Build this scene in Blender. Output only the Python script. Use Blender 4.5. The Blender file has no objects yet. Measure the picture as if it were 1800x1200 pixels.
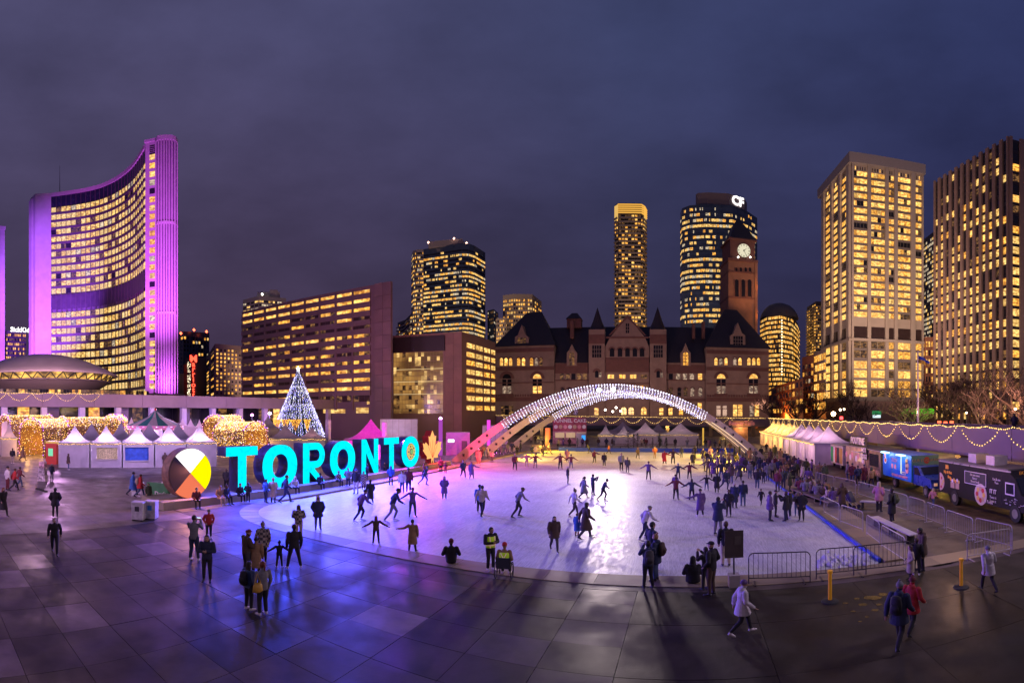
import bpy, bmesh, math, random
from math import sin, cos, pi, radians, sqrt, atan2, floor
from mathutils import Vector, Matrix
rnd = random.Random(7)
SC = bpy.context.scene
COL = SC.collection
# ---------------------------------------------------------------- camera
# a stitched cylindrical panorama taken from a raised walkway; world +Y runs along the length of the rink
F, HZ, CH, AL = 860.0, 728.0, 6.0, radians(20.4)
cam = bpy.data.cameras.new('camera'); camo = bpy.data.objects.new('camera', cam); COL.objects.link(camo)
camo.location = (0, 0, CH); camo.rotation_euler = (pi/2, 0, AL)
cam.type = 'PANO'; cam.panorama_type = 'CENTRAL_CYLINDRICAL'
cam.central_cylindrical_range_u_min = -900/F; cam.central_cylindrical_range_u_max = 900/F
cam.central_cylindrical_range_v_min = -472/F; cam.central_cylindrical_range_v_max = 728/F
cam.central_cylindrical_radius = 1.0
cam.clip_start = .1; cam.clip_end = 6000
SC.camera = camo
# ---------------------------------------------------------------- render settings, exposure
SC.render.engine = 'CYCLES'
SC.view_settings.view_transform = 'Standard'; SC.view_settings.look = 'None'
SC.view_settings.exposure = 0; SC.view_settings.gamma = 1; SC.view_settings.use_curve_mapping = False
cy = SC.cycles
cy.use_denoising = True; cy.max_bounces = 5; cy.diffuse_bounces = 2; cy.glossy_bounces = 2; cy.transmission_bounces = 3
cy.sample_clamp_indirect = 3.0; cy.sample_clamp_direct = 0; cy.caustics_reflective = False; cy.caustics_refractive = False
cy.use_light_tree = True
# ---------------------------------------------------------------- sky: dusk, thin overcast lit purple by the city
W = bpy.data.worlds.new('World'); SC.world = W; W.use_nodes = True
nt = W.node_tree; nt.nodes.clear(); NN = nt.nodes.new; LK = nt.links.new
out = NN('ShaderNodeOutputWorld')
sky = NN('ShaderNodeTexSky'); sky.sky_type = 'NISHITA'; sky.sun_disc = False
sky.sun_elevation = radians(-3.0); sky.sun_rotation = radians(120); sky.dust_density = 2; sky.ozone_density = 4
b1 = NN('ShaderNodeBackground'); b1.inputs[1].default_value = .05; LK(sky.outputs[0], b1.inputs[0])
tc = NN('ShaderNodeTexCoord'); sp = NN('ShaderNodeSeparateXYZ'); LK(tc.outputs['Generated'], sp.inputs[0])
rp = NN('ShaderNodeValToRGB'); LK(sp.outputs[2], rp.inputs[0])
cr = rp.color_ramp; cr.elements[0].position = 0.0; cr.elements[0].color = (.040, .031, .078, 1)
cr.elements[1].position = .62; cr.elements[1].color = (.050, .060, .150, 1)
e = cr.elements.new(.22); e.color = (.038, .034, .080, 1)
e = cr.elements.new(.42); e.color = (.046, .048, .118, 1)
# bluer towards the right of the view (+x), pinker towards the lit tower
mr = NN('ShaderNodeMapRange'); LK(sp.outputs[0], mr.inputs[0]); mr.inputs[1].default_value = -.75; mr.inputs[2].default_value = .55
tint = NN('ShaderNodeValToRGB'); LK(mr.outputs[0], tint.inputs[0])
tint.color_ramp.elements[0].color = (1.8, 1.38, 1.22, 1); tint.color_ramp.elements[1].color = (.72, .78, .98, 1)
e = tint.color_ramp.elements.new(.5); e.color = (1.0, 1.0, 1.0, 1)
mp = NN('ShaderNodeMapping'); mp.inputs['Scale'].default_value = (1, 1, 2.6); LK(tc.outputs['Generated'], mp.inputs[0])
nz = NN('ShaderNodeTexNoise'); nz.inputs['Scale'].default_value = 2.1; nz.inputs['Detail'].default_value = 7; nz.inputs['Roughness'].default_value = .55
LK(mp.outputs[0], nz.inputs[0])
cm = NN('ShaderNodeMapRange'); LK(nz.outputs[0], cm.inputs[0]); cm.inputs[1].default_value = .3; cm.inputs[2].default_value = .72
cm.inputs[3].default_value = .70; cm.inputs[4].default_value = 1.24
m1 = NN('ShaderNodeMix'); m1.data_type = 'RGBA'; m1.blend_type = 'MULTIPLY'; m1.inputs[0].default_value = 1
LK(rp.outputs[0], m1.inputs[6]); LK(tint.outputs[0], m1.inputs[7])
m2 = NN('ShaderNodeVectorMath'); m2.operation = 'SCALE'; LK(m1.outputs[2], m2.inputs[0]); LK(cm.outputs[0], m2.inputs['Scale'])
b2 = NN('ShaderNodeBackground'); b2.inputs[1].default_value = .86; LK(m2.outputs[0], b2.inputs[0])
ad = NN('ShaderNodeAddShader'); LK(b1.outputs[0], ad.inputs[0]); LK(b2.outputs[0], ad.inputs[1]); LK(ad.outputs[0], out.inputs[0])

# ---------------------------------------------------------------- placing: the photograph's pixels (1800 x 1200) to the ground and to walls
def ray(px): t = (px-900)/F-AL; return sin(t), cos(t)
def at(px, d, z=0.): s, c = ray(px); return Vector((s*d, c*d, z))
def zy(py, d): return CH-(py-HZ)/F*d
def gp(px, py, z=0.): return at(px, F*(CH-z)/(py-HZ), z)
# ---------------------------------------------------------------- materials
MC = {}
def mat(name, col=(.5, .5, .5), rough=.7, metal=0., var=.12, scale=3., bump=0., emit=None, es=0., coat=0.):
    if name in MC: return MC[name]
    m = bpy.data.materials.new(name); m.use_nodes = True; MC[name] = m
    n = m.node_tree.nodes; l = m.node_tree.links; p = n['Principled BSDF']
    p.inputs['Roughness'].default_value = rough; p.inputs['Metallic'].default_value = metal
    if coat: p.inputs['Coat Weight'].default_value = coat
    if var > 0:
        t = n.new('ShaderNodeNewGeometry'); z = n.new('ShaderNodeTexNoise'); z.inputs['Scale'].default_value = scale; z.inputs['Detail'].default_value = 5
        l.new(t.outputs['Position'], z.inputs[0])
        r = n.new('ShaderNodeMapRange'); r.inputs[1].default_value = .3; r.inputs[2].default_value = .7
        r.inputs[3].default_value = 1-var; r.inputs[4].default_value = 1+var; l.new(z.outputs[0], r.inputs[0])
        v = n.new('ShaderNodeVectorMath'); v.operation = 'SCALE'; v.inputs[0].default_value = col; l.new(r.outputs[0], v.inputs['Scale'])
        l.new(v.outputs[0], p.inputs['Base Color'])
        r2 = n.new('ShaderNodeMapRange'); r2.inputs[3].default_value = max(.02, rough-.15); r2.inputs[4].default_value = min(1, rough+.15)
        l.new(z.outputs[0], r2.inputs[0]); l.new(r2.outputs[0], p.inputs['Roughness'])
        if bump:
            b = n.new('ShaderNodeBump'); b.inputs['Strength'].default_value = bump; b.inputs['Distance'].default_value = .02
            z2 = n.new('ShaderNodeTexNoise'); z2.inputs['Scale'].default_value = scale*5; l.new(t.outputs['Position'], z2.inputs[0])
            l.new(z2.outputs[0], b.inputs['Height']); l.new(b.outputs[0], p.inputs['Normal'])
    else: p.inputs['Base Color'].default_value = (*col, 1)
    if emit:
        p.inputs['Emission Color'].default_value = (*emit, 1); p.inputs['Emission Strength'].default_value = es
        m.cycles.emission_sampling = 'NONE'
    return m
def litwin(name, c0, c1, s0, s1, scale=.9, sparkle=0.):
    """a lit room seen through glass: uneven bright and dim patches, different in every window"""
    if name in MC: return MC[name]
    m = bpy.data.materials.new(name); m.use_nodes = True; MC[name] = m
    n = m.node_tree.nodes; l = m.node_tree.links; p = n['Principled BSDF']
    p.inputs['Base Color'].default_value = (.03, .03, .04, 1); p.inputs['Roughness'].default_value = .2
    t = n.new('ShaderNodeNewGeometry'); oi = n.new('ShaderNodeObjectInfo')
    a = n.new('ShaderNodeMath'); a.operation = 'ADD'; l.new(t.outputs['Random Per Island'], a.inputs[0]); l.new(oi.outputs['Random'], a.inputs[1])
    fr = n.new('ShaderNodeMath'); fr.operation = 'FRACT'; l.new(a.outputs[0], fr.inputs[0])
    mpn = n.new('ShaderNodeMapping'); mpn.inputs['Scale'].default_value = (1, 1, 1.7); l.new(t.outputs['Position'], mpn.inputs[0])
    z = n.new('ShaderNodeTexNoise'); z.inputs['Scale'].default_value = scale; z.inputs['Detail'].default_value = 3; l.new(mpn.outputs[0], z.inputs[0])
    r = n.new('ShaderNodeMapRange'); r.inputs[1].default_value = .38; r.inputs[2].default_value = .64; l.new(z.outputs[0], r.inputs[0])
    mx = n.new('ShaderNodeMix'); mx.data_type = 'RGBA'; mx.inputs[6].default_value = (*c0, 1); mx.inputs[7].default_value = (*c1, 1); l.new(r.outputs[0], mx.inputs[0])
    l.new(mx.outputs[2], p.inputs['Emission Color'])
    q = n.new('ShaderNodeMath'); q.operation = 'MULTIPLY'; l.new(r.outputs[0], q.inputs[0]); l.new(fr.outputs[0], q.inputs[1])
    r3 = n.new('ShaderNodeMapRange'); r3.inputs[2].default_value = .8; r3.inputs[3].default_value = s0; r3.inputs[4].default_value = s1
    ad2 = n.new('ShaderNodeMath'); ad2.operation = 'ADD'; l.new(q.outputs[0], ad2.inputs[0])
    hf = n.new('ShaderNodeMath'); hf.operation = 'MULTIPLY'; hf.inputs[1].default_value = .35; l.new(r.outputs[0], hf.inputs[0]); l.new(hf.outputs[0], ad2.inputs[1])
    l.new(ad2.outputs[0], r3.inputs[0]); l.new(r3.outputs[0], p.inputs['Emission Strength'])
    m.cycles.emission_sampling = 'NONE'
    return m
def cloth(name, col, tr=.45):
    if name in MC: return MC[name]
    m = bpy.data.materials.new(name); m.use_nodes = True; MC[name] = m; n = m.node_tree.nodes; l = m.node_tree.links; n.clear()
    d = n.new('ShaderNodeBsdfDiffuse'); t = n.new('ShaderNodeBsdfTranslucent'); x = n.new('ShaderNodeMixShader'); o = n.new('ShaderNodeOutputMaterial'); x.inputs[0].default_value = tr
    g = n.new('ShaderNodeNewGeometry'); z = n.new('ShaderNodeTexNoise'); z.inputs['Scale'].default_value = 1.3; l.new(g.outputs['Position'], z.inputs[0]); r = n.new('ShaderNodeMapRange'); r.inputs[3].default_value = .8; r.inputs[4].default_value = 1.2; l.new(z.outputs[0], r.inputs[0])
    v = n.new('ShaderNodeVectorMath'); v.operation = 'SCALE'; v.inputs[0].default_value = col; l.new(r.outputs[0], v.inputs['Scale']); l.new(v.outputs[0], d.inputs[0]); l.new(v.outputs[0], t.inputs[0])
    l.new(d.outputs[0], x.inputs[1]); l.new(t.outputs[0], x.inputs[2]); l.new(x.outputs[0], o.inputs[0]); return m
def glow(name, col=(1, 1, 1), s=1., sample=False, var=0.):
    if name in MC: return MC[name]
    m = bpy.data.materials.new(name); m.use_nodes = True; MC[name] = m
    n = m.node_tree.nodes; n.clear(); e_ = n.new('ShaderNodeEmission'); o_ = n.new('ShaderNodeOutputMaterial')
    e_.inputs[0].default_value = (*col, 1); e_.inputs[1].default_value = s
    if var:
        g = n.new('ShaderNodeNewGeometry'); z = n.new('ShaderNodeTexNoise'); z.inputs['Scale'].default_value = 2.2; z.inputs['Detail'].default_value = 4; r = n.new('ShaderNodeMapRange'); r.inputs[1].default_value = .3; r.inputs[2].default_value = .7; r.inputs[3].default_value = s*(1-var); r.inputs[4].default_value = s*(1+var)
        l = m.node_tree.links; l.new(g.outputs['Position'], z.inputs[0]); l.new(z.outputs[0], r.inputs[0]); l.new(r.outputs[0], e_.inputs[1])
    m.node_tree.links.new(e_.outputs[0], o_.inputs[0])
    m.cycles.emission_sampling = 'AUTO' if sample else 'NONE'
    return m
# ---------------------------------------------------------------- mesh builder
class MB:
    def __init__(s): s.v = []; s.f = []; s.mi = []; s.m = 0
    def poly(s, pts, m=None):
        k = len(s.v); s.v += [tuple(p) for p in pts]; s.f.append(tuple(range(k, k+len(pts)))); s.mi.append(s.m if m is None else m)
    def hexa(s, p, m=None):   # p: 4 bottom ccw, 4 top
        k = len(s.v); s.v += [tuple(q) for q in p]; m = s.m if m is None else m
        for f in ((3, 2, 1, 0), (4, 5, 6, 7), (0, 1, 5, 4), (1, 2, 6, 5), (2, 3, 7, 6), (3, 0, 4, 7)):
            s.f.append(tuple(k+i for i in f)); s.mi.append(m)
    def box(s, x0, x1, y0, y1, z0, z1, m=None):
        s.hexa([(x0, y0, z0), (x1, y0, z0), (x1, y1, z0), (x0, y1, z0), (x0, y0, z1), (x1, y0, z1), (x1, y1, z1), (x0, y1, z1)], m)
    def cbox(s, c, d, rz=0, m=None):
        x, y, z = d[0]/2, d[1]/2, d[2]/2; R = Matrix.Rotation(rz, 3, 'Z'); c = Vector(c)
        s.hexa([c+R@Vector(q) for q in ((-x, -y, -z), (x, -y, -z), (x, y, -z), (-x, y, -z), (-x, -y, z), (x, -y, z), (x, y, z), (-x, y, z))], m)
    def prism(s, pts, z0, z1, m=None):   # pts ccw in xy
        n = len(pts); k = len(s.v); m = s.m if m is None else m
        s.v += [(p[0], p[1], z0) for p in pts]+[(p[0], p[1], z1) for p in pts]
        s.f.append(tuple(range(k+n-1, k-1, -1))); s.f.append(tuple(range(k+n, k+2*n))); s.mi += [m, m]
        for i in range(n): j = (i+1) % n; s.f.append((k+i, k+j, k+n+j, k+n+i)); s.mi.append(m)
    def extr(s, pts, d, m=None):   # polygon of 3d points extruded by vector d
        n = len(pts); k = len(s.v); m = s.m if m is None else m; d = Vector(d)
        s.v += [tuple(p) for p in pts]+[tuple(Vector(p)+d) for p in pts]
        s.f.append(tuple(range(k+n-1, k-1, -1))); s.f.append(tuple(range(k+n, k+2*n))); s.mi += [m, m]
        for i in range(n): j = (i+1) % n; s.f.append((k+i, k+j, k+n+j, k+n+i)); s.mi.append(m)
    def tube(s, pts, r, n=6, m=None, cap=True):
        pts = [Vector(p) for p in pts]; m = s.m if m is None else m
        rr = r if isinstance(r, (list, tuple)) else [r]*len(pts); k = len(s.v)
        for i, p in enumerate(pts):
            t = (pts[min(i+1, len(pts)-1)]-pts[max(i-1, 0)]); t = t.normalized() if t.length > 1e-9 else Vector((0, 0, 1))
            a = t.cross(Vector((0, 0, 1))); a = a.normalized() if a.length > .05 else Vector((1, 0, 0)); a = (a-t*a.dot(t)).normalized(); b = t.cross(a)
            for j in range(n): q = 2*pi*j/n; s.v.append(tuple(p+(a*cos(q)+b*sin(q))*rr[i]))
        for i in range(len(pts)-1):
            for j in range(n):
                j2 = (j+1) % n; s.f.append((k+i*n+j, k+i*n+j2, k+(i+1)*n+j2, k+(i+1)*n+j)); s.mi.append(m)
        if cap: s.f.append(tuple(k+j for j in range(n-1, -1, -1))); s.f.append(tuple(k+(len(pts)-1)*n+j for j in range(n))); s.mi += [m, m]
    def lathe(s, prof, c=(0, 0, 0), n=24, m=None, a0=0, a1=2*pi):   # prof: (r, z)
        m = s.m if m is None else m; k = len(s.v); full = abs(a1-a0-2*pi) < 1e-6; nn = n if full else n+1
        for r, z in prof:
            for j in range(nn): q = a0+(a1-a0)*j/n; s.v.append((c[0]+r*cos(q), c[1]+r*sin(q), c[2]+z))
        for i in range(len(prof)-1):
            for j in range(n):
                j2 = (j+1) % nn; s.f.append((k+i*nn+j, k+i*nn+j2, k+(i+1)*nn+j2, k+(i+1)*nn+j)); s.mi.append(m)
    def octa(s, c, r, m=None):
        k = len(s.v); x, y, z = c; s.v += [(x+r, y, z), (x-r, y, z), (x, y+r, z), (x, y-r, z), (x, y, z+r), (x, y, z-r)]
        m = s.m if m is None else m
        for f in ((0, 2, 4), (2, 1, 4), (1, 3, 4), (3, 0, 4), (2, 0, 5), (1, 2, 5), (3, 1, 5), (0, 3, 5)): s.f.append(tuple(k+i for i in f)); s.mi.append(m)
    def mesh(s, name, mats):
        me = bpy.data.meshes.new(name); me.from_pydata(s.v, [], s.f)
        for m in (mats if isinstance(mats, (list, tuple)) else [mats]): me.materials.append(m)
        if len(me.materials) > 1: me.polygons.foreach_set('material_index', s.mi)
        me.update(); return me
    def build(s, name, mats, parent=None, smooth=False, **kw):
        me = s.mesh(name, mats)
        if smooth: me.polygons.foreach_set('use_smooth', [True]*len(me.polygons))
        return link(name, me, parent, **kw)
def pmat(p): return p.matrix_basis if p.parent is None else pmat(p.parent)@p.matrix_parent_inverse@p.matrix_basis
def link(name, me, parent=None, kind=None, local=False, label=None, **kw):
    o = bpy.data.objects.new(name, me); COL.objects.link(o)
    if parent is not None:
        o.parent = parent
        if not local: o.matrix_parent_inverse = pmat(parent).inverted()
    if kind: o['kind'] = kind
    if label: o['label'] = label
    return o
def tag(o, label, cat, group=None):
    o['label'] = label; o['category'] = cat
    if group: o['group'] = group
    return o
def thing(name, label, cat, loc=(0, 0, 0), rz=0., group=None):
    o = bpy.data.objects.new(name, None); COL.objects.link(o); o.empty_display_size = .3
    o.location = loc; o.rotation_euler = (0, 0, rz); return tag(o, label, cat, group)
def copy_tree(o, parent=None):
    c = o.copy(); COL.objects.link(c)
    if parent is not None: c.parent = parent
    for ch in KIDS.get(o.name, []) or [x for x in bpy.data.objects if x.parent == o]: copy_tree(ch, c)
    return c
KIDS = {}
def snapshot(o):
    KIDS[o.name] = [x for x in bpy.data.objects if x.parent == o]
    for x in KIDS[o.name]: snapshot(x)
UB = {}
def ubox(m):
    if m.name not in UB:
        b = MB(); b.box(-.5, .5, -.5, .5, -.5, .5); UB[m.name] = b.mesh('unit_'+m.name, m)
    return UB[m.name]
def lamp(name, kind, loc, col, e, size=.2, rot=None, target=None, spot=None, blend=.5, sy=None):
    L = bpy.data.lights.new(name, kind); L.color = col; L.energy = e
    if kind == 'AREA':
        L.size = size
        if sy: L.shape = 'RECTANGLE'; L.size_y = sy
    else: L.shadow_soft_size = size
    if kind == 'SPOT': L.spot_size = radians(spot or 90); L.spot_blend = blend
    o = bpy.data.objects.new(name, L); COL.objects.link(o); o.location = loc
    if target is not None: o.rotation_euler = (Vector(target)-Vector(loc)).to_track_quat('-Z', 'Y').to_euler()
    elif rot: o.rotation_euler = rot
    return o
# a flat vertical wall plane through two ground points; pixels of the photograph land on it
class Face:
    def __init__(s, p0, p1):
        s.a = Vector((p0[0], p0[1], 0)); s.b = Vector((p1[0], p1[1], 0)); s.L = (s.b-s.a).length
        s.t = (s.b-s.a).normalized(); s.n = Vector((s.t.y, -s.t.x, 0))
        if s.n.dot(s.a) > 0: s.n = -s.n
        s.ang = atan2(s.t.y, s.t.x)
    def u(s, px):
        r = Vector((*ray(px), 0)); den = s.t.x*r.y-s.t.y*r.x
        return -(s.a.x*r.y-s.a.y*r.x)/den
    def d(s, px): return (s.a+s.t*s.u(px)).length
    def z(s, px, py): return zy(py, s.d(px))
    def p(s, u, z, o=0.): return s.a+s.t*u+s.n*o+Vector((0, 0, z))
    def q(s, px, py, o=0.): return s.p(s.u(px), s.z(px, py), o)
    def piece(s, name, m, u0, u1, z0, z1, o0, o1, parent, **kw):
        o = link(name, ubox(m), parent, **kw); c = s.p((u0+u1)/2, (z0+z1)/2, (o0+o1)/2)
        o.location = c; o.rotation_euler = (0, 0, s.ang); o.scale = (abs(u1-u0), abs(o1-o0), abs(z1-z0)); return o
    def addbox(s, mb, u0, u1, z0, z1, o0, o1, m=None):
        mb.hexa([s.p(u0, z0, o0), s.p(u1, z0, o0), s.p(u1, z0, o1), s.p(u0, z0, o1), s.p(u0, z1, o0), s.p(u1, z1, o0), s.p(u1, z1, o1), s.p(u0, z1, o1)], m)
    def addpx(s, mb, x0, x1, y0, y1, o0, o1, m=None):
        xm = (x0+x1)/2; s.addbox(mb, s.u(x0), s.u(x1), s.z(xm, y1), s.z(xm, y0), o0, o1, m)
    def poly(s, mb, pts, o0, o1, m=None): mb.extr([s.q(x, y, o0) for x, y in pts], s.n*(o1-o0), m)
CNT = {}
class Panes:
    """windows of one building: the first 300 are parts of their own, the rest one joined part"""
    def __init__(s, parent, mats, weights, limit=300): s.p = parent; s.m = mats; s.w = weights; s.n = 0; s.mb = MB(); s.lim = limit
    def add(s, f, u0, u1, z0, z1, o0=-.1, o1=.02, k=None):
        if k is None: k = rnd.choices(range(len(s.m)), s.w)[0]
        if s.n < s.lim: f.piece('window', s.m[k], u0, u1, z0, z1, o0, o1, s.p)
        else: f.addbox(s.mb, u0, u1, z0, z1, o0, o1, k)
        s.n += 1
    def done(s):
        if s.mb.f: s.mb.build('window_field', s.m, s.p, kind='stuff')
def block(th, P, z0, z1, m, name='wall'):
    """closed prism from ground points"""
    P = [Vector((p[0], p[1])) for p in P]
    A = sum(P[i].x*P[(i+1) % len(P)].y-P[(i+1) % len(P)].x*P[i].y for i in range(len(P)))
    if A < 0: P.reverse()
    b = MB(); b.prism(P, z0, z1); return b.build(name, m, th)
# ================================================================ ground, rink
def struct(name, mb, m, parent=None, **kw):
    o = mb.build(name, m, parent, **kw)
    if parent is None: o['kind'] = 'structure'
    return o
def pavemat(name, col, rough):
    m = mat(name, col, rough, var=.42, scale=.9, bump=.25)
    n = m.node_tree.nodes; l = m.node_tree.links; p = n['Principled BSDF']; src = p.inputs['Base Color'].links[0].from_socket   # stains, salt and worn spots
    g = n.new('ShaderNodeNewGeometry'); z = n.new('ShaderNodeTexNoise'); z.inputs['Scale'].default_value = .28; z.inputs['Detail'].default_value = 9; z.inputs['Roughness'].default_value = .68; l.new(g.outputs['Position'], z.inputs[0])
    r = n.new('ShaderNodeMapRange'); r.inputs[1].default_value = .42; r.inputs[2].default_value = .60; r.inputs[3].default_value = .74; r.inputs[4].default_value = 1.12; p.inputs['Specular IOR Level'].default_value = .22; l.new(z.outputs[0], r.inputs[0])
    v = n.new('ShaderNodeVectorMath'); v.operation = 'SCALE'; l.new(src, v.inputs[0]); l.new(r.outputs[0], v.inputs['Scale']); l.new(v.outputs[0], p.inputs['Base Color'])
    r2 = n.new('ShaderNodeMapRange'); r2.inputs[1].default_value = .40; r2.inputs[2].default_value = .58; r2.inputs[3].default_value = max(.34, rough-.16); r2.inputs[4].default_value = min(.9, rough+.12); l.new(z.outputs[0], r2.inputs[0]); l.new(r2.outputs[0], p.inputs['Roughness'])
    return m
SL = [pavemat('slab_dark', (.068, .050, .055), .60), pavemat('slab_mid', (.090, .067, .072), .62), pavemat('slab_warm', (.100, .074, .068), .64), pavemat('slab_pale', (.21, .15, .175), .62), pavemat('slab_wet', (.062, .054, .060), .48), pavemat('slab_dark_b', (.030, .024, .019), .55), pavemat('slab_dark_c', (.038, .030, .024), .58)]
M_base = mat('joint_grit', (.03, .028, .03), .8)
M_plaza = pavemat('plaza_concrete', (.20, .172, .178), .5)
g = MB(); g.box(-2500, 2500, -600, 3500, -.5, -.08); struct('ground', g, mat('asphalt', (.05, .045, .05), .7, var=.3, scale=.2))
g = MB(); g.box(-110, 40, -30, 135, -.0799, -.045); pb = struct('plaza_bed', g, M_base); 
# large smooth slabs on the left, small ones in front, each a part of the plaza
RX0, RX1, RY0, RY1 = -24.6, 7.6, 18.1, 77.2         # ice outline
CO = 1.15                                            # coping width
plaza = bpy.data.objects.new('plaza', None); COL.objects.link(plaza); plaza['kind'] = 'structure'
slabs = []
def inrink(x0, x1, y0, y1): return x1 > RX0-CO-.01 and x0 < RX1+2.2 and y1 > RY0-CO+.01 and y0 < RY1+1.2
def slab_area(x0, y0, dx, dy, nx, ny, w, xmax=None):
    for i in range(nx):
        for j in range(ny):
            a, b = x0+i*dx, y0+j*dy; A, B = a+dx, b+dy
            if inrink(a, A, b, B):
                if b < RY0-CO: B = RY0-CO
                elif a < RX0-CO: A = RX0-CO
                else: continue
            d = Vector(((a+A)/2, (b+B)/2)).length
            slabs.append((d, a+.007, A-.007, b+.007, B-.007, rnd.choices(SLM, w)[0], rnd.uniform(-.002, .003)))
SLM = SL
slab_area(-24.05, -3.25, 1.867, 1.43, 7, 14, (5, 5, 4, 1.6, 2, 1, 0)); slab_area(-24.05+7*1.867, -3.25, 1.867, 1.43, 5, 14, (3, 2, .5, .3, 2, 4, 4))
slab_area(-24.05+12*1.867, -3.25, 3.734, 2.86, 9, 7, (0, .3, .2, 0, 0, 4, 4))
slab_area(-24.05+12*1.867, -3.25+7*2.86, 3.734, RY0-CO-(-3.25+7*2.86), 3, 1, (0, 0, 0, 0, 0, 2, 2)) if RY0-CO > -3.25+7*2.86+.1 else None
SLM = [M_plaza, pavemat('plaza_concrete_b', (.18, .155, .165), .45)]
slab_area(-24.05-6*5.6, -3.25, 5.6, 4.29, 6, 11, (3, 1))
SLP = SLM; SLR = [pavemat('lane_concrete', (.085, .066, .052), .6), pavemat('lane_concrete_b', (.105, .082, .066), .6)]; SLM = SLR
slab_area(9.9, 16.8, 3.4, 4.0, 4, 14, (2, 3)); SLM = SLP+SLR
slabs.sort(key=lambda t: t[0])
far = MB()
for i, (d, a, A, b, B, m, dz) in enumerate(slabs):
    if i < 300:
        o = link('paving_slab', ubox(m), plaza); o.location = ((a+A)/2, (b+B)/2, -.0215+dz); o.scale = (A-a, B-b, .043)
    else: far.box(a, A, b, B, -.043, dz, [*SL, *SLM].index(m))
far.build('slab_field', [*SL, *SLM], plaza, kind='stuff')
# everything farther off: one concrete sheet round the rink
g = MB()
g.box(-108, -24.05-6*5.6, -28, 133, -.04, -.004); g.box(-24.05-6*5.6, -24.05, -3.25+11*4.29, 133, -.04, -.004)
g.box(-24.05-6*5.6, 38, -28, -3.26, -.04, -.004); g.box(-24.05, 38, RY1+1.2, 133, -.04, -.004)
h_ = MB(); h_.box(9.9+13.6, 38, -3.25, RY1+1.2, -.04, -.004); h_.build('lane_pavement', SLR[0], plaza)
g.build('far_pavement', M_plaza, plaza)
g = MB(); g.box(-26.6, -17.5, 15.3, 62, -.044, .006); g.box(-17.49, 20, 16.5, 17.3, -.044, .0045); g.box(9.3, 10.2, 16.8, 80, -.044, .0045); g.build('filler_paving', SL[1], plaza, kind='stuff')
# ice
def rrect(x0, x1, y0, y1, r, n=10):
    P = []
    for (cx, cy_, a, rr) in ((x0+r[0], y0+r[0], pi, r[0]), (x1-r[1], y0+r[1], 1.5*pi, r[1]), (x1-r[2], y1-r[2], 0, r[2]), (x0+r[3], y1-r[3], pi/2, r[3])):
        for i in range(n+1): P.append((cx+rr*cos(a+i*pi/2/n), cy_+rr*sin(a+i*pi/2/n)))
    return P
ice = bpy.data.materials.new('rink_ice'); ice.use_nodes = True; n_ = ice.node_tree.nodes; l_ = ice.node_tree.links; p_ = n_['Principled BSDF']
geo = n_.new('ShaderNodeNewGeometry')
za = n_.new('ShaderNodeTexNoise'); za.inputs['Scale'].default_value = .35; za.inputs['Detail'].default_value = 6; l_.new(geo.outputs['Position'], za.inputs[0])
mpi = n_.new('ShaderNodeMapping'); mpi.inputs['Scale'].default_value = (1.6, .55, 1); mpi.inputs['Rotation'].default_value = (0, 0, .3); l_.new(geo.outputs['Position'], mpi.inputs[0])
zb = n_.new('ShaderNodeTexNoise'); zb.inputs['Scale'].default_value = 2.2; zb.inputs['Detail'].default_value = 8; zb.inputs['Roughness'].default_value = .65; zb.inputs['Distortion'].default_value = 1.2; l_.new(mpi.outputs[0], zb.inputs[0])
rc = n_.new('ShaderNodeValToRGB'); rc.color_ramp.elements[0].position = .3; rc.color_ramp.elements[0].color = (.50, .49, .52, 1); rc.color_ramp.elements[1].position = .75; rc.color_ramp.elements[1].color = (.64, .63, .65, 1)
l_.new(za.outputs[0], rc.inputs[0])
sc_ = n_.new('ShaderNodeMapping'); sc_.inputs['Scale'].default_value = (9, .7, 1); sc_.inputs['Rotation'].default_value = (0, 0, .5); l_.new(geo.outputs['Position'], sc_.inputs[0])
zs = n_.new('ShaderNodeTexNoise'); zs.inputs['Scale'].default_value = 1.3; zs.inputs['Detail'].default_value = 6; zs.inputs['Distortion'].default_value = 2.5; l_.new(sc_.outputs[0], zs.inputs[0])
rs = n_.new('ShaderNodeMapRange'); rs.inputs[1].default_value = .35; rs.inputs[2].default_value = .65; rs.inputs[3].default_value = .72; rs.inputs[4].default_value = 1.10; l_.new(zs.outputs[0], rs.inputs[0])
vs = n_.new('ShaderNodeVectorMath'); vs.operation = 'SCALE'; l_.new(rc.outputs[0], vs.inputs[0]); l_.new(rs.outputs[0], vs.inputs['Scale']); l_.new(vs.outputs[0], p_.inputs['Base Color'])
rr_ = n_.new('ShaderNodeMapRange'); rr_.inputs[1].default_value = .35; rr_.inputs[2].default_value = .7; rr_.inputs[3].default_value = .36; rr_.inputs[4].default_value = .60; p_.inputs['Specular IOR Level'].default_value = .13; l_.new(zb.outputs[0], rr_.inputs[0]); l_.new(rr_.outputs[0], p_.inputs['Roughness'])
bu = n_.new('ShaderNodeBump'); bu.inputs['Strength'].default_value = .16; bu.inputs['Distance'].default_value = .03; l_.new(zb.outputs[0], bu.inputs['Height']); l_.new(bu.outputs[0], p_.inputs['Normal'])
ICEZ = .012
g = MB(); g.prism(rrect(RX0, RX1, RY0, RY1, (4.6, .3, 1, 4)), -.04, ICEZ); struct('rink_ice', g, ice)
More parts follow.
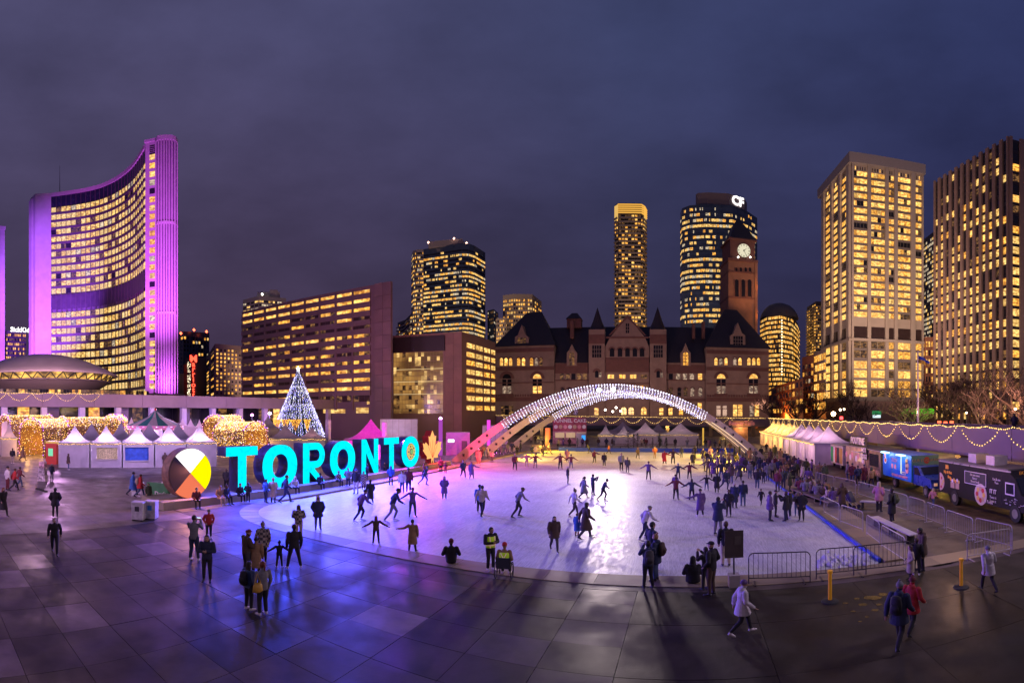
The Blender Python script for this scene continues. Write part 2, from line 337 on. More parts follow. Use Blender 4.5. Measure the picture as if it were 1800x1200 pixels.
# coping stones round the rink: each a block of its own
M_cop = [mat('coping_stone', (.25, .185, .115), .55, var=.15, scale=.8, bump=.1), mat('coping_stone_b', (.21, .16, .105), .6, var=.18, scale=.9, bump=.1)]
cop = bpy.data.objects.new('rink_coping', None); COL.objects.link(cop); cop['kind'] = 'structure'
def ring_stones(inner, outer, step, z):
    """cut the band between two matching outlines into stones"""
    pass
x = RX0+4.6
while x < 15.2:
    X = min(x+1.86, 15.2); m = rnd.choice(M_cop); o = link('coping_stone', ubox(m), cop); zz = .022
    o.location = ((x+X)/2, RY0-CO/2, -.02+zz/2+rnd.uniform(0, .003)); o.scale = (X-x-.015, CO-.01, .04+zz); x = X
y = RY0+4.6
while y < RY1-4:
    Y = min(y+1.86, RY1-4); m = rnd.choice(M_cop); o = link('coping_stone', ubox(m), cop)
    o.location = (RX0-.5, (y+Y)/2, .03+.03); o.scale = (.99, Y-y-.015, .20); y = Y
b = MB()
for (c, a0, a1, r0, w, z1) in (((RX0+4.6, RY0+4.6), pi, 1.5*pi, 4.6, 1.15, .024), ((RX0+4, RY1-4), pi/2, pi, 4, 1.0, .14)):
    N = 9
    for i in range(N):
        A, B = a0+(a1-a0)*(i+.02)/N, a0+(a1-a0)*(i+.98)/N; P = [(c[0]+r*cos(t), c[1]+r*sin(t)) for r, t in ((r0+.004, A), (r0+w, A), (r0+w, B), (r0+.004, B))]
        bb = MB(); bb.prism(P, -.04, z1); bb.build('coping_stone', M_cop[i % 2], cop)
# raised deck between sign and rink, blue kick board round the right and the far side
M_kick = mat('blue_kick_board', (.02, .06, .50), .55, var=.1)
g = MB(); g.box(RX1+.003, RX1+.14, RY0+.3, RY1-.5, -.03, .13); o = g.build('kick_board', M_kick); tag(o, 'long blue kick board along the right side of the rink', 'kick board')
g = MB(); g.box(RX0+4, RX1, RY1+.003, RY1+.12, -.03, .62); o = g.build('kick_board', M_kick); tag(o, 'blue kick board across the far end of the rink', 'kick board')
for i in range(31):
    y = RY0+i*1.95; o = link('coping_stone', ubox(M_cop[(i*7) % 2]), cop); o.location = (RX1+1.15, y+.97, .03); o.scale = (1.9, 1.935, .14)
# ================================================================ buildings
w_gold = litwin('win_gold', (.80, .29, .035), (1, .50, .08), .6, 1.7)
w_pale = litwin('win_pale', (.85, .42, .09), (1, .66, .20), .6, 1.5)
w_bright = litwin('win_bright', (1, .42, .07), (1, .62, .16), .8, 1.8)
w_dim = litwin('win_dim', (.16, .07, .03), (.55, .26, .07), .05, .55)
w_white = litwin('win_white', (.45, .36, .26), (1, .80, .50), .45, 1.1)
w_dark = mat('win_dark', (.018, .018, .026), .12, var=0)
w_blue = mat('win_blue_glass', (.06, .085, .16), .12, var=.2, scale=.2)
w_brown = mat('win_brown_glass', (.05, .03, .03), .2, var=.2, scale=.3)
conc = mat('pale_concrete', (.42, .37, .37), .75, var=.08, scale=.4)
def text(s, size, m, parent, loc, ang, name='lettering', ext=.02, tilt=pi/2, sp=1.0, align='CENTER', yaw=None, bold=0.):
    if '\n' in s:
        q = s.split('\n')
        for i, t in enumerate(q): o = text(t, size, m, parent, loc+Vector((0, 0, size*((len(q)-1)/2-i))), ang, name, ext, tilt, sp, align, yaw, bold)
        return o
    c = bpy.data.curves.new(name, 'FONT'); c.body = s; c.size = size; c.extrude = ext; c.align_x = align; c.align_y = 'CENTER'; c.space_character = sp; c.offset = bold
    c.resolution_u = 2
    t_ = bpy.data.objects.new('t', c); me = bpy.data.meshes.new_from_object(t_); bpy.data.objects.remove(t_); bpy.data.curves.remove(c)
    me.name = name; me.materials.clear(); me.materials.append(m); o = bpy.data.objects.new(name, me); COL.objects.link(o)
    if size < .5 or len(s) > 8: o['kind'] = 'stuff'
    o.matrix_basis = Matrix.Translation(loc)@Matrix.Rotation(ang, 4, 'Z')@Matrix.Rotation(tilt, 4, 'X')
    if parent is not None: o.parent = parent; o.matrix_parent_inverse = pmat(parent).inverted()
    return o
def facade(th, P, f, us, zs, msp, mpi, osp=.25, opi=.4, lit=None, caps=None, spand=True, piers=True):
    u0, u1 = us[0][0], us[-1][1]
    for i, (a, b) in enumerate(zs):
        for j, (c, d) in enumerate(us): P.add(f, c, d, a, b, k=lit(i, j) if lit else None)
    if spand:
        for i in range(len(zs)-1):
            a, b = zs[i][1], zs[i+1][0]
            if a > b: a, b = zs[i+1][1], zs[i][0]
            if b-a > .05: f.piece('spandrel', msp, u0-.1, u1+.1, a, b, .021, osp, th)
    if piers:
        zl, zh = min(z[0] for z in zs)-.3, max(z[1] for z in zs)+.3
        for j in range(len(us)-1):
            if us[j+1][0]-us[j][1] > .05: f.piece('pier', mpi, us[j][1], us[j+1][0], zl, zh, .022, opi, th)
def split(a, b, n, g):   # n bays between a and b, gap share g
    w = (b-a)/n; return [(a+w*i+w*g/2, a+w*(i+1)-w*g/2) for i in range(n)]
def rows_px(f, px, y0, y1, n, g):   # rows between two picture heights at column px
    return split(f.z(px, y1), f.z(px, y0), n, g)[::-1]
def ci(pts, x):
    for (a, b), (c, d) in zip(pts, pts[1:]):
        if x <= c: return b+(d-b)*(x-a)/(c-a)
    return pts[-1][1]
# ---------------------------------------------------------------- curved tower of the city hall
ZT = 100.
m_purp = conc
tw = thing('city_hall_tower', 'tall curved concrete tower lit purple with rows of lit windows', 'tower', (*at(180, 200)[:2], 0))
Dp = [(53, 214), (62, 209.3), (90, 208.5), (120, 206.5), (150, 204), (175, 201), (200, 195.8), (220, 189.5), (235, 183.6), (245, 177.6), (251, 174), (255.5, 171)]
prof = [at(x, ci(Dp, x)) for x in [53, 62, 75, 90, 105, 120, 135, 150, 162, 175, 187, 200, 210, 220, 228, 235, 240, 245, 251, 255.5]]
# smooth the glazed run into 24 equal bays
def resample(P, n):
    L = [0]
    for a, b in zip(P, P[1:]): L.append(L[-1]+(b-a).length)
    R = []
    for i in range(n+1):
        t = L[-1]*i/n; k = max(j for j in range(len(L)) if L[j] <= t+1e-9); k = min(k, len(P)-2)
        R.append(P[k]+(P[k+1]-P[k])*((t-L[k])/(L[k+1]-L[k])))
    return R
gl = resample(prof[3:], 26)
for _ in range(2): gl = [gl[0]]+[(gl[i-1]+gl[i]*2+gl[i+1])/4 for i in range(1, len(gl)-1)]+[gl[-1]]
wallpts = [prof[0], prof[1], prof[2]]+gl
cen = Vector((at(60, 150).x, at(60, 150).y, 0))
back = [p+(p-cen).normalized()*15 for p in reversed(wallpts)]
b = MB(); outl = [p-(cen-p).normalized()*.6 for p in wallpts]+back
A_ = sum(outl[i].x*outl[(i+1) % len(outl)].y-outl[(i+1) % len(outl)].x*outl[i].y for i in range(len(outl)))
if A_ < 0: outl.reverse()
b.prism(outl, 0, ZT-1.2); b.build('wall', mat('tower_core', (.10, .08, .10), .6), tw)
P = Panes(tw, [w_pale, litwin('win_hall', (.95, .52, .14), (1, .76, .33), .7, 1.25, 1.6), w_dim, w_white, w_dark], (7, 9, 1.8, 1.0, .4))
zA = [(zy(371+12.9*i+4.2, 209), zy(371+12.9*i-4.6, 209)) for i in range(12)]
zB = [(zy(555+14.1*i+4.8, 209), zy(555+14.1*i-4.6, 209)) for i in range(11)]
zC = zA+zB
fs = [Face(a, b_) for a, b_ in zip(gl, gl[1:])]
order = sorted(range(26), key=lambda i: i)
for z0, z1 in zC:
    for f in fs: P.add(f, .13, f.L-.13, z0, z1)
P.done()
m_sp = mat('tower_spandrel', (.085, .06, .07), .6, var=.15, scale=.3)
def strip(name, m, z0, z1, o0, o1, pts, parent):
    mb = MB()
    ins = [p+(cen-p).normalized()*o1 for p in pts]; ou = [p+(cen-p).normalized()*o0 for p in pts]
    for i in range(len(pts)-1):
        q = [ins[i], ins[i+1], ou[i+1], ou[i]]
        mb.hexa([(*v[:2], z0) for v in q]+[(*v[:2], z1) for v in q])
    return mb.build(name, m, parent)
zz = sorted(zC)
for (a, b_), (c, d) in zip(zz, zz[1:]):
    if c-b_ < 3: strip('spandrel', m_sp, b_, c, .03, .45, gl, tw)
strip('plant_floor', mat('plant_floor_glass', (.05, .034, .055), .5, var=.2, scale=.5), zy(545, 209), zy(519.5, 209), .03, .35, gl, tw)
strip('dark_top_floor', mat('top_floor_glass', (.018, .02, .04), .25, var=.2, scale=.4), zy(365, 209), zy(346, 209), .03, .2, gl, tw)
strip('roof_edge', conc, ZT-1.4, ZT, -.6, .7, wallpts, tw)
for p in gl[1:-1]:
    o = link('mullion', ubox(m_sp), tw); q = p+(cen-p).normalized()*.25; o.location = (q.x, q.y, 52); o.scale = (.2, .3, 95); o.rotation_euler = (0, 0, atan2((cen-p).y, (cen-p).x)+pi/2)
strip('concrete_wall', conc, 0, ZT-1.4, -.6, .5, wallpts[:4], tw)
f = Face(at(53, 214), at(57.5, 211)); b = MB(); f.addbox(b, 0, f.L, 0, ZT-1, -1, .6); b.build('end_fin', conc, tw)
# its blind back, ribbed shaft and the end wall with the stair windows
fe = Face(at(255.4, 168.2), at(273.5, 166.8))
b = MB(); fe.addbox(b, 0, fe.L, 0, ZT-.8, -9, 0); b.build('end_wall', conc, tw)
b = MB(); fe.addbox(b, -.3, fe.L+.2, ZT-.8, ZT+.1, -9, .4); b.build('roof_edge', conc, tw)
P = Panes(tw, [w_pale, w_gold, w_white, w_dark], (6, 3, 2, 1), 60)
for i in range(28):
    y = 276+14.9*i; P.add(fe, fe.u(263), fe.u(272.3), fe.z(268, y+4.6), fe.z(268, y-4.8), -.05, .06)
for i in range(5): P.add(fe, fe.u(263), fe.u(272.3), fe.z(268, 256+3.4*i+1), fe.z(268, 256+3.4*i-1), -.05, .06, 3)
P.done()
sh = [(273.4, 166.6), (276, 165.4), (281, 164.9), (292, 164.6), (303, 164.8), (309, 165.6), (312.5, 167.5)]
b = MB(); S = [at(*q) for q in sh]; Sb = [p+(Vector((p.x, p.y, 0)).normalized())*11 for p in reversed(S)]; o_ = S+Sb
A_ = sum(o_[i].x*o_[(i+1) % len(o_)].y-o_[(i+1) % len(o_)].x*o_[i].y for i in range(len(o_)))
if A_ < 0: o_.reverse()
b.prism(o_, 0, 99.0); b.build('shaft', conc, tw)
for x in (274, 278.5, 283.5, 288.5, 293, 297.5, 302.5, 307.5, 311.6):
    d = ci(sh, x); p = at(x, d-.25); o = link('rib', ubox(conc), tw); o.location = (p.x, p.y, 49.2); o.scale = (.42, 1.0, 98.4); o.rotation_euler = (0, 0, atan2(p.y, p.x)+pi/2)
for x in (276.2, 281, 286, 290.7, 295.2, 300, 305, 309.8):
    d = ci(sh, x); p = at(x, d-.06); o = link('shade_strip', ubox(mat('groove_shade', (.10, .06, .12), .8)), tw); o.location = (p.x, p.y, 49); o.scale = (.30, .16, 98); o.rotation_euler = (0, 0, atan2(p.y, p.x)+pi/2)  # dark strips between the ribs, groove shade put into the colour
for zc, hh in ((zy(392, 165), .35), (zy(550, 165), .35), (99.0, .7)):
    b = MB(); b.prism([(p.x-(.75 if 0 else 0), p.y) for p in ([q*(1-.75/165) for q in S]+[q*(1+.9/165) for q in Sb])][::1 if A_ > 0 else -1], zc-hh, zc+hh); b.build('ledge', conc, tw)
b = MB(); p = at(105, 212); b.tube([(p.x, p.y, 100), (p.x, p.y, zy(291, 212))], [.18, .06], 5); b.build('mast', mat('dark_steel', (.05, .05, .06), .5, .6), tw)
# second tower: only its edge shows
tb = thing('city_hall_tower', 'edge of a second curved purple lit tower cut off by the left frame', 'tower', (*at(-10, 250)[:2], 0))
f = Face(at(-60, 240), at(8.5, 244)); b = MB(); f.addbox(b, 0, f.L, 0, 98, -9, 0); f.addbox(b, -.5, f.L+.3, 98, 99.6, -9.5, .6); b.build('concrete_wall', conc, tb)
# purple floodlights at the tower feet
PUR = (.36, .08, 1.); MAG = (.66, .10, 1.)
p = at(-105, 150); q = at(76, 209); lamp('floodlight', 'SPOT', (p.x, p.y, 14), PUR, 1500000, 1, target=(at(68, 209).x, at(68, 209).y, 54), spot=44, blend=.6)
p = at(68, 181); lamp('floodlight', 'SPOT', (p.x, p.y, 12), PUR, 60000, .8, target=(at(60, 209).x, at(60, 209).y, 34), spot=70, blend=.8)
p = at(284, 112); q = at(290, 165); lamp('floodlight', 'SPOT', (p.x, p.y, 10), MAG, 640000, .6, target=(q.x, q.y, 60), spot=48, blend=.8)
p = at(293, 156.5); lamp('floodlight', 'SPOT', (p.x, p.y, 14), MAG, 30000, .4, target=(at(292, 165).x, at(292, 165).y, 24), spot=150, blend=1)
p = at(265, 125); lamp('floodlight', 'SPOT', (p.x, p.y, 10), MAG, 170000, .6, target=(at(262, 168).x, at(262, 168).y, 55), spot=45, blend=.7)
p = at(2, 190); lamp('floodlight', 'SPOT', (p.x, p.y, 8), PUR, 900000, .6, target=(at(-5, 243).x, at(-5, 243).y, 45), spot=50, blend=.7)
p = at(57, 170); lamp('floodlight', 'SPOT', (p.x, p.y, 8), PUR, 110000, .6, target=(at(57, 211).x, at(57, 211).y, 50), spot=50, blend=.7)
# podium building under the towers
pod = thing('podium_building', 'long low podium building behind the raised walkway under the curved tower', 'building', (*at(200, 150)[:2], 0))
f = Face(at(-120, 128), at(325, 148)); b = MB(); f.addbox(b, 0, f.L, 0, f.z(150, 689), -8, 0); b.build('wall', mat('podium_wall', (.14, .10, .13), .6), pod)
P = Panes(pod, [w_dim, w_gold, w_dark, w_pale], (4, 1.5, 3, 1))
for u0, u1 in split(f.u(0), f.u(262), 52, .12): P.add(f, u0, u1, f.z(120, 693), f.z(120, 684.5))
P.done()
# ---------------------------------------------------------------- saucer council chamber
D0 = 150; c0 = at(75, D0)
lamp('dome_floodlight', 'SPOT', (at(60, 84).x, at(60, 84).y, 11), (.95, .52, .66), 130000, 1, target=(c0.x, c0.y, 20), spot=60, blend=.8)
sc = thing('council_chamber', 'low saucer shaped hall with white domed roof and band of lit glass', 'building', (c0.x, c0.y, 0))
m_dome = mat('dome_white', (.50, .42, .44), .6, var=.1, scale=.3)
b = MB(); R = 22.9
b.lathe([(R*sin(t*radians(90)/10*1)*1.0 if 0 else R*(i/12), 17.6+6.6*(1-(i/12)**2)) for t, i in zip(range(13), range(13))]+[(R+.15, 17.3), (R-.4, 17.15), (R-2, 17.4)], (c0.x, c0.y, 0), 64)
b.build('domed_roof', m_dome, sc, smooth=True)
b = MB(); b.lathe([(20.9, 15.55), (20.2, 15.2), (17, 13.3), (13.5, 12.4), (9, 12.0), (8.5, 9), (8.5, 0)], (c0.x, c0.y, 0), 64); b.build('bowl', mat('bowl_concrete', (.20, .16, .18), .6), sc, smooth=True)
b = MB(); b.lathe([(21.3, 17.35), (19.6, 15.45)], (c0.x, c0.y, 0), 72); b.build('glass_band', litwin('win_amber', (.35, .17, .04), (1, .55, .10), .35, 1.5, scale=.35), sc)
b = MB(); b.lathe([(19.5, 15.5), (21.2, 15.6), (21.3, 15.3), (19.5, 15.1)], (c0.x, c0.y, 0), 64); b.build('sill', mat('bowl_concrete'), sc)
for i in range(40):
    a0 = 2*pi*i/40; a1 = a0+2*pi/40
    for s0, s1 in (((a0, 17.3, 21.6), ((a0+a1)/2, 15.5, 20.1)), (((a0+a1)/2, 15.5, 20.1), (a1, 17.3, 21.6))):
        mid = (s0[0]+s1[0])/2
        if (Vector((cos(mid), sin(mid), 0))).dot(-c0.normalized()) < -.1: continue
        b = MB(); b.tube([(c0.x+s0[2]*cos(s0[0]), c0.y+s0[2]*sin(s0[0]), s0[1]), (c0.x+s1[2]*cos(s1[0]), c0.y+s1[2]*sin(s1[0]), s1[1])], .17, 4); b.build('strut', mat('dark_steel'), sc)
# ---------------------------------------------------------------- generic towers
def runlit(h, i, k, j, opts, off):
    q = random.Random(i*977+k*131+j//3*7919+5)
    if rnd.random() < .12: return rnd.choice(opts) if rnd.random() < h else off
    return q.choice(opts) if q.random() < h else off
def highrise(name, label, D, cx, pts, mwall, rows, cols, mats, wts, sp, pi_, gv=.35, gh=.2, y0=None, y1=None, osp=.25, opi=.4, lit=None, ztop=None, depth=30, limit=300, cat='tower', spand=True, piers=True):
    """pts: roof line as picture points; cx = index of the one at distance D, the rest follow from the level roof"""
    z = ztop or zy(pts[cx][1], D)
    V = [at(x, (z-CH)*F/(HZ-y)) for x, y in pts]
    th = thing(name, label, cat, (V[cx].x, V[cx].y, 0))
    bk = [v+v.normalized()*depth for v in (V[-1], V[0])]
    block(th, V+bk, 0, z, mwall)
    P = Panes(th, mats, wts, limit); FS = []
    for i in range(len(V)-1):
        f = Face(V[i], V[i+1]); FS.append(f)
        px = (pts[i][0]+pts[i+1][0])/2
        n = cols[i]
        if not n: continue
        zr = split(zy(y1, D), zy(y0, D), rows, gv)[::-1]
        facade(th, P, f, split(.15, f.L-.15, n, gh), zr, sp, pi_, osp, opi, (lambda i_, j_, k=i: lit(i_, j_, k)) if lit else None, spand=spand, piers=piers)
    P.done()
    return th, V, z, FS
mgrey = mat('dusky_concrete', (.30, .26, .26), .75); mdk = mat('dusky_cladding', (.07, .06, .075), .6); mbrick = mat('red_brick', (.30, .12, .07), .8, var=.2, scale=1)
mblue = mat('blue_black_cladding', (.045, .065, .12), .3, var=.2, scale=.2); mtan = mat('tan_precast', (.36, .29, .23), .75); mbrn = mat('brown_precast', (.16, .105, .10), .75, var=.08, scale=.3)
# left distance
th, V, z, FS = highrise('hospital_building', 'far office block with yellow window bands and white rooftop lettering', 280, 0, [(4, 580), (46, 582)], mdk, 7, [14], [w_gold, w_bright, w_dim, w_dark], (3, 1.5, 3, 2), mdk, mdk, y0=584, y1=640, gv=.45, cat='building')
text('SickKids', 3.9, glow('sign_white', (1, .97, .95), 3), th, FS[0].q(37, 581, .5)+Vector((0, 0, .3)), FS[0].ang, bold=.05)
th, V, z, FS = highrise('dark_tower', 'dark blue tower with red beacon lights beside the purple shaft', 320, 1, [(309, 587), (322, 582), (368, 585)], mblue, 11, [3, 9], [w_dark, w_pale, w_blue, w_gold, w_white], (6, 1.2, 5, 1, .8), mblue, mblue, y0=590, y1=668, gh=.35, cat='tower')
for x, y in ((318, 587), (341, 581), (363, 584)):
    b = MB(); p = at(x, 318, zy(y, 318)+.5); b.octa(p, 1.1); b.build('beacon', glow('beacon_red', (1, .12, .05), 6), th)
th, V, z, FS = highrise('hotel', 'stepped brown hotel with scattered orange windows and red vertical sign', 210, 2, [(326, 628), (362, 628), (378, 604), (425, 608)], mbrn, 12, [0, 2, 7], [w_gold, w_bright, w_dark, w_dim], (5, 2, 2.5, 1.5), mbrn, mbrn, y0=611, y1=694, gv=.45, gh=.5, cat='building', osp=.1, opi=.12)
for i, ch in enumerate('Marriott'): text(ch, 3.2 if i else 4.4, glow('sign_red', (1, .06, .03), 4), th, at(340, 203, zy(631+9*i, 203)), FS[0].ang, bold=.06)
b = MB(); f = Face(at(335, 204), at(345, 204)); f.addbox(b, 0, f.L, zy(706, 204), zy(622, 204), -.6, -.1); b.build('sign_board', mdk, th)
lb = thing('lit_panel_building', 'small building with sparkling lit column left of the red hotel sign', 'building', (*at(325, 200)[:2], 0))
f = Face(at(311, 190), at(323, 190)); b = MB(); f.addbox(b, 0, f.L, 0, f.z(317, 657), -5, 0); b.build('slatted_wall', mtan, lb)
for k in range(5): f.piece('slat', mbrn, f.L*k/5+.1, f.L*k/5+.35, 0, f.z(317, 658), 0, .15, lb)
f = Face(at(329, 192), at(335.5, 192)); b = MB(); f.addbox(b, 0, f.L, 0, f.z(332, 634), -2, 0); b.build('column', mdk, lb)
b = MB()
for k in range(90): b.octa(f.p(rnd.uniform(.1, f.L-.1), rnd.uniform(13, f.z(332, 636)), .15), .13)
b.build('column_lights', glow('warm_white_bulb', (1, .80, .5), 4), lb, kind='stuff')
b = MB(); f = Face(at(323, 205), at(330, 205)); f.addbox(b, 0, f.L, 0, f.z(326, 640), -3, 0); b.build('brick_wall', mbrick, lb)
# brown courthouse slab
zt = zy(495, 112); VL = at(425, (zt-6)*F/(728-548)); VR = at(690, 112)
ch = thing('office_slab', 'large dark brown office slab with long orange window rows and blind end pier', 'building', (VR.x, VR.y, 0))
ff = Face(VL, VR); block(ch, [VL, VR, VR+VR.normalized()*18, VL+VL.normalized()*18], 0, zt, mbrn)
P = Panes(ch, [w_gold, w_bright, w_dim, w_brown, w_pale], (1, 1, 1, 1, 0), 300)
colsx = [(427, 445), (447, 465.5), (468, 487), (489.5, 511), (513, 535.5), (538, 561.5), (564, 589.5), (592.5, 619.5), (622, 650)]
rowlit = [1, .97, .4, .35, .5, .92, .5, .75, .85, .95, .5, 1, .6]
for i in range(13):
    y = 516+15.35*i; zc = ff.z(636, y); hh = .75
    for j, (x0, x1) in enumerate(colsx):
        lit_ = rnd.random() < rowlit[i]; br = i in (0, 1, 11) and lit_
        for a, b_ in split(ff.u(x0), ff.u(x1), 3 if j > 3 else 2, .03):
            P.add(ff, a, b_, zc-hh, zc+hh, -.1, -.03 if 0 else .02, (rnd.choice((0, 1, 1)) if br else rnd.choice((0, 0, 0, 1, 2))) if lit_ else rnd.choice((3, 3, 2)))
    ff.piece('spandrel', mbrn, ff.u(425.5), ff.u(652), zc+hh, zc+hh+1.25, .021, .35, ch) if i else None
P.done()
for j in range(len(colsx)-1): ff.piece('pier', mbrn, ff.u(colsx[j][1]), ff.u(colsx[j+1][0]), 7, ff.z(636, 510), .022, .4, ch)
for i_ in range(12):
    for j_ in range(2):
        a_ = ff.u(661)+(ff.L-.02-ff.u(661))*j_/2; b_ = ff.u(661)+(ff.L-.02-ff.u(661))*(j_+1)/2; ff.piece('wall_panel', mat('brown_panel_%d' % ((i_*3+j_*5) % 4), [(.16, .105, .10), (.172, .112, .106), (.15, .098, .094), (.165, .104, .096)][(i_*3+j_*5) % 4], .75, var=.14, scale=.5), a_+.03, b_-.03, zt*i_/12+.03, zt*(i_+1)/12-.03, .02, .7, ch)
P = Panes(ch, [w_pale], (1,)); P.add(ff, ff.u(568), ff.u(607), ff.z(590, 726), ff.z(590, 719)); P.add(ff, ff.u(645), ff.u(649.5), ff.z(647, 710), ff.z(647, 700)); P.add(ff, ff.u(626), ff.u(648), ff.z(637, 726), ff.z(637, 716))
# white tower behind the slab
th, V, z, FS = highrise('pale_tower', 'grey white tower top rising behind the brown office slab', 260, 1, [(427, 527), (455, 520), (503, 524)], mgrey, 9, [4, 12], [w_white, w_pale, w_dark, w_dim], (2, 2, 3, 2), mgrey, mgrey, y0=526, y1=585, gv=.45, gh=.1)
b = MB(); f = Face(at(452, 266), at(492, 266)); f.addbox(b, 0, f.L, z-.01, zy(513, 266), -8, 0); f.addbox(b, f.u(474), f.u(488), z, zy(510, 266), -5, 1); b.build('rooftop_plant', mgrey, th)
b = MB(); b.octa(at(461, 262, zy(517, 262)), .8); b.build('roof_light', glow('lamp_white', (1, .9, .75), 8), th)
# twin office tower
highrise('beige_tower', 'beige stepped tower with warm windows rising behind the old city hall left roof', 300, 1, [(884, 519), (902, 516.5), (936, 517), (952, 530)], mtan, 12, [5, 8, 5], [w_gold, w_pale, w_dim, w_dark], (2.5, 1.5, 2, 2), mtan, mtan, y0=524, y1=610, gv=.45, gh=.35, osp=.1, opi=.12)
highrise('beige_low_tower', 'lower beige block left of the beige stepped tower', 296, 0, [(872, 560), (890, 558)], mtan, 8, [6], [w_gold, w_pale, w_dim, w_dark], (2, 1.5, 2, 2), mtan, mtan, y0=562, y1=620, gv=.45, gh=.35, osp=.1, opi=.12, cat='building')
highrise('slim_blue_tower', 'slim bluish tower with a pale lit top right of the twin tower', 360, 0, [(857, 546), (868, 543), (876, 550)], mblue, 12, [4, 4], [w_white, w_blue, w_dim], (1.5, 4, 2), mblue, mblue, y0=548, y1=620, gv=.4, gh=.2)
th, V, z, FS = highrise('blue_glass_tower', 'dark blue glass office tower with lit bands and rounded corner', 330, 2, [(744, 438), (782, 432), (812, 427.5), (824, 428), (834, 431.5), (853, 444)], mblue, 20, [22, 18, 5, 4, 10], [w_pale, w_gold, w_white, w_dark], (1, 1, 1, 1), mblue, mblue, y0=436, y1=588, gv=.5, gh=.06, osp=.15, piers=False, limit=300,
    lit=lambda i, j, k: (lambda h: runlit(h, i, k, j, (0, 0, 1, 2), 3))([.15, .8, .3, .4, .2, .9, .7, .5, .45, .95, .6, .9, .55, .12, .8, .85, .15, .95, .95, .9][i]))
b = MB(); f = Face(at(753, 338), at(812, 332)); f.addbox(b, 0, f.L, z-.5, zy(421, 334), -10, 0); b.build('rooftop_plant', mgrey, th)
for x, y in ((753, 426), (798, 419), (820, 427)): b = MB(); b.octa(at(x, 331, zy(y, 331)), .9); b.build('beacon', glow('beacon_pale', (1, .55, .4), 5), th)
th, V, z, FS = highrise('pale_banded_tower', 'narrow pale tower end with rounded edge and lit bands beside the blue glass tower', 345, 1, [(723.5, 448), (726, 441), (733, 438.5), (744.5, 438)], mgrey, 20, [1, 4, 6], [w_pale, w_gold, w_dark, w_white], (2, 2, 4, 1), mgrey, mgrey, y0=444, y1=590, gv=.5, gh=.06, osp=.3, piers=False)
th, V, z, FS = highrise('balcony_block', 'small far block with a row of stacked balconies left of the twin tower', 300, 1, [(699, 567), (712, 562), (724, 550)], mdk, 5, [5, 5], [w_white, w_gold, w_dark], (2, 2, 4), mgrey, mdk, y0=566, y1=596, gv=.4, osp=1.2)
# atrium wing
zt = zy(582.5, 118); P3 = [at(x, (zt-6)*F/(728-y)) for x, y in ((690.5, 590), (783, 584.5), (812, 582.5), (871, 602))]
aw = thing('atrium_building', 'brown building with tall glass atrium and eight rows of yellow windows', 'building', (P3[2].x, P3[2].y, 0))
mtb = mat('warm_brown_precast', (.26, .165, .115), .7, var=.08, scale=.3)
block(aw, P3+[P3[3]+P3[3].normalized()*14, P3[0]+P3[0].normalized()*14], 0, zt, mtb)
fa, fb, fc = Face(P3[0], P3[1]), Face(P3[1], P3[2]), Face(P3[2], P3[3])
fa.piece('dark_fascia', mat('bronze_fascia', (.03, .022, .022), .5), .1, fa.L-.1, fa.z(735, 618), fa.z(735, 592), .02, .5, aw)
P = Panes(aw, [litwin('win_atrium', (.15, .065, .018), (.42, .21, .05), .7, 1.1, scale=.12), litwin('win_atrium_b', (.22, .10, .025), (1, .62, .20), .6, 1.3, scale=.25), w_dim], (7, 2, 1.2), 300)
zr = split(fa.z(735, 727), fa.z(735, 618.5), 13, .07)
for a, b_ in zr:
    for c, d in split(.2, fa.L-.6, 16, .07): P.add(fa, c, d, a, b_)
zr = [(fc.z(846, y+4.3), fc.z(846, y-3.8)) for y in (613, 628, 642, 657, 672, 686.5, 701, 717)]
for a, b_ in zr[:-1]:
    for x0, x1 in ((820, 834), (836, 848), (850.5, 861), (863.5, 870)):
        for c, d in split(fc.u(x0), fc.u(x1), 3, .06): P.add(fc, c, d, a, b_, k=None if 0 else None)
P.done()
P = Panes(aw, [w_gold, w_pale, w_bright], (3, 3, 1), 100)
for a, b_ in zr:
    for x0, x1 in ((820, 834), (836, 848), (850.5, 861), (863.5, 870)):
        P.add(fc, fc.u(x0), fc.u(x1), a, b_, .03, .06)
P.done()
for i_ in range(9):
    for j_ in range(2): fb.piece('wall_panel', mat('warm_panel_%d' % ((i_+j_*2) % 3), [(.26, .165, .115), (.28, .175, .12), (.245, .155, .11)][(i_+j_*2) % 3], .7, var=.12, scale=.5), fb.L*j_/2+.04, fb.L*(j_+1)/2-.04, zt*i_/9+.03, zt*(i_+1)/9-.03, .02, .12, aw)
for k in range(3): fa.piece('floor_edge', glow('floor_light', (1, .72, .36), .8), .3, fa.L-.6, fa.z(735, 693-22*k), fa.z(735, 692.2-22*k), .03, .10, aw)
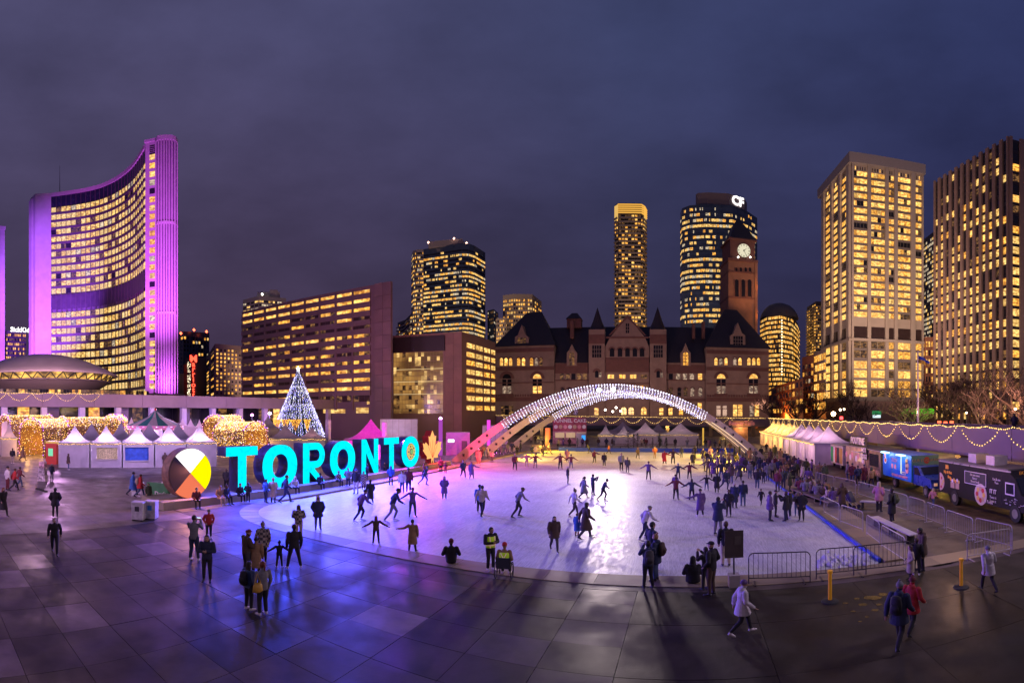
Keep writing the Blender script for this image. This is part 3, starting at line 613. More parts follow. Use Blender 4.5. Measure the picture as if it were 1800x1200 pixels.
# ---------------------------------------------------------------- old city hall
mst = mat('pink_sandstone', (.29, .195, .165), .85, var=.14, scale=.5, bump=.3); mst2 = mat('brown_sandstone', (.165, .075, .068), .85, var=.15, scale=.7, bump=.3); mroof = mat('slate_roof', (.028, .022, .03), .6, var=.2, scale=.6)
oh = thing('old_city_hall', 'large old sandstone city hall with steep dark roofs, gables and arched windows', 'building', (*at(1110, 185)[:2], 0))
fo = Face(at(871.5, 190), at(1350.5, 190)); BD = 24
B1 = MB()
fo.addpx(B1, 871.5, 975, 608, 742, -BD, 1.2); B1.build('wall', mst, oh); B1 = MB(); fo.addpx(B1, 1240, 1350, 612, 742, -BD, 1.2); B1.build('wall', mst, oh)
B1 = MB(); fo.addpx(B1, 975, 1240, 636, 742, -BD, 0); B1.build('wall', mst, oh)
B1 = MB(); fo.addpx(B1, 1035.5, 1063.5, 580, 742, -6, 1.6); B1.build('turret_wall', mst, oh); B1 = MB(); fo.addpx(B1, 1142, 1171, 580, 742, -6, 1.6); B1.build('turret_wall', mst, oh)
# central gable
B1 = MB(); fo.poly(B1, [(1064, 742), (1064, 610), (1072, 594), (1082, 582), (1092, 569), (1098, 562), (1103, 559), (1108, 562), (1114, 569), (1124, 582), (1134, 594), (1141, 610), (1141, 742)], -8, .8); B1.build('gable', mst, oh)
B1 = MB(); fo.poly(B1, [(1070, 590), (1103, 554.5), (1136, 590), (1133, 590), (1103, 559.5), (1073, 590)], .8, 1.2); B1.build('gable_coping', mst2, oh)
# roofs
def roof(px0, px1, ye, tx0, tx1, yt, back=BD, over=1.2, dz=9):
    b = MB(); xm = (px0+px1)/2; za, zb = fo.z(xm, ye), fo.z(xm, yt); zb = zb
    u0, u1, t0, t1 = fo.u(px0), fo.u(px1), fo.u(tx0), fo.u(tx1)
    b.hexa([fo.p(u0, za, over), fo.p(u1, za, over), fo.p(u1, za, -back), fo.p(u0, za, -back), fo.p(t0, zb, -dz+.5), fo.p(t1, zb, -dz+.5), fo.p(t1, zb, -dz-.5), fo.p(t0, zb, -dz-.5)]); b.build('roof', mroof, oh)
roof(869, 978, 608.5, 918, 945, 541, 20, 1.8); roof(1238, 1354, 612, 1281, 1303, 536, 20, 1.8)
b = MB(); za, zb = fo.z(1100, 637), fo.z(1100, 566.5); u0, u1 = fo.u(960), fo.u(1262)
b.hexa([fo.p(u0, za, .5), fo.p(u1, za, .5), fo.p(u1, za, -20), fo.p(u0, za, -20), fo.p(u0, zb, -9), fo.p(u1, zb, -9), fo.p(u1, zb, -11), fo.p(u0, zb, -11)]); b.build('roof', mroof, oh)
for x0, x1, yt in ((1036, 1063, 538), (1142.5, 1170.5, 537)):
    b = MB(); xm = (x0+x1)/2; z0 = fo.z(xm, 580); z1 = fo.z(xm, yt); u0, u1 = fo.u(x0)-.3, fo.u(x1)+.3; n = 12
    cc = (u0+u1)/2; r = (u1-u0)/2
    for i in range(n):
        a, a2 = 2*pi*i/n, 2*pi*(i+1)/n
        for (ra, zA_, rb, zB_) in ((1.04*r, z0, .55*r, z0+(z1-z0)*.40), (.55*r, z0+(z1-z0)*.40, .02, z1)):
            b.poly([fo.p(cc+ra*cos(a), zA_, -2.2+ra*sin(a)), fo.p(cc+ra*cos(a2), zA_, -2.2+ra*sin(a2)), fo.p(cc+rb*cos(a2), zB_, -2.2+rb*sin(a2)), fo.p(cc+rb*cos(a), zB_, -2.2+rb*sin(a))])
    b.build('spire', mroof, oh)
    fo.piece('stone_band', mst2, fo.u(x0)-.1, fo.u(x1)+.1, fo.z(xm, 605), fo.z(xm, 589), 1.6, 1.75, oh)
# courses of darker stone
for x0, x1, ys, o in ((872, 975, ((613, 619), (645, 651), (698, 705), (672, 673.5)), 1.2), (1241, 1350, ((617, 623), (646, 652), (699, 706), (674, 675.5)), 1.2), (975.5, 1035, ((639, 656), (667, 669), (699, 704)), 0), (1171.5, 1239.5, ((641, 656), (667, 669), (700, 705)), 0), (1064.5, 1141, ((592, 595), (629, 631), (632, 654), (673, 675)), .8)):
    for ya, yb in ys: fo.piece('stone_band', mst2, fo.u(x0), fo.u(x1), fo.z((x0+x1)/2, yb), fo.z((x0+x1)/2, ya), o, o+.3, oh)
for k in range(2):
    x0, x1, yy = ((872, 975, 693), (1241, 1350, 694))[k]
    for a, b_ in split(fo.u(x0), fo.u(x1), 24, .4): fo.piece('corbel', mst2, a, b_, fo.z((x0+x1)/2, yy+4), fo.z((x0+x1)/2, yy), 1.2, 1.55, oh)
# windows of the old city hall
wm = {'l': w_bright, 'y': w_gold, 'p': litwin('win_blind', (.28, .18, .14), (.8, .55, .36), .3, .8, 1.2), 'd': w_dark, 's': w_dim}
mfr = mat('window_bar', (.22, .16, .14), .6)
def owin(x0, x1, y0, y1, k, o, arch=False, surround=0, bars=(1, 1), name='window'):
    b = MB(); pts = [(x0, y1), (x1, y1)]
    if arch: r = (x1-x0)/2; pts += [((x0+x1)/2+r*cos(t*pi/8), y0+r-r*sin(t*pi/8)) for t in range(9)]
    else: pts += [(x1, y0), (x0, y0)]
    fo.poly(b, pts, o-.1, o+.06); w = b.build(name, wm[k], oh)
    xm = (x0+x1)/2
    if surround:
        b = MB(); s = surround; r = (x1-x0)/2
        if arch: ring = [(xm+(r+s)*cos(t*pi/8), y0+r-(r+s)*sin(t*pi/8)) for t in range(9)]+[(xm-r*cos(t*pi/8), y0+r-r*sin(t*pi/8)) for t in range(9)]
        else: ring = [(x1+s, y1), (x1+s, y0-s), (x0-s, y0-s), (x0-s, y1), (x0, y1), (x0, y0), (x1, y0), (x1, y1)]
        fo.poly(b, ring, o, o+.35); b.build('arch_stone' if arch else 'surround', mst2, oh)
    for i in range(1, bars[0]): u = x0+(x1-x0)*i/bars[0]; fo.piece('bar', mfr, fo.u(u)-.09, fo.u(u)+.09, fo.z(xm, y1), fo.z(xm, y0), o+.06, o+.14, w)
    for i in range(1, bars[1]): yy = y0+(y1-y0)*i/bars[1]; fo.piece('bar', mfr, fo.u(x0), fo.u(x1), fo.z(xm, yy)-.09, fo.z(xm, yy)+.09, o+.06, o+.145, w)
for xs, ks in (((883, 891, 899), 'lll'), ((913, 921.5), 'yl'), ((935.5, 944, 952), 'yps')):
    for x, k in zip(xs, ks): owin(x-2.7, x+2.7, 629.5, 643, k, 1.2, True, 1.3)
for xs, ks in (((1257.5, 1266, 1275), 'lpl'), ((1290.5, 1299.5), 'pl'), ((1315, 1323.5, 1332), 'lly')):
    for x, k in zip(xs, ks): owin(x-2.7, x+2.7, 629.5, 642, k, 1.2, True, 1.3)
for x, ks in ((892.5, 'dp'), (945.5, 'll'), (1266.5, 'lp'), (1323, 'lp')):
    owin(x-7.5, x+7.5, 657.5, 665.5, ks[0], 1.2, True, 5); owin(x-8, x-1, 667, 678, 'd', 1.2); owin(x+1, x+8, 667, 678, 'd', 1.2)
    owin(x-7.5, x-1, 679, 691.5, ks[1], 1.2, bars=(1, 2)); owin(x+1, x+7.5, 679, 691.5, ks[1], 1.2, bars=(1, 2)); fo.piece('sill', mst2, fo.u(x-11), fo.u(x+11), fo.z(x, 698), fo.z(x, 692), 1.2, 1.7, oh)
for x, k in ((892, 'd'), (886, 's'), (900, 's'), (941, 'd'), (949, 'd'), (1262, 'd'), (1273, 'd'), (1291, 'l'), (1300, 'l'), (1320, 'p'), (1329, 'l')):
    owin(x-3.6, x+3.6, 713 if k != 'l' else 711, 717.5, k, 1.2); owin(x-3.6, x+3.6, 719, 731, k, 1.2)
for x in (988, 998, 1008, 1018, 1028): owin(x-3.6, x+3.6, 656.5, 667, 's' if x != 1008 else 'd', 0)
for x, k in ((1179, 'd'), (1192, 'p'), (1204, 'p'), (1216, 'p'), (1230.5, 'l')): owin(x-3.6, x+3.6, 656.5, 668, k, 0)
for x, k in ((1179, 's'), (1194, 'd'), (1205, 's'), (1217, 'p'), (1231, 'p')): owin(x-3.2, x+3.2, 681, 696, k, 0, True, 1.2, (1, 2))
for x in (989, 1001, 1013, 1026): owin(x-3.2, x+3.2, 681, 696, 'd', 0, True, 1.2, (1, 2))
for x, k in ((1087.5, 'd'), (1076, 'd'), (1090, 'd'), (1103, 'd'), (1116, 'd'), (1128.5, 'd'))[1:]: owin(x-4, x+4, 612, 627, k, .8, True, 2.2)
for xs, ks in (((1071, 1077), 'll'), ((1091, 1097), 'yl'), ((1110, 1116), 'll'), ((1129, 1135), 'ss')):
    for x, k in zip(xs, ks): owin(x-2.5, x+2.5, 658.5, 665.5, k, .8)
for x in (1074, 1094, 1113, 1132): owin(x-4.5, x+4.5, 648, 652.6, 's', .83, True)
for x, k in ((1116, 'y'), (1128, 'y'), (1135, 's')): owin(x-2.6, x+2.6, 678, 686, k, .8)
for x in (1049.5, 1156.5): owin(x-8, x+8, 608, 629, 'd', 1.6, bars=(4, 3)); owin(x-3, x+3, 652, 664, 'd', 1.6, True, 4); owin(x+4, x+8, 655, 664, 'p', 1.6)
owin(1100, 1106, 569, 586, 'd', .8, bars=(2, 3))
# ground floor
for x in (1096.5, 1109.5, 1131.5): owin(x-4.6, x+4.6, 715.5, 728.5, 'l', .8, True, 1, (2, 2))
for x, k in ((1049, 'l'), (1162, 'l'), (1178.5, 'l'), (1197, 'y'), (1230, 'l'), (1000, 's'), (1012, 'd')): owin(x-3.4, x+3.4, 717 if x < 1190 else 708, 729, k, 1.6 if x in (1049, 1162) else 0, bars=(1, 2))
# dormers: gabled, standing on the eaves
def dormer(x, w, yb, ye, yt, o, kx):
    b = MB(); fo.poly(b, [(x-w, yb), (x-w, ye), (x-w*.55, ye-4), (x, yt), (x+w*.55, ye-4), (x+w, ye), (x+w, yb)], o-6, o+.1); b.build('dormer', mst, oh)
    return o+.1
o = dormer(918, 12, 616, 593, 571, .9, 0); owin(911, 925, 594, 616, 's', o, bars=(3, 3)); owin(912, 924.5, 607.5, 616, 'p', o+.02, bars=(3, 1))
o = dormer(1296, 13, 617, 590, 567.5, .9, 0); owin(1288, 1304.5, 591.5, 615, 'd', o, bars=(4, 4))
o = dormer(1005.5, 9, 643, 620, 605, .4, 0); owin(1001, 1010, 619, 642, 's', o, True, 0, (2, 4))
o = dormer(1205, 9, 643, 620, 603, .4, 0); owin(1200.5, 1209.5, 619, 642, 'y', o, True, 0, (2, 4))
# cupola and chimneys
cu = MB(); fo.addpx(cu, 992, 1018, 553.5, 570, -12, -7); cu.build('cupola', mst2, oh)
cu = MB(); b = cu; z0, z1 = fo.z(1005, 553.5), fo.z(1005, 541.5); u0, u1 = fo.u(990.5), fo.u(1019); t0, t1 = fo.u(1000), fo.u(1010)
b.hexa([fo.p(u0, z0, -6.5), fo.p(u1, z0, -6.5), fo.p(u1, z0, -12.5), fo.p(u0, z0, -12.5), fo.p(t0, z1, -9), fo.p(t1, z1, -9), fo.p(t1, z1, -10), fo.p(t0, z1, -10)]); b.build('cupola_roof', mroof, oh)
for x0, x1, y0 in ((1000, 1006.5, 560), (1219, 1224, 565), (1236.5, 1241.5, 562)): b = MB(); fo.addpx(b, x0, x1, y0, 592, -5.5, -3.5); b.build('chimney', mst2, oh)
# added area lamps for dim street glow on the old hall
for x, e_ in ((925, 1900), (1100, 2900), (1295, 2400)):
    q = fo.q(x, 700, 0); n = fo.n; lamp('street_glow_fill', 'AREA', (q.x+n.x*34, q.y+n.y*34, 8), (1, .62, .45), e_, 6, target=(q.x, q.y, 26))
# ---------------------------------------------------------------- clock tower
ct = thing('clock_tower', 'tall sandstone clock tower with glowing clock face and pointed dark roof', 'clock tower', (*at(1305, 205)[:2], 0))
ft = Face(at(1280.5, 204), at(1330.5, 208)); f2 = ft
TD = ft.L*1.0
def tbox(name, m, x0, x1, y0, y1, o=0., back=None):
    b = MB(); ft.addbox(b, ft.u(x0), ft.u(x1), ft.z(1305, y1), ft.z(1305, y0), -(back or TD)-o, o); return b.build(name, m, ct)
mtw = mat('tower_sandstone', (.26, .135, .095), .85, var=.15, scale=.5, bump=.3)
tbox('wall', mtw, 1280.5, 1329.5, 459, 742); tbox('clock_stage', mst2, 1284, 1327, 421, 456, -.2)
tbox('cornice', mst2, 1279, 1331.5, 455.5, 460, .8); tbox('cornice', mst2, 1281, 1330, 419, 422, .3); tbox('cornice', mst2, 1280, 1330.5, 477.5, 480, .3); tbox('cornice', mst2, 1280, 1330.5, 522, 525, .3)
b = MB(); cu0, cu1 = ft.u(1283), ft.u(1329); zc0, zc1 = ft.z(1305, 420), ft.z(1305, 374); um = ft.u(1305); k = .5
b.hexa([ft.p(cu0, zc0, .4), ft.p(cu1, zc0, .4), ft.p(cu1, zc0, -TD-.3), ft.p(cu0, zc0, -TD-.3), ft.p(um-2.4, zc0+7.4, -TD/2+2.4), ft.p(um+2.4, zc0+7.4, -TD/2+2.4), ft.p(um+2.4, zc0+7.4, -TD/2-2.4), ft.p(um-2.4, zc0+7.4, -TD/2-2.4)])
b.hexa([ft.p(um-2.4, zc0+7.4, -TD/2+2.4), ft.p(um+2.4, zc0+7.4, -TD/2+2.4), ft.p(um+2.4, zc0+7.4, -TD/2-2.4), ft.p(um-2.4, zc0+7.4, -TD/2-2.4), ft.p(um-.1, zc1, -TD/2+.1), ft.p(um+.1, zc1, -TD/2+.1), ft.p(um+.1, zc1, -TD/2-.1), ft.p(um-.1, zc1, -TD/2-.1)])
b.build('spire_roof', mroof, ct)
# clock: dial, numerals as bars, hands
cc = ft.q(1307.5, 440.5, .02); R = 2.95
b = MB(); b.extr([cc+ft.t*R*cos(t*pi/16)+Vector((0, 0, R*sin(t*pi/16))) for t in range(32)], ft.n*.15); dial = b.build('clock_face', glow('dial', (1, .92, .66), .82), ct)
mink = mat('clock_black', (.01, .01, .01), .6, var=0)
b = MB(); ring = [cc+ft.n*.16+ft.t*(R+.15)*cos(t*pi/16)+Vector((0, 0, (R+.15)*sin(t*pi/16))) for t in range(32)]; ring2 = [cc+ft.n*.16+ft.t*(R-.12)*cos(t*pi/16)+Vector((0, 0, (R-.12)*sin(t*pi/16))) for t in range(32)]
for i in range(32): j = (i+1) % 32; b.extr([ring[i], ring[j], ring2[j], ring2[i]], ft.n*.1)
b.build('clock_rim', mst2, ct)
for h in range(12):
    a = pi/2-h*pi/6; d = ft.t*cos(a)+Vector((0, 0, sin(a))); s = ft.t*sin(a)-Vector((0, 0, cos(a))); b = MB(); p0 = cc+ft.n*.16
    for off in ((-.22, 0, .22) if h % 3 == 0 else (-.13, .13)): b.extr([p0+d*R*.68+s*(off-.05), p0+d*R*.90+s*(off-.05), p0+d*R*.90+s*(off+.05), p0+d*R*.68+s*(off+.05)], ft.n*.06)
    b.build('numeral', mink, dial)
for a, L_, w_ in ((radians(90-50), .5, .16), (radians(90-152), .78, .11)):
    d = ft.t*cos(a)+Vector((0, 0, sin(a))); s = ft.t*sin(a)-Vector((0, 0, cos(a))); b = MB(); p0 = cc+ft.n*.24
    b.extr([p0-d*R*.15-s*w_, p0+d*R*L_-s*w_*.4, p0+d*R*L_+s*w_*.4, p0-d*R*.15+s*w_], ft.n*.05); b.build('clock_hand', mink, dial)
for x in (1297, 1318):
    b = MB(); b.octa(ft.q(x, 452.5, .6), .45); b.build('dial_lamp', glow('lamp_white', (1, .9, .75), 8), ct)
for x0, x1, y0, y1 in ((1291.5, 1298, 491, 521), (1303, 1309.5, 491, 521), (1314, 1320.5, 491, 521), (1292, 1296, 470, 477), (1300, 1304, 470, 477), (1308.5, 1312.5, 470, 477), (1316, 1320, 470, 477)):
    b = MB(); r = (x1-x0)/2; ft.poly(b, [(x0, y1), (x1, y1)]+[((x0+x1)/2+r*cos(t*pi/6), y0+r-r*sin(t*pi/6)) for t in range(7)], -.1, .05); b.build('belfry_opening', w_dark, ct)
    ft.piece('jamb', mst2, ft.u(x0)-.35, ft.u(x0), ft.z(1305, y1), ft.z(1305, y0+2), 0, .35, ct); ft.piece('jamb', mst2, ft.u(x1), ft.u(x1)+.35, ft.z(1305, y1), ft.z(1305, y0+2), 0, .35, ct)
b = MB(); ft.addbox(b, ft.L-1.0, ft.L+.15, 0, ft.z(1305, 460), -2, .5); b.build('side_edge_strip', mtw, ct)  # added strip for the tower's side face, there to catch the orange light
for z_ in (36, 48, 60): q = ft.p(ft.L+1.3, z_, 1.6); lamp('orange_floodlight', 'POINT', q, (1, .30, .02), 420, .3)
q = ft.p(ft.L*.6, 45, 14); lamp('orange_floodlight', 'SPOT', q, (1, .42, .16), 6500, .5, target=ft.p(ft.L*.5, 62, 0), spot=70, blend=.8)
# ---------------------------------------------------------------- condo tower with glowing crown
th, V, z, FS = highrise('condo_tower', 'slim apartment tower with balconies and glowing golden crown', 420, 1, [(1080.5, 361), (1086.5, 357), (1127, 357.5), (1132, 361), (1135.5, 368)], mdk, 29, [2, 7, 2, 2], [w_gold, w_dark, w_dim, w_bright], (2.6, 4, 3, .8), mtan, mdk, y0=376, y1=575, gv=.42, gh=.25, osp=1.3, opi=.3, limit=260)
for k in range(5):
    b = MB()
    for f in FS[1:]: f.addbox(b, -.3, f.L+.3, zy(359.5+3.6*k, 420)-.3, zy(359.5+3.6*k, 420)+.3, .1, 1.2)
    b.build('crown_light_band', glow('crown_gold', (1, .50, .08), 1.0), th)
for k_, y_ in ((0, 385), (3, 400)): b = MB(); FS[k_].addbox(b, 0, FS[k_].L, zy(y_, 420), zy(359, 420), .02, .3); b.build('crown_side_panel', glow('crown_side', (1, .60, .16), .8), th)
# glass tower with the CF sign
hl = [.2, .4, .65, .95, .35, .55, .5, .5, .3, .98, .4, .75, .95, .97, .7, .3, .65, .5, .75, .85, .7]
th, V, z, FS = highrise('curved_glass_tower', 'blue glass office tower with rounded corner and broken rows of lit windows', 400, 2, [(1196, 374), (1199, 366), (1212, 361), (1240, 358.5), (1288, 361), (1315, 372), (1331, 383)], mblue, 21, [2, 8, 14, 24, 12, 8], [w_white, w_pale, w_gold, w_blue], (1, 1, 1, 1), mblue, mblue, y0=364, y1=570, gv=.5, gh=.08, osp=.2, piers=False, limit=300,
    lit=lambda i, j, k: runlit(hl[i], i, k, j, (0, 1, 1, 2), 3))
VV = [at(x, d) for x, d in ((1223, 404), (1227, 401), (1245, 400), (1281, 402), (1309, 412), (1313, 420))]
b = MB(); pp = VV+[VV[-1]*1.03, VV[0]*1.03]; A_ = sum(pp[i].x*pp[(i+1) % len(pp)].y-pp[(i+1) % len(pp)].x*pp[i].y for i in range(len(pp)))
b.prism([(p.x, p.y) for p in (pp if A_ > 0 else pp[::-1])], z-1, zy(338, 400)); b.build('rooftop_drum', mat('drum_cladding', (.20, .15, .16), .6), th)
fcf = Face(VV[3], VV[4])
text('CF', 10.5, glow('sign_white'), th, fcf.q(1296.5, 354.5, .5), fcf.ang, ext=.15, bold=.25)
# domed tower
th, V, z, FS = highrise('domed_tower', 'far office tower glowing yellow with a dark domed top', 300, 2, [(1336, 560), (1348, 553), (1372, 550), (1392, 556), (1402, 568), (1406, 580)], mdk, 17, [6, 10, 8, 4, 2], [w_gold, w_bright, w_pale, w_dim, w_dark], (5, 3, 2, 1, .5), mdk, mdk, y0=553, y1=695, gv=.42, gh=.12, osp=.2, opi=.2)
c_ = at(1370, 314); b = MB(); b.lathe([(12.5, z-1), (11.5, z+2), (9.5, z+5), (7, z+7.2), (3.5, z+8.6), (0, z+9)], (c_.x, c_.y, 0), 20); b.build('dome', mdk, th, smooth=True)
b = MB(); [b.octa(FS[2].q(1372.5, y, .8), .45) for y in range(563, 660, 5)]; b.build('light_strip', glow('warm_white_bulb'), th, kind='stuff')
highrise('balcony_tower', 'dark tower with warm balcony lights left of the big pale tower', 310, 1, [(1418.5, 540), (1434, 529.5), (1452, 530)], mdk, 24, [5, 6], [w_gold, w_dim, w_dark, w_bright], (1.5, 2, 3, .6), mtan, mdk, y0=533, y1=660, gv=.45, gh=.15, osp=.9, opi=.3)
highrise('brick_block', 'low orange lit brick block behind the bare trees', 215, 1, [(1350, 686), (1366, 678), (1412, 664)], mbrick, 4, [2, 8], [w_gold, w_dim, w_dark], (2, 3, 4), mbrick, mbrick, y0=680, y1=728, gv=.4, gh=.4, osp=.05, opi=.05, cat='building')
highrise('brick_block', 'taller brown brick block beside the big pale tower', 222, 0, [(1410, 628), (1431, 622)], mbrick, 7, [4], [w_gold, w_dim, w_dark, w_white], (2, 2, 4, 1), mbrick, mbrick, y0=640, y1=728, gv=.45, gh=.4, osp=.05, opi=.05, cat='building')
highrise('glass_annex', 'lower glass fronted annex with glowing yellow floors', 218, 0, [(1429.5, 621), (1452, 612)], mgrey, 6, [6], [w_bright, w_gold, w_dim], (3, 3, 2), mgrey, mtan, y0=625, y1=722, gv=.3, gh=.08, osp=.4, opi=.1, cat='building')
# ---------------------------------------------------------------- big pale tower
zt = zy(270, 225); PX = [(1447, 330), (1497, 272), (1621, 293)]
Vv = [at(x, (zt-6)*F/(728-y)) for x, y in PX]
bt = thing('pale_office_tower', 'big pale concrete office tower glowing yellow, corner towards the square, overhanging top', 'tower', (Vv[1].x, Vv[1].y, 0))
mpt = mat('tower_precast', (.44, .36, .31), .75, var=.06, scale=.3)
f1, f2 = Face(Vv[0], Vv[1]), Face(Vv[1], Vv[2])
block(bt, [Vv[0], Vv[1], Vv[2], Vv[2]+Vv[2].normalized()*30+Vector((0, 0, 0)), Vv[0]+Vv[0].normalized()*30], 0, zt-4, mpt)
b = MB(); 
ov = 1.6
q0 = [f1.p(-4.5, 0, ov), f1.p(f1.L+ov*.3, 0, ov)+f2.n*ov*.6, f2.p(f2.L+1.2, 0, ov), f2.p(f2.L+1.2, 0, -6), f1.p(-4.5, 0, -6)]
b.prism([(p.x, p.y) for p in (q0 if sum(q0[i].x*q0[(i+1) % 5].y-q0[(i+1) % 5].x*q0[i].y for i in range(5)) > 0 else q0[::-1])], zt-4, zt+.6); b.build('roof_slab', mat('tower_cap', (.30, .26, .28), .7), bt)
P = Panes(bt, [w_bright, w_gold, w_pale, w_dim, w_dark], (6, 3, 1.5, 1, .4), 300)
UP = [(f2, ((1500, 1524), (1530, 1555), (1561, 1571), (1577, 1600), (1608, 1619.5)), 1530), (f1, ((1452, 1463), (1466, 1477), (1480.5, 1491)), 1530)]
def dy(y): return zy(y, Vv[1].length)
for f, cols_, _ in UP:
    zr = [(dy(303+13.05*i+5.0), dy(303+13.05*i-3.9)) for i in range(20)]
    zr2 = [(dy(y+7), dy(y-6)) for y in (604, 621, 640, 656, 674, 690)]
    for i, (a, b_) in enumerate(zr+zr2):
        for x0, x1 in cols_:
            k = None if rnd.random() > .05 else 4
            if i >= 20: k = rnd.choice((0, 0, 1, 0, 3))
            n = max(1, round((x1-x0)/6)) if i < 20 else max(1, round((x1-x0)/12))
            for c, d in split(f.u(x0), f.u(x1), n, .05):
                P.add(f, c, d, a, b_, k=k if k is not None else rnd.choices((0, 1, 2, 3, 4), (6, 3, 1.5, .9, .3))[0])
    u0, u1 = f.u(cols_[0][0])-1, f.u(cols_[-1][1])+.6
    allz = sorted(zr+zr2)
    for (a, b_), (c, d) in zip(allz, allz[1:]):
        if c-b_ < 5: f.piece('spandrel', mpt if c < 30 else mat('spandrel_grey', (.22, .18, .17), .6), u0, u1, b_, c, .021, .35, bt)
    for x0, x1 in cols_:
        f.piece('louvre_panel', w_brown, f.u(x0), f.u(x1), dy(592), dy(573), .02, .15, bt)
    xs = [cols_[0][0]-3]+[q for (a, b_), (c, d) in zip(cols_, cols_[1:]) for q in ()]+[cols_[-1][1]+3]
    gaps = [(a[1], b_[0]) for a, b_ in zip(cols_, cols_[1:])]
    if f is f2: gaps = [(1496.5, 1499.8)]+gaps+[(1600.5, 1607.5)][:0]+[(1619.6, 1622)]
    else: gaps = [(1447.5, 1451.5)]+gaps+[(1491.5, 1496)]
    for a, b_ in gaps: f.piece('pier', mpt, f.u(a), f.u(b_), 0, zt-4.01, .023, 1.3, bt)
    f.piece('stone_band', mpt, .1, f.L+.8, dy(599), dy(594.5), .024, 1.7, bt); f.piece('stone_band', mpt, .1, f.L+.8, dy(704), dy(697), .024, 1.8, bt)
    for x0, x1 in cols_:
        for c, d in split(f.u(x0)+.4, f.u(x1)-.4, max(2, round((x1-x0)/5)), .6): P.add(f, c, d, dy(297), dy(291), k=rnd.choice((4, 3, 0)))
P.done()
f2.piece('ground_wall', mat('pinkish_stone', (.42, .26, .22), .7), 0, f2.L, 0, dy(705), 1.82, 2.6, bt); f1.piece('ground_wall', mat('pinkish_stone'), 0, f1.L, 0, dy(705), 1.82, 2.6, bt)
# towers between
highrise('banded_tower', 'grey tower with white lit rows between the two big towers', 300, 1, [(1612, 430), (1644, 405)], mdk, 22, [12], [w_white, w_pale, w_dark], (4, 2, 3), mgrey, mdk, y0=412, y1=592, gv=.4, gh=.12, opi=.1)
highrise('corner_block', 'brown corner block with small yellow windows between the big towers', 235, 1, [(1613, 598), (1626, 592), (1646, 592)], mbrick, 7, [3, 4], [w_gold, w_bright, w_dark], (4, 2, 1.5), mbrick, mbrick, y0=597, y1=705, gv=.4, gh=.45, osp=.06, opi=.06, cat='building')
# ---------------------------------------------------------------- ribbed brown tower on the right
zt = zy(240, 175); Vv = [at(x, (zt-6)*F/(728-y)) for x, y in ((1643.5, 319), (1774, 240), (1800, 247.5))]
e2_ = (Vv[2]-Vv[1]).normalized(); Vv[2] = Vv[1]+e2_*30
rt = thing('ribbed_tower', 'dark pinkish brown tower with tall ribs and scattered yellow windows', 'tower', (Vv[1].x, Vv[1].y, 0))
mrb = mat('ribbed_precast', (.25, .165, .15), .75, var=.06, scale=.3)
block(rt, [Vv[0], Vv[1], Vv[2], Vv[2]+Vv[2].normalized()*20, Vv[0]+Vv[0].normalized()*25], 0, zt-.6, mat('ribbed_core', (.03, .022, .028), .4))
f1, f2 = Face(Vv[0], Vv[1]), Face(Vv[1], Vv[2]); D_ = Vv[1].length
P = Panes(rt, [w_pale, w_bright, w_gold, w_dark, w_dim], (1, 1, 1, 1, 1), 300)
nrow = 23; zr = split(zy(740, D_), zy(246, D_), nrow+4, .3)[::-1]
for f, n in ((f1, 12), (f2, 6)):
    bays = split(0, f.L, n, .42)
    for i, (a, b_) in enumerate(zr):
        pl = min(.9, .06+.075*i) if i < 12 else (.88 if i % 4 else .5)
        for c, d in bays:
            k = rnd.choice((0, 0, 1, 2)) if rnd.random() < pl else rnd.choice((3, 3, 3, 4))
            P.add(f, c, d, a, b_, k=k)
    for j in range(n+1):
        a = 0 if j == 0 else bays[j-1][1]; b_ = f.L if j == n else bays[j][0]
        f.piece('rib', mrb, a, b_, 0, zt, .022, .8, rt)
    for i in range(len(zr)-1):
        f.piece('spandrel', mat('ribbed_core'), .1, f.L-.1, zr[i+1][1], zr[i][0], .021, .12, rt)
P.done()
# added warm fill spots imitating street glow on the fronts of the big towers
for x, d, e_, zt_ in ((1500, 150, 160000, 70), (1580, 160, 130000, 65), (1720, 120, 80000, 60), (1640, 150, 20000, 40), (1100, 340, 150000, 80), (1250, 320, 150000, 90), (780, 260, 120000, 70), (1370, 235, 60000, 50), (1440, 250, 40000, 50), (460, 200, 60000, 60), (915, 250, 80000, 60)):
    p = at(x, d); t = at(x, d+60); lamp('street_glow_fill', 'SPOT', (p.x, p.y, 9), (1, .68, .50), e_, 3, target=(t.x, t.y, zt_), spot=95, blend=1)
for x, d, z_, e_ in ((1375, 195, 5, 9000), (1410, 200, 5, 5000)): p = at(x, d); lamp('sodium_street_light', 'POINT', (p.x, p.y, z_), (1, .30, .04), e_, .5)
for x, d, z_, e_ in ((560, 88, 16, 2500), (680, 92, 16, 2500), (840, 95, 14, 2600)): p = at(x, d); lamp('street_glow_fill', 'POINT', (p.x, p.y, z_), (1, .50, .38), e_, 2)
ORD = ['nearest', 'second', 'third', 'fourth', 'fifth', 'sixth', 'seventh', 'eighth', 'ninth', 'tenth', 'eleventh', 'twelfth', 'thirteenth', 'fourteenth', 'fifteenth', 'sixteenth', 'seventeenth', 'eighteenth', 'nineteenth', 'twentieth', 'last']
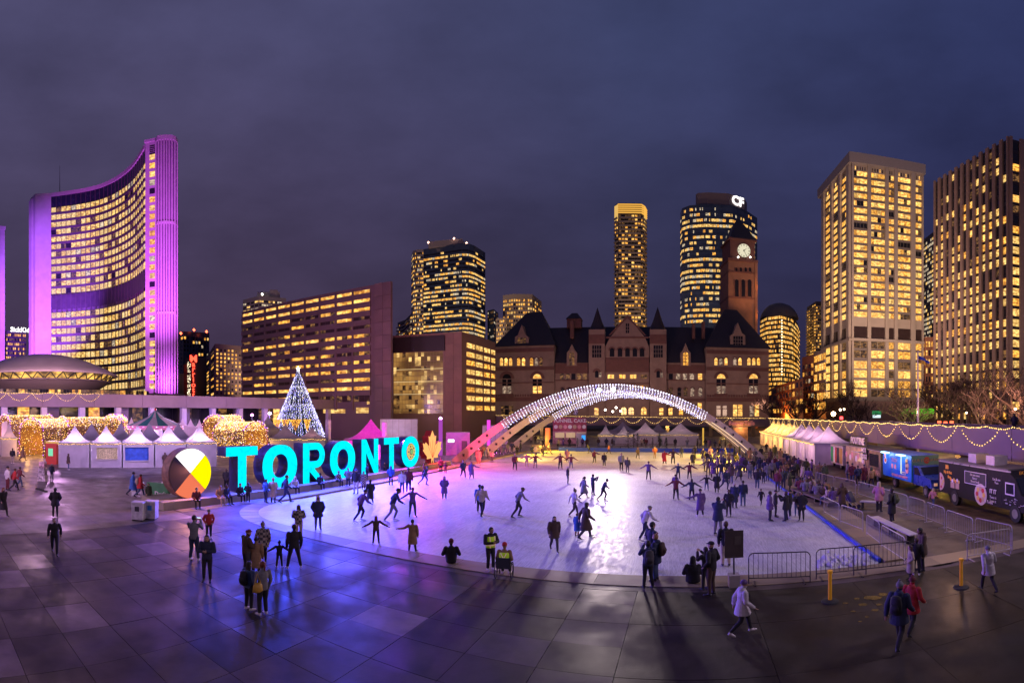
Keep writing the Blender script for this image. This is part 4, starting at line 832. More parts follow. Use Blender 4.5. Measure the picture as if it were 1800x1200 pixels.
# ================================================================ raised walkways with string lights
wk = mat('walkway_concrete', (.21, .165, .185), .85, var=.10, scale=.5, bump=.15); wkd = mat('walkway_joint', (.06, .05, .06), .9)
g_warm = glow('bulb_warm', (1, .60, .17), 3.4); g_white = glow('bulb_white', (.86, .80, 1), 2.6); g_blue = glow('bulb_blue', (.38, .34, 1), 3.0)
g_gold = glow('bulb_gold', (1, .47, .06), 2.2); g_pink = glow('bulb_pink', (1, .42, .55), 2.2); g_pur = glow('bulb_purple', (.55, .18, 1), 2.4); g_red = glow('bulb_red', (1, .10, .05), 2)
cable = mat('cable', (.02, .02, .02), .6, var=0)
def string(name, label, pts, sp=.34, r=.055, parent=None, group=None, m=None, jit=.03):
    L = 0; mb = MB(); nxt = 0; cb = MB(); cb.tube(pts, .012, 3, cap=False)
    for a, b in zip(pts, pts[1:]):
        d = (b-a).length
        while nxt <= L+d:
            p = a+(b-a)*((nxt-L)/d); mb.octa((p.x+rnd.uniform(-jit, jit), p.y+rnd.uniform(-jit, jit), p.z-.03+rnd.uniform(-jit, jit)), r*rnd.uniform(.75, 1.15)); nxt += sp
        L += d
    if parent is None:
        th = thing(name, label, 'string lights', tuple(pts[0]), 0, group); parent = th
    cb.build('cable', cable, parent); mb.build('bulbs' if 0 else 'bulb_run', m or g_warm, parent, kind='stuff')
def swag(p, q, sag, n=10): return [p+(q-p)*(i/n)+Vector((0, 0, -sag*4*(i/n)*(1-i/n))) for i in range(n+1)]
# right side
RW = 21.5
wr = thing('raised_walkway', 'raised concrete walkway along the right side above the food trucks', 'walkway', (RW, 50, 0))
y = -30
while y < 126.9:
    Y = min(y+8.2, 127); o = link('fascia_panel', ubox(wk), wr); o.location = (RW+.2, (y+Y)/2, 3.8); o.scale = (.4, Y-y-.05, 2.3); y = Y
b = MB(); b.box(RW+.41, RW+8, -30, 135, 2.95, 4.3); b.build('deck', wk, wr)
b = MB(); b.box(RW+.35, RW+8, -30, 134.6, 3.0, 3.2); 
b = MB(); b.box(RW+7.6, RW+8, -30, 127, 4.31, 4.95); b.build('parapet', wk, wr)
b = MB(); b.box(RW-.03, RW+.45, -30, 127.3, 4.955, 5.04); b.build('parapet_cap', wkd, wr)
for k in range(13):
    o = link('column', ubox(wk), wr); o.location = (RW+4, -20+k*12, 1.47); o.scale = (1.4, .9, 2.96)
k = 0; y = 10.8; SW = 0
while y < 124:
    p, q = Vector((RW-.08, y, 4.9)), Vector((RW-.08, y+5.3, 4.9))
    string('string_light_swag', 'sagging swag of warm bulbs on the right walkway fascia, %s to the viewer' % ORD[min(20, int((y-10.8)/6+.1))], swag(p, q, 1.3), .36 if y < 70 else .5, .055 if y < 70 else .075, group='swags of bulbs on the right walkway'); y += 6.0
pts = [Vector((RW-.1, y_, 5.02+.07*sin(y_*1.7)+.04*sin(y_*4))) for y_ in [i*.8 for i in range(0, 159)]]
string('string_light_run', 'straight run of warm bulbs along the top of the right walkway', pts, .22, .055)
# far side
wb = thing('raised_walkway', 'raised concrete walkway across the far end of the square', 'walkway', (-30, 127, 0))
x = -78.
def bz(x): return 4.95+(RW-x)*.0105
while x < RW-.1:
    X = min(x+8.2, RW); b = MB(); b.hexa([(x+.02, 127, bz(x)-2.2), (X-.02, 127, bz(X)-2.2), (X-.02, 127.4, bz(X)-2.2), (x+.02, 127.4, bz(x)-2.2), (x+.02, 127, bz(x)), (X-.02, 127, bz(X)), (X-.02, 127.4, bz(X)), (x+.02, 127.4, bz(x))]); b.build('fascia_panel', wk, wb); x = X
b = MB(); b.box(-78, RW+8, 127.41, 135, 3.0, 4.2); b.build('deck', wk, wb)
for k in range(9):
    o = link('column', ubox(wk), wb); o.location = (-74+k*11.5, 130.5, 1.5); o.scale = (.9, 1.4, 2.98)
x = -50.
while x < RW-6:
    string('string_light_swag', 'sagging swag of warm bulbs on the far walkway fascia, %s counted from the left' % ORD[min(20, int((x+50)/5.6+.1))].replace('nearest', 'first'), swag(Vector((x, 126.9, bz(x)-.1)), Vector((x+5, 126.9, bz(x+5)-.1)), 1.5), .5, .085, group='swags of bulbs on the far walkway'); x += 5.6
pts = [Vector((x_, 126.88, bz(x_)+.02+.05*sin(x_*2))) for x_ in range(-58, 22)]
string('string_light_run', 'straight run of warm bulbs along the far walkway', pts, .4, .08)
# left side, higher, with columns and glass behind
LWX = -80.
wl = thing('raised_walkway', 'higher concrete walkway on columns along the left side in front of the city hall', 'walkway', (LWX, 50, 0))
y = -45
while y < 126.9:
    Y = min(y+9.4, 127); o = link('fascia_panel', ubox(wk), wl); o.location = (LWX-.25, (y+Y)/2, 8.4); o.scale = (.5, Y-y-.05, 2.3); y = Y
b = MB(); b.box(LWX-9, LWX-.51, -45, 127, 7.5, 8.4); b.build('deck', wk, wl)
b = MB(); b.box(LWX-9.5, LWX-9, -45, 127, 0, 7.4); b.build('back_wall', mat('dark_back_wall', (.05, .04, .06), .6), wl)
mcol = mat('painted_column', (.46, .42, .48), .6, var=.06)
for k in range(20):
    y = -20+k*6.9; o = link('column', ubox(mcol), wl); o.location = (LWX-1.2, y, 3.62); o.scale = (.9, 1.0, 7.24)
    if k < 16:
        if k % 2 == 0: o = link('pier', ubox(wk), wl); o.location = (LWX-5.6, y+2.9, 3.6); o.scale = (.6, 2.2, 7.2)
P = Panes(wl, [w_dark, w_dim, w_pale, w_gold], (7, 2.5, 1.2, 1), 60)
fw = Face(Vector((LWX-8.9, -40, 0)), Vector((LWX-8.9, 100, 0)))
for u0, u1 in split(0, fw.L, 60, .06): P.add(fw, u0, u1, 3.4, 7.3, .02, .08)
P.done()
y = -10.
while y < 30:
    string('string_light_swag', 'sagging swag of warm bulbs on the left walkway fascia, %s counted from the left' % ORD[min(20, int((y+10)/4.15+.1))].replace('nearest', 'first'), swag(Vector((LWX+.08, y, 9.5)), Vector((LWX+.08, y+3.9, 9.5)), 1.2), .3, .06, group='swags of bulbs on the left walkway'); y += 4.15
pts = [Vector((LWX+.1, y_, 9.58+.08*sin(y_*1.5))) for y_ in [i*.8-28 for i in range(0, 76)]]
string('string_light_run', 'straight run of warm bulbs along the left walkway', pts, .28, .07)
for y, c in ((-4, (.35, .2, 1)), (10, (.5, .22, 1)), (24, (.3, .22, 1)), (38, (.45, .25, 1)), (52, (.3, .2, 1)), (70, (.5, .2, 1))):
    lamp('walkway_wash', 'POINT', (LWX+1.6, y, 1.5), c, 1500, .3)
for y in (0, 20, 40, 58): lamp('walkway_wash', 'POINT', (LWX+11, y, 8.5), (.85, .42, .9), 4200, .4)  # added fill out in front of the fascia to brighten it, no fixture
# warm light under the right walkway and purple wash on its fascia
for y in (25, 40, 58, 76, 96, 118): lamp('soffit_light', 'POINT', (RW+1.2, y, 2.3), (1, .58, .08), 420, .15)
for x in (-40, -22, -5, 10): lamp('soffit_light', 'POINT', (x, 129, 2.7), (1, .6, .12), 260, .2)
# ================================================================ the three arches over the rink
mar = mat('arch_concrete', (.36, .31, .29), .7, var=.12, scale=.6)
def arch(A, B, H_, label, s0):
    A, B = Vector(A), Vector(B); th = thing('arch', label, 'arch', tuple(A), 0, 'arches over the rink')
    N = 48; t_ = (B-A).normalized(); nrm = Vector((t_.y, -t_.x, 0))
    def c(s): return A+(B-A)*s+Vector((0, 0, 4*H_*s*(1-s)-.25))
    mb = MB(); k = 0; rings = []
    for i in range(N+1):
        s = i/N; p = c(s); d = (c(min(1, s+.01))-c(max(0, s-.01))).normalized(); up = nrm.cross(d).normalized(); up = up if up.z > 0 else -up
        w = .62+.25*abs(2*s-1)**2; h = .28+.34*abs(2*s-1)**2
        rings.append([p+nrm*w/2+up*h, p-nrm*w/2+up*h, p-nrm*w*.36-up*h, p+nrm*w*.36-up*h])
    for a, b_ in zip(rings, rings[1:]):
        for j in range(4): j2 = (j+1) % 4; mb.poly([a[j], a[j2], b_[j2], b_[j]])
    mb.poly(rings[0]); mb.poly(rings[-1][::-1]); mb.build('arch_beam', mar, th)
    # drape of small lights: hoops over the beam, close together
    mw = MB(); n = 74; s1 = .805
    for i in range(n):
        s = s0+(s1-s0)*(i+.5)/n; p = c(s); d = (c(s+.01)-c(s-.01)).normalized(); up = nrm.cross(d).normalized(); up = up if up.z > 0 else -up
        w = .55; h = .42; drop = .95+.25*rnd.random()
        for j in range(23):
            q = j/22; a = -1+2*q
            z = up*(h if abs(a) < .45 else h-(abs(a)-.45)*drop*1.6); x = nrm*(a*w*(1 if abs(a) < .5 else 1))
            pp = p+x+z+d*rnd.uniform(-.05, .05)+Vector((0, 0, rnd.uniform(-.03, .03)))
            mw.octa(pp, .062*rnd.uniform(.7, 1.25), 1 if rnd.random() < .12 else 0)
    mw.build('light_drape', [g_white, g_blue], th, kind='stuff')
    # little spot lights fixed along the bare legs, with a lit edge
    for s in (.03, .055, .08, .105, .835, .865, .895, .925, .955):
        p = c(s)+nrm*.42; o = link('spot_fitting', ubox(cable), th); o.location = p; o.scale = (.22, .22, .3)
    for sa, sb in ((.82, .99),):
        mb = MB(); mb.tube([c(sa+(sb-sa)*i/8)+nrm*.40*1+Vector((0, 0, -.42)) for i in range(9)], .03, 4); mb.build('led_edge', glow('led_warm', (1, .72, .45), 1.6), th)
    return c
A1, B1_ = gp(800, 811), gp(1338, 806)
c1 = arch(A1, B1_, 9.55, 'front concrete arch over the rink with white light drape and pink left leg', .15)
off = Vector((.3, 6.6, 0))
c2 = arch(A1+Vector((-.4, 9.3, 0)), B1_+Vector((-.4, 9.3, 0)), 9.55, 'middle concrete arch over the rink with white light drape', .17)
c3 = arch(A1+Vector((.2, 18, 0)), B1_+Vector((.2, 18, 0)), 9.5, 'rear concrete arch over the rink with white light drape', .185)
# the two floodlights under the crown of the front arch: these light the ice and throw the skaters' shadows
for px_, nm in ((1048, 0), (1080, 1)):
    s = .455 if nm == 0 else .50
    p = c1(s)+Vector((.15, -.7, -.25)); th = thing('floodlight_fixture', ('left', 'right')[nm]+' one of two bright floodlights under the crown of the front arch', 'floodlight', tuple(p))
    b = MB(); b.cbox(p+Vector((0, .18, .0)), (.7, .3, .5)); b.build('housing', cable, th); b = MB(); b.lathe([(0, 0), (.26, 0), (.26, .04), (0, .04)], (0, 0, 0), 12)
    o = b.build('lens', glow('flood_lens', (1, .90, .75), 30), th, local=True); o.parent = None; o.parent = th; o.location = (0, -.02, 0); o.rotation_euler = (pi/2, 0, 0)
    q = p+Vector((0, -.35, -.1)); lamp('floodlight', 'SPOT', q, (1, .80, .82), 10500, .7, target=(-9+7*nm, 23, 0), spot=92, blend=1)
    q = p+Vector((0, .6, -.1)); lamp('floodlight', 'SPOT', q, (1, .78, .70), 500, .22, target=(-8+6*nm, 76, 0), spot=130, blend=.6)
lamp('red_floodlight', 'SPOT', (A1.x+9, A1.y-6, 1.5), (1, .04, .22), 9000, .2, target=tuple(c1(.08)), spot=55, blend=.7)
lamp('warm_floodlight', 'SPOT', (A1.x+12, A1.y+4, .8), (1, .60, .25), 3200, .2, target=tuple(c2(.09)), spot=75, blend=.8)
lamp('warm_floodlight', 'SPOT', (B1_.x-4, B1_.y-12, 4), (.9, .55, .65), 420, .3, target=tuple(c1(.92)), spot=80, blend=.8)
# added soft fill spots high beside the ice, without poles
for p, t, e_, c in (((-31, 18, 12), (-15, 24, 0), 6500, (.20, .13, 1)), ((20, 14, 12), (0, 23, 0), 2900, (.90, .72, .95)), ((-31, 36, 13), (-16, 36, 0), 11000, (.26, .15, 1)), ((-31, 54, 13), (-14, 52, 0), 5200, (1, .22, .75)), ((21, 34, 12), (0, 32, 0), 2200, (.84, .62, .95)), ((21, 56, 12), (-2, 54, 0), 2600, (1, .66, .85)), ((-4, 100, 12), (-6, 74, 0), 2200, (1, .72, .50))):
    lamp('rink_fill', 'SPOT', p, c, e_*1.9, .8, target=t, spot=105, blend=.9)
# yellow beams low across the far ice
for p, t, e_ in (((-27, 70, 1.2), (-9, 66, 0), 1700), ((-27, 76, 1.2), (-4, 74, 0), 1700), ((-26, 62.5, 1.0), (-12, 60, 0), 1500), ((9.2, 70.6, 1.2), (-6, 70, 0), 1900), ((9.2, 61.5, 1.2), (-2, 62, 0), 2000), ((9.2, 54, 1.1), (2, 53, 0), 900)):
    lamp('yellow_floodlight', 'SPOT', (p[0], p[1], 2.6), (1, .60, .03), e_*12, .12, target=t, spot=62, blend=.5)
# ================================================================ the letter sign
SX = -27.3
pl = thing('sign_plinth', 'long low stone bench plinth under the big cyan letters beside the rink', 'plinth', (SX, 32, 0))
mpl = [mat('plinth_stone', (.30, .25, .20), .7, var=.15, scale=1), mat('plinth_stone_b', (.26, .215, .175), .7, var=.15, scale=1)]
y = 14.6; k = 0
while y < 51:
    Y = min(y+2.6, 51); o = link('stone_block', ubox(mpl[k % 2]), pl); o.location = (SX-.85, (y+Y)/2, .255); o.scale = (3.1, Y-y-.02, .51); y = Y; k += 1
b = MB(); b.box(-27.3+.8, RX0-1.01, 15.4, 60, -.02, .018); dk = b.build('deck_strip', mat('deck_paving', (.24, .21, .23), .38, var=.2, scale=.8, bump=.1)); dk['kind'] = 'structure'
cyan = glow('letter_face', (0, .80, 1.0), 1.3, sample=True, var=.22); navy = mat('letter_side', (.03, .035, .10), .45, var=.5, scale=2.5); trim = glow('letter_trim', (.05, .25, 1), .5)
LH = 3.2; Z0 = .51
def ringpts(cy, w, h, n=36): return [(cy+w/2*(abs(cos(t))**.92)*(1 if cos(t) > 0 else -1), h/2+h/2*(abs(sin(t))**.92)*(1 if sin(t) > 0 else -1)) for t in [2*pi*i/n for i in range(n)]]
def letter(kind, y0, y1, lab, hh=LH):
    th = thing('sign_letter', lab, 'letter', (SX, (y0+y1)/2, Z0), 0, 'cyan letters of the sign'); w = y1-y0
    polys = []; holes = []
    if kind == 'T': polys = [[(0, hh), (0, hh*.80), (w, hh*.80), (w, hh)], [(w/2-.36, 0), (w/2+.36, 0), (w/2+.36, hh*.80), (w/2-.36, hh*.80)]]
    if kind == 'N': s = .62; polys = [[(0, 0), (s, 0), (s, hh), (0, hh)], [(w-s, 0), (w, 0), (w, hh), (w-s, hh)], [(s, hh), (s, hh-1.15), (w-s, 0), (w-s, 1.15)]]
    if kind == 'R':
        s = .68; polys = [[(0, 0), (s, 0), (s, hh), (0, hh)], [(s, hh*.36), (s+.55, hh*.36), (w, 0), (w-.75, 0), (s, hh*.30)][0:5]]
        arc = [(w-1.0+1.0*cos(t), hh*.68+hh*.32*sin(t)) for t in [pi/2-pi*i/14 for i in range(15)]]; arc2 = [(w-1.0+.42*cos(t), hh*.68+hh*.145*sin(t)) for t in [pi/2-pi*i/14 for i in range(15)]]
        arc = [(s, hh)]+arc+[(s, hh*.36)]; arc2 = [(s, hh*.825)]+arc2+[(s, hh*.535)]
        for i in range(len(arc)-1): polys.append([arc[i], arc[i+1], arc2[i+1], arc2[i]])
    if kind == 'O':
        o1, o2 = ringpts(w/2, w, hh), ringpts(w/2, w*.46, hh*.56); dz = hh*.22
        o2 = [(a, b+dz) for a, b in o2]
        for i in range(36): j = (i+1) % 36; polys.append([o1[i], o1[j], o2[j], o2[i]])
    fb = MB(); sb = MB()
    for p in polys:
        fb.extr([(SX+.02, y0+a, Z0+z) for a, z in p], (.05, 0, 0)); sb.extr([(SX-1.05, y0+a, Z0+z) for a, z in p], (1.06, 0, 0))
    f_ = fb.build('lit_face', cyan, th); sb.build('letter_body', navy, th)
    return th
for kd, a, b_, lab in (('T', 19.9, 22.7, 'first big cyan lit letter T next to the medicine wheel disc'), ('O', 23.2, 26.7, 'first cyan lit letter O just after the leading T'), ('R', 27.4, 29.9, 'cyan lit letter R in the middle of the sign'), ('O', 30.6, 33.9, 'second cyan lit letter O between the R and the N'), ('N', 34.9, 37.4, 'cyan lit letter N before the second T'), ('T', 38.4, 40.9, 'second cyan lit letter T left of the emblem O'), ('O', 41.5, 44.8, 'last cyan lit letter O with round yellow emblem in its centre')):
    last = letter(kd, a, b_, lab)
# emblem in the last O
ey, ez = 43.15, Z0+LH/2
def disc(mb, x, cy, cz, r, n=24, t=.03, sy=1): mb.extr([(x, cy+r*sy*cos(2*pi*i/n), cz+r*sin(2*pi*i/n)) for i in range(n)], (t, 0, 0))
for r, m, x in ((1.02, glow('emblem_white', (1, .93, .7), .75), 0), (.86, mat('emblem_dark', (.10, .08, .05), .6), .035), (.80, glow('emblem_yellow', (.95, .72, .22), .8), .07), (.34, mat('emblem_dark'), .105), (.26, glow('emblem_green', (.35, .7, .25), .7), .14)):
    b = MB(); disc(b, SX+.03+x, ey, ez, r, 24, .03, 1.12 if 0 else 1); b.build('emblem_disc', m, last)
for k in range(10):
    b = MB(); a = 2*pi*k/10; disc(b, SX+.14, ey+.57*cos(a), ez+.57*sin(a), .10, 8); b.build('emblem_petal', mat('emblem_dark') if k % 2 else glow('emblem_green'), last)
# medicine wheel
mw_ = thing('medicine_wheel_disc', 'big round disc in white, yellow, red and black quarters left of the letters', 'disc', (SX, 17.1, 0))
wc, wz, wr_ = 17.0, Z0+1.62, 1.66
b = MB(); b.extr([(SX-.9, wc+wr_*cos(2*pi*i/48), wz+wr_*sin(2*pi*i/48)) for i in range(48)], (.9, 0, 0)); b.build('disc_rim', mat('painted_steel_brown', (.22, .12, .09), .5, var=.5, scale=3), mw_)
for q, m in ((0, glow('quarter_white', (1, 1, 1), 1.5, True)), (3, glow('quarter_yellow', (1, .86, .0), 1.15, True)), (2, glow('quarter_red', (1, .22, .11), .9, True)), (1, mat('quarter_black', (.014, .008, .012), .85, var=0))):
    a0 = pi/4+q*pi/2; b = MB(); g_ = .02
    ctr = (wc+g_*1.4*cos(a0+pi/4), wz+g_*1.4*sin(a0+pi/4))
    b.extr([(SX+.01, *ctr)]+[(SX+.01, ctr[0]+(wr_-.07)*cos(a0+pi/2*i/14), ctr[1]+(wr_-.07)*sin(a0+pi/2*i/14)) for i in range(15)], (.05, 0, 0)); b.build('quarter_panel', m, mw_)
# maple leaf
lf = thing('maple_leaf_sign', 'glowing pale orange maple leaf standing after the last letter', 'sign', (SX, 47.7, 0))
half = [(0, 1), (.12, .80), (.20, .84), (.16, .52), (.36, .66), (.40, .60), (.5, .64), (.455, .47), (.5, .42), (.28, .22), (.30, .15), (.05, .16), (.05, 0)]
LP = [(47.75+x*4.1, Z0+z*3.65) for x, z in [(-a, b) for a, b in half[1:]][::-1]+[(0, 1)]+half[1:]]
mid = (47.75, Z0+.16*3.65)
b = MB(); sb = MB()
for i in range(len(LP)-1):
    q = [mid, LP[i+1], LP[i]]; b.extr([(SX+.02, *p) for p in q], (.05, 0, 0))
    if LP[i] != LP[i+1]: sb.extr([(SX-.8, *p) for p in q], (.81, 0, 0))
sb.build('leaf_body', mat('leaf_red', (.5, .03, .03), .45), lf); b.build('lit_face', glow('leaf_face', (1, .46, .15), 1.25, True), lf)
for a in (-.33, 0, .33, -.62, .62):
    b = MB(); b.extr([(SX+.075, mid[0]-.015, mid[1]), (SX+.075, mid[0]+.015, mid[1]), (SX+.075, mid[0]+.015+2.0*sin(a), mid[1]+2.0*cos(a)), (SX+.075, mid[0]-.015+2.0*sin(a), mid[1]+2.0*cos(a))], (.02, 0, 0)); b.build('vein', mat('leaf_red'), lf)
# added area lamps for the letters' blue spill, uplights, leaf and disc lights
for y, c, e_ in ((21, (.05, .07, 1), 900), (25, (.05, .07, 1), 1500), (29, (.05, .07, 1), 1500), (33, (.06, .07, 1), 1500), (37.5, (.12, .07, 1), 1500), (42.5, (.45, .06, 1), 1200)):
    lamp('sign_spill_fill', 'AREA', (SX+.3, y, 3.4), c, e_*1.7, 1.6, target=(SX+9, y-5, 0), sy=.4)
for y in (22.9, 27, 30.2, 34.4, 37.9, 41.2): lamp('sign_uplight', 'POINT', (SX-1.5, y-.6, .9), (.12, .14, 1), 26, .1)
lamp('leaf_floodlight', 'AREA', (SX+.5, 48, 3), (1, .05, .05), 900, 1, target=(SX+6, 50, 0)); lamp('leaf_floodlight', 'POINT', (SX+.9, 48, .9), (1, .05, .04), 50, .1)
lamp('disc_floodlight', 'AREA', (SX+.5, 17, 2.8), (1, .36, .24), 260, 1, target=(SX+4, 15, 0))
b = MB(); b.box(SX+2.0, SX+2.12, 45.4, 57, .02, .06); o = b.build('led_strip', glow('red_led', (1, .05, .04), 1.5, True)); tag(o, 'red light strip on the ground beside the rink below the leaf', 'light strip')
# ================================================================ christmas tree
ctp = at(524, 86)
xt = thing('christmas_tree', 'tall conical christmas tree wrapped in white and blue lights with a star', 'christmas tree', tuple(ctp))
b = MB(); b.tube([(ctp.x, ctp.y, 0), (ctp.x, ctp.y, 12)], [.3, .08], 7); b.build('trunk', mat('bark', (.06, .04, .03), .9), xt)
b = MB()
for i in range(4200):
    h = rnd.random()**1.3; z = .6+13*h; r = (5.3*(1-h)+.12)*rnd.uniform(.62, 1.02)*(1+.06*sin(h*60)); a = rnd.uniform(0, 2*pi); p = Vector((ctp.x+r*cos(a), ctp.y+r*sin(a), z)); s = .35+.35*(1-h)
    d = Vector((cos(a), sin(a), -.5)).normalized(); t = Vector((-sin(a), cos(a), rnd.uniform(-.3, .3))); b.poly([p-t*s*.4, p+d*s, p+t*s*.4, p-d*s*.3])
b.build('crown', mat('needles', (.02, .045, .035), .8), xt, kind=None)
b = MB()
for k in range(64):
    a = 2*pi*k/64+rnd.uniform(-.03, .03); h = 0
    while h < 1:
        r = 5.35*(1-h)+.1; z = .6+13*h; q = 2 if rnd.random() < .10 else (1 if rnd.random() < .55 else 0)
        b.octa((ctp.x+r*cos(a)+rnd.uniform(-.08, .08), ctp.y+r*sin(a)+rnd.uniform(-.08, .08), z), (.070)*rnd.uniform(.7, 1.3), q); h += .0125*rnd.uniform(.8, 1.2)
        if (k % 2 and h > .55) or (k % 4 and h > .8): break
b.build('tree_lights', [g_white, g_blue, glow('bulb_hot', (1, .98, 1), 4)], xt, kind='stuff')
b = MB(); c_ = (ctp.x, ctp.y, 13.95)
for k in range(5):
    a = pi/2+2*pi*k/5; b.poly([(c_[0], c_[1]-.12, c_[2]), (c_[0]+.2*cos(a-.6), c_[1], c_[2]+.2*sin(a-.6)), (c_[0]+.6*cos(a), c_[1], c_[2]+.6*sin(a)), (c_[0]+.2*cos(a+.6), c_[1], c_[2]+.2*sin(a+.6))])
b.octa(c_, .28); b.build('star', glow('star', (1, .95, .95), 6), xt)
lamp('tree_glow', 'POINT', (ctp.x+5.5, ctp.y-4, 3), (.6, .55, 1), 500, .6)
# ================================================================ tunnels of gold lights
def tunnel(p0, p1, r, h, label, n, ringm, cols=(g_gold, g_warm, g_pink, g_white), wts=(5, 6, 1.8, 1.4)):
    p0, p1 = Vector(p0), Vector(p1); d = (p1-p0); L = d.length; d.normalize(); s = Vector((-d.y, d.x, 0)); th = thing('light_tunnel', label, 'light tunnel', tuple(p0), 0, 'tunnels of gold lights')
    def pt(u, a, k=1.): return p0+d*u+s*(r*k*cos(a))+Vector((0, 0, max(.02, (h-r)*min(1, 2.2*sin(a))+r*k*sin(a))))
    nb = MB(); M_ = 14
    for j in range(M_):
        a, a2 = pi*j/M_, pi*(j+1)/M_; nb.poly([pt(0, a, .97), pt(0, a2, .97), pt(L, a2, .97), pt(L, a, .97)])
    nb.build('lit_net', mat('gold_net', (.16, .08, .03), .8, emit=(1, .42, .08), es=.03), th)
    b = MB()
    for i in range(int(n*1.4)): q = rnd.choices(range(4), wts)[0]; b.octa(pt(rnd.uniform(0, L), rnd.uniform(0, pi), rnd.choice((1.0, 1.03, .93))), .050*rnd.uniform(.6, 1.25), q)
    b.build('light_mass', list(cols), th, kind='stuff')
    for u in (0, L):
        b = MB()
        for j in range(70): a = pi*j/69; b.octa(pt(u-.1, a, 1.08)+Vector((rnd.uniform(-.1, .1),)*3), .085, rnd.choice((0, 0, 1, 2)))
        b.build('hoop_lights', ringm, th, kind='stuff'); b = MB(); b.tube([pt(u, pi*j/20, 1.05) for j in range(21)], .09, 5); b.build('hoop', mat('hoop_red', (.2, .04, .08), .6), th)
    m = p0+d*min(3., L/2); lamp('tunnel_glow', 'POINT', (m.x, m.y, 1.8), (1, .50, .10), 320, .5)
    m = p0-d*1.2; lamp('tunnel_glow', 'POINT', (m.x, m.y, 1.6), (1, .50, .14), 500, .5)
rm = [g_pink, g_pur, g_warm]
q0 = gp(55, 803); tunnel(q0, q0+Vector((-9.5, 12.5, 0)), 2.1, 5.3, 'big gold light tunnel with tall open mouth at the far left', 5200, rm)
q1 = at(8, 80); tunnel(q1, q1+Vector((-2, 8, 0)), 2.4, 5.8, 'gold light tunnel behind the far left tents', 1900, rm)
q1 = at(110, 74); tunnel(q1, q1+Vector((-1.2, 9, 0)), 2.4, 5.5, 'gold light tunnel running between the far left mouth and the small tents', 2600, rm)
q2 = at(199, 76); tunnel(q2, q2+Vector((-5.0, 3, 0)), 1.7, 5.9, 'small round gold light arch left of the carousel', 1500, rm)
q3 = gp(449, 806); tunnel(q3, at(395, 72), 2.1, 4.9, 'gold light tunnel behind the first letter T', 4200, rm)
q4 = at(378, 74); tunnel(q4, q4+Vector((-4, 6.5, 0)), 2.0, 5.8, 'gold light tunnel right of the carousel', 2300, rm)
# ================================================================ carousel
cp = at(273, 73); cr_ = thing('carousel', 'round carousel with teal and white striped tent top and pink lit rim', 'carousel', tuple(cp))
teal, cream = mat('canvas_teal', (.03, .20, .19), .8), mat('canvas_cream', (.50, .40, .42), .8)
for k in range(16):
    b = MB(); a, a2 = 2*pi*k/16, 2*pi*(k+1)/16; pr = [(.12, 6.55), (1.3, 5.55), (4.1, 4.35)]
    for (r0, z0), (r1, z1) in zip(pr, pr[1:]): b.poly([(cp.x+r0*cos(a), cp.y+r0*sin(a), z0), (cp.x+r1*cos(a), cp.y+r1*sin(a), z1), (cp.x+r1*cos(a2), cp.y+r1*sin(a2), z1), (cp.x+r0*cos(a2), cp.y+r0*sin(a2), z0)])
    b.build('canvas_gore', teal if k % 2 else cream, cr_)
b = MB(); b.lathe([(4.15, 4.35), (4.15, 3.8), (4.05, 3.8), (4.05, 4.3)], (cp.x, cp.y, 0), 32); b.build('rim_board', mat('pink_board', (.4, .12, .3), .5, emit=(1, .25, .6), es=.35), cr_)
b = MB(); [b.octa((cp.x+4.2*cos(t*.12), cp.y+4.2*sin(t*.12), 3.85+.35*(t % 2)), .08, t % 3) for t in range(105)]; b.build('rim_lights', [g_pink, g_pur, g_white], cr_, kind='stuff')
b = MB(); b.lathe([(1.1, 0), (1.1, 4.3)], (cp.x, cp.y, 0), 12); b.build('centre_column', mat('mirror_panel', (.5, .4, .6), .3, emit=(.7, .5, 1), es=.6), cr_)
b = MB(); b.lathe([(0, .3), (3.9, .3), (3.9, 0)], (cp.x, cp.y, 0), 24); b.build('platform', mat('pink_board'), cr_)
for k in range(8): a = 2*pi*k/8; b = MB(); b.tube([(cp.x+3*cos(a), cp.y+3*sin(a), .3), (cp.x+3*cos(a), cp.y+3*sin(a), 4.3)], .05, 5); b.build('pole', mat('brass', (.6, .4, .15), .3, 1.), cr_)
b = MB(); b.octa((cp.x, cp.y, 6.7), .25); b.build('finial', mat('leaf_red'), cr_)
lamp('carousel_light', 'POINT', (cp.x+1.5, cp.y-2, 3.4), (.8, .55, 1), 500, .3)
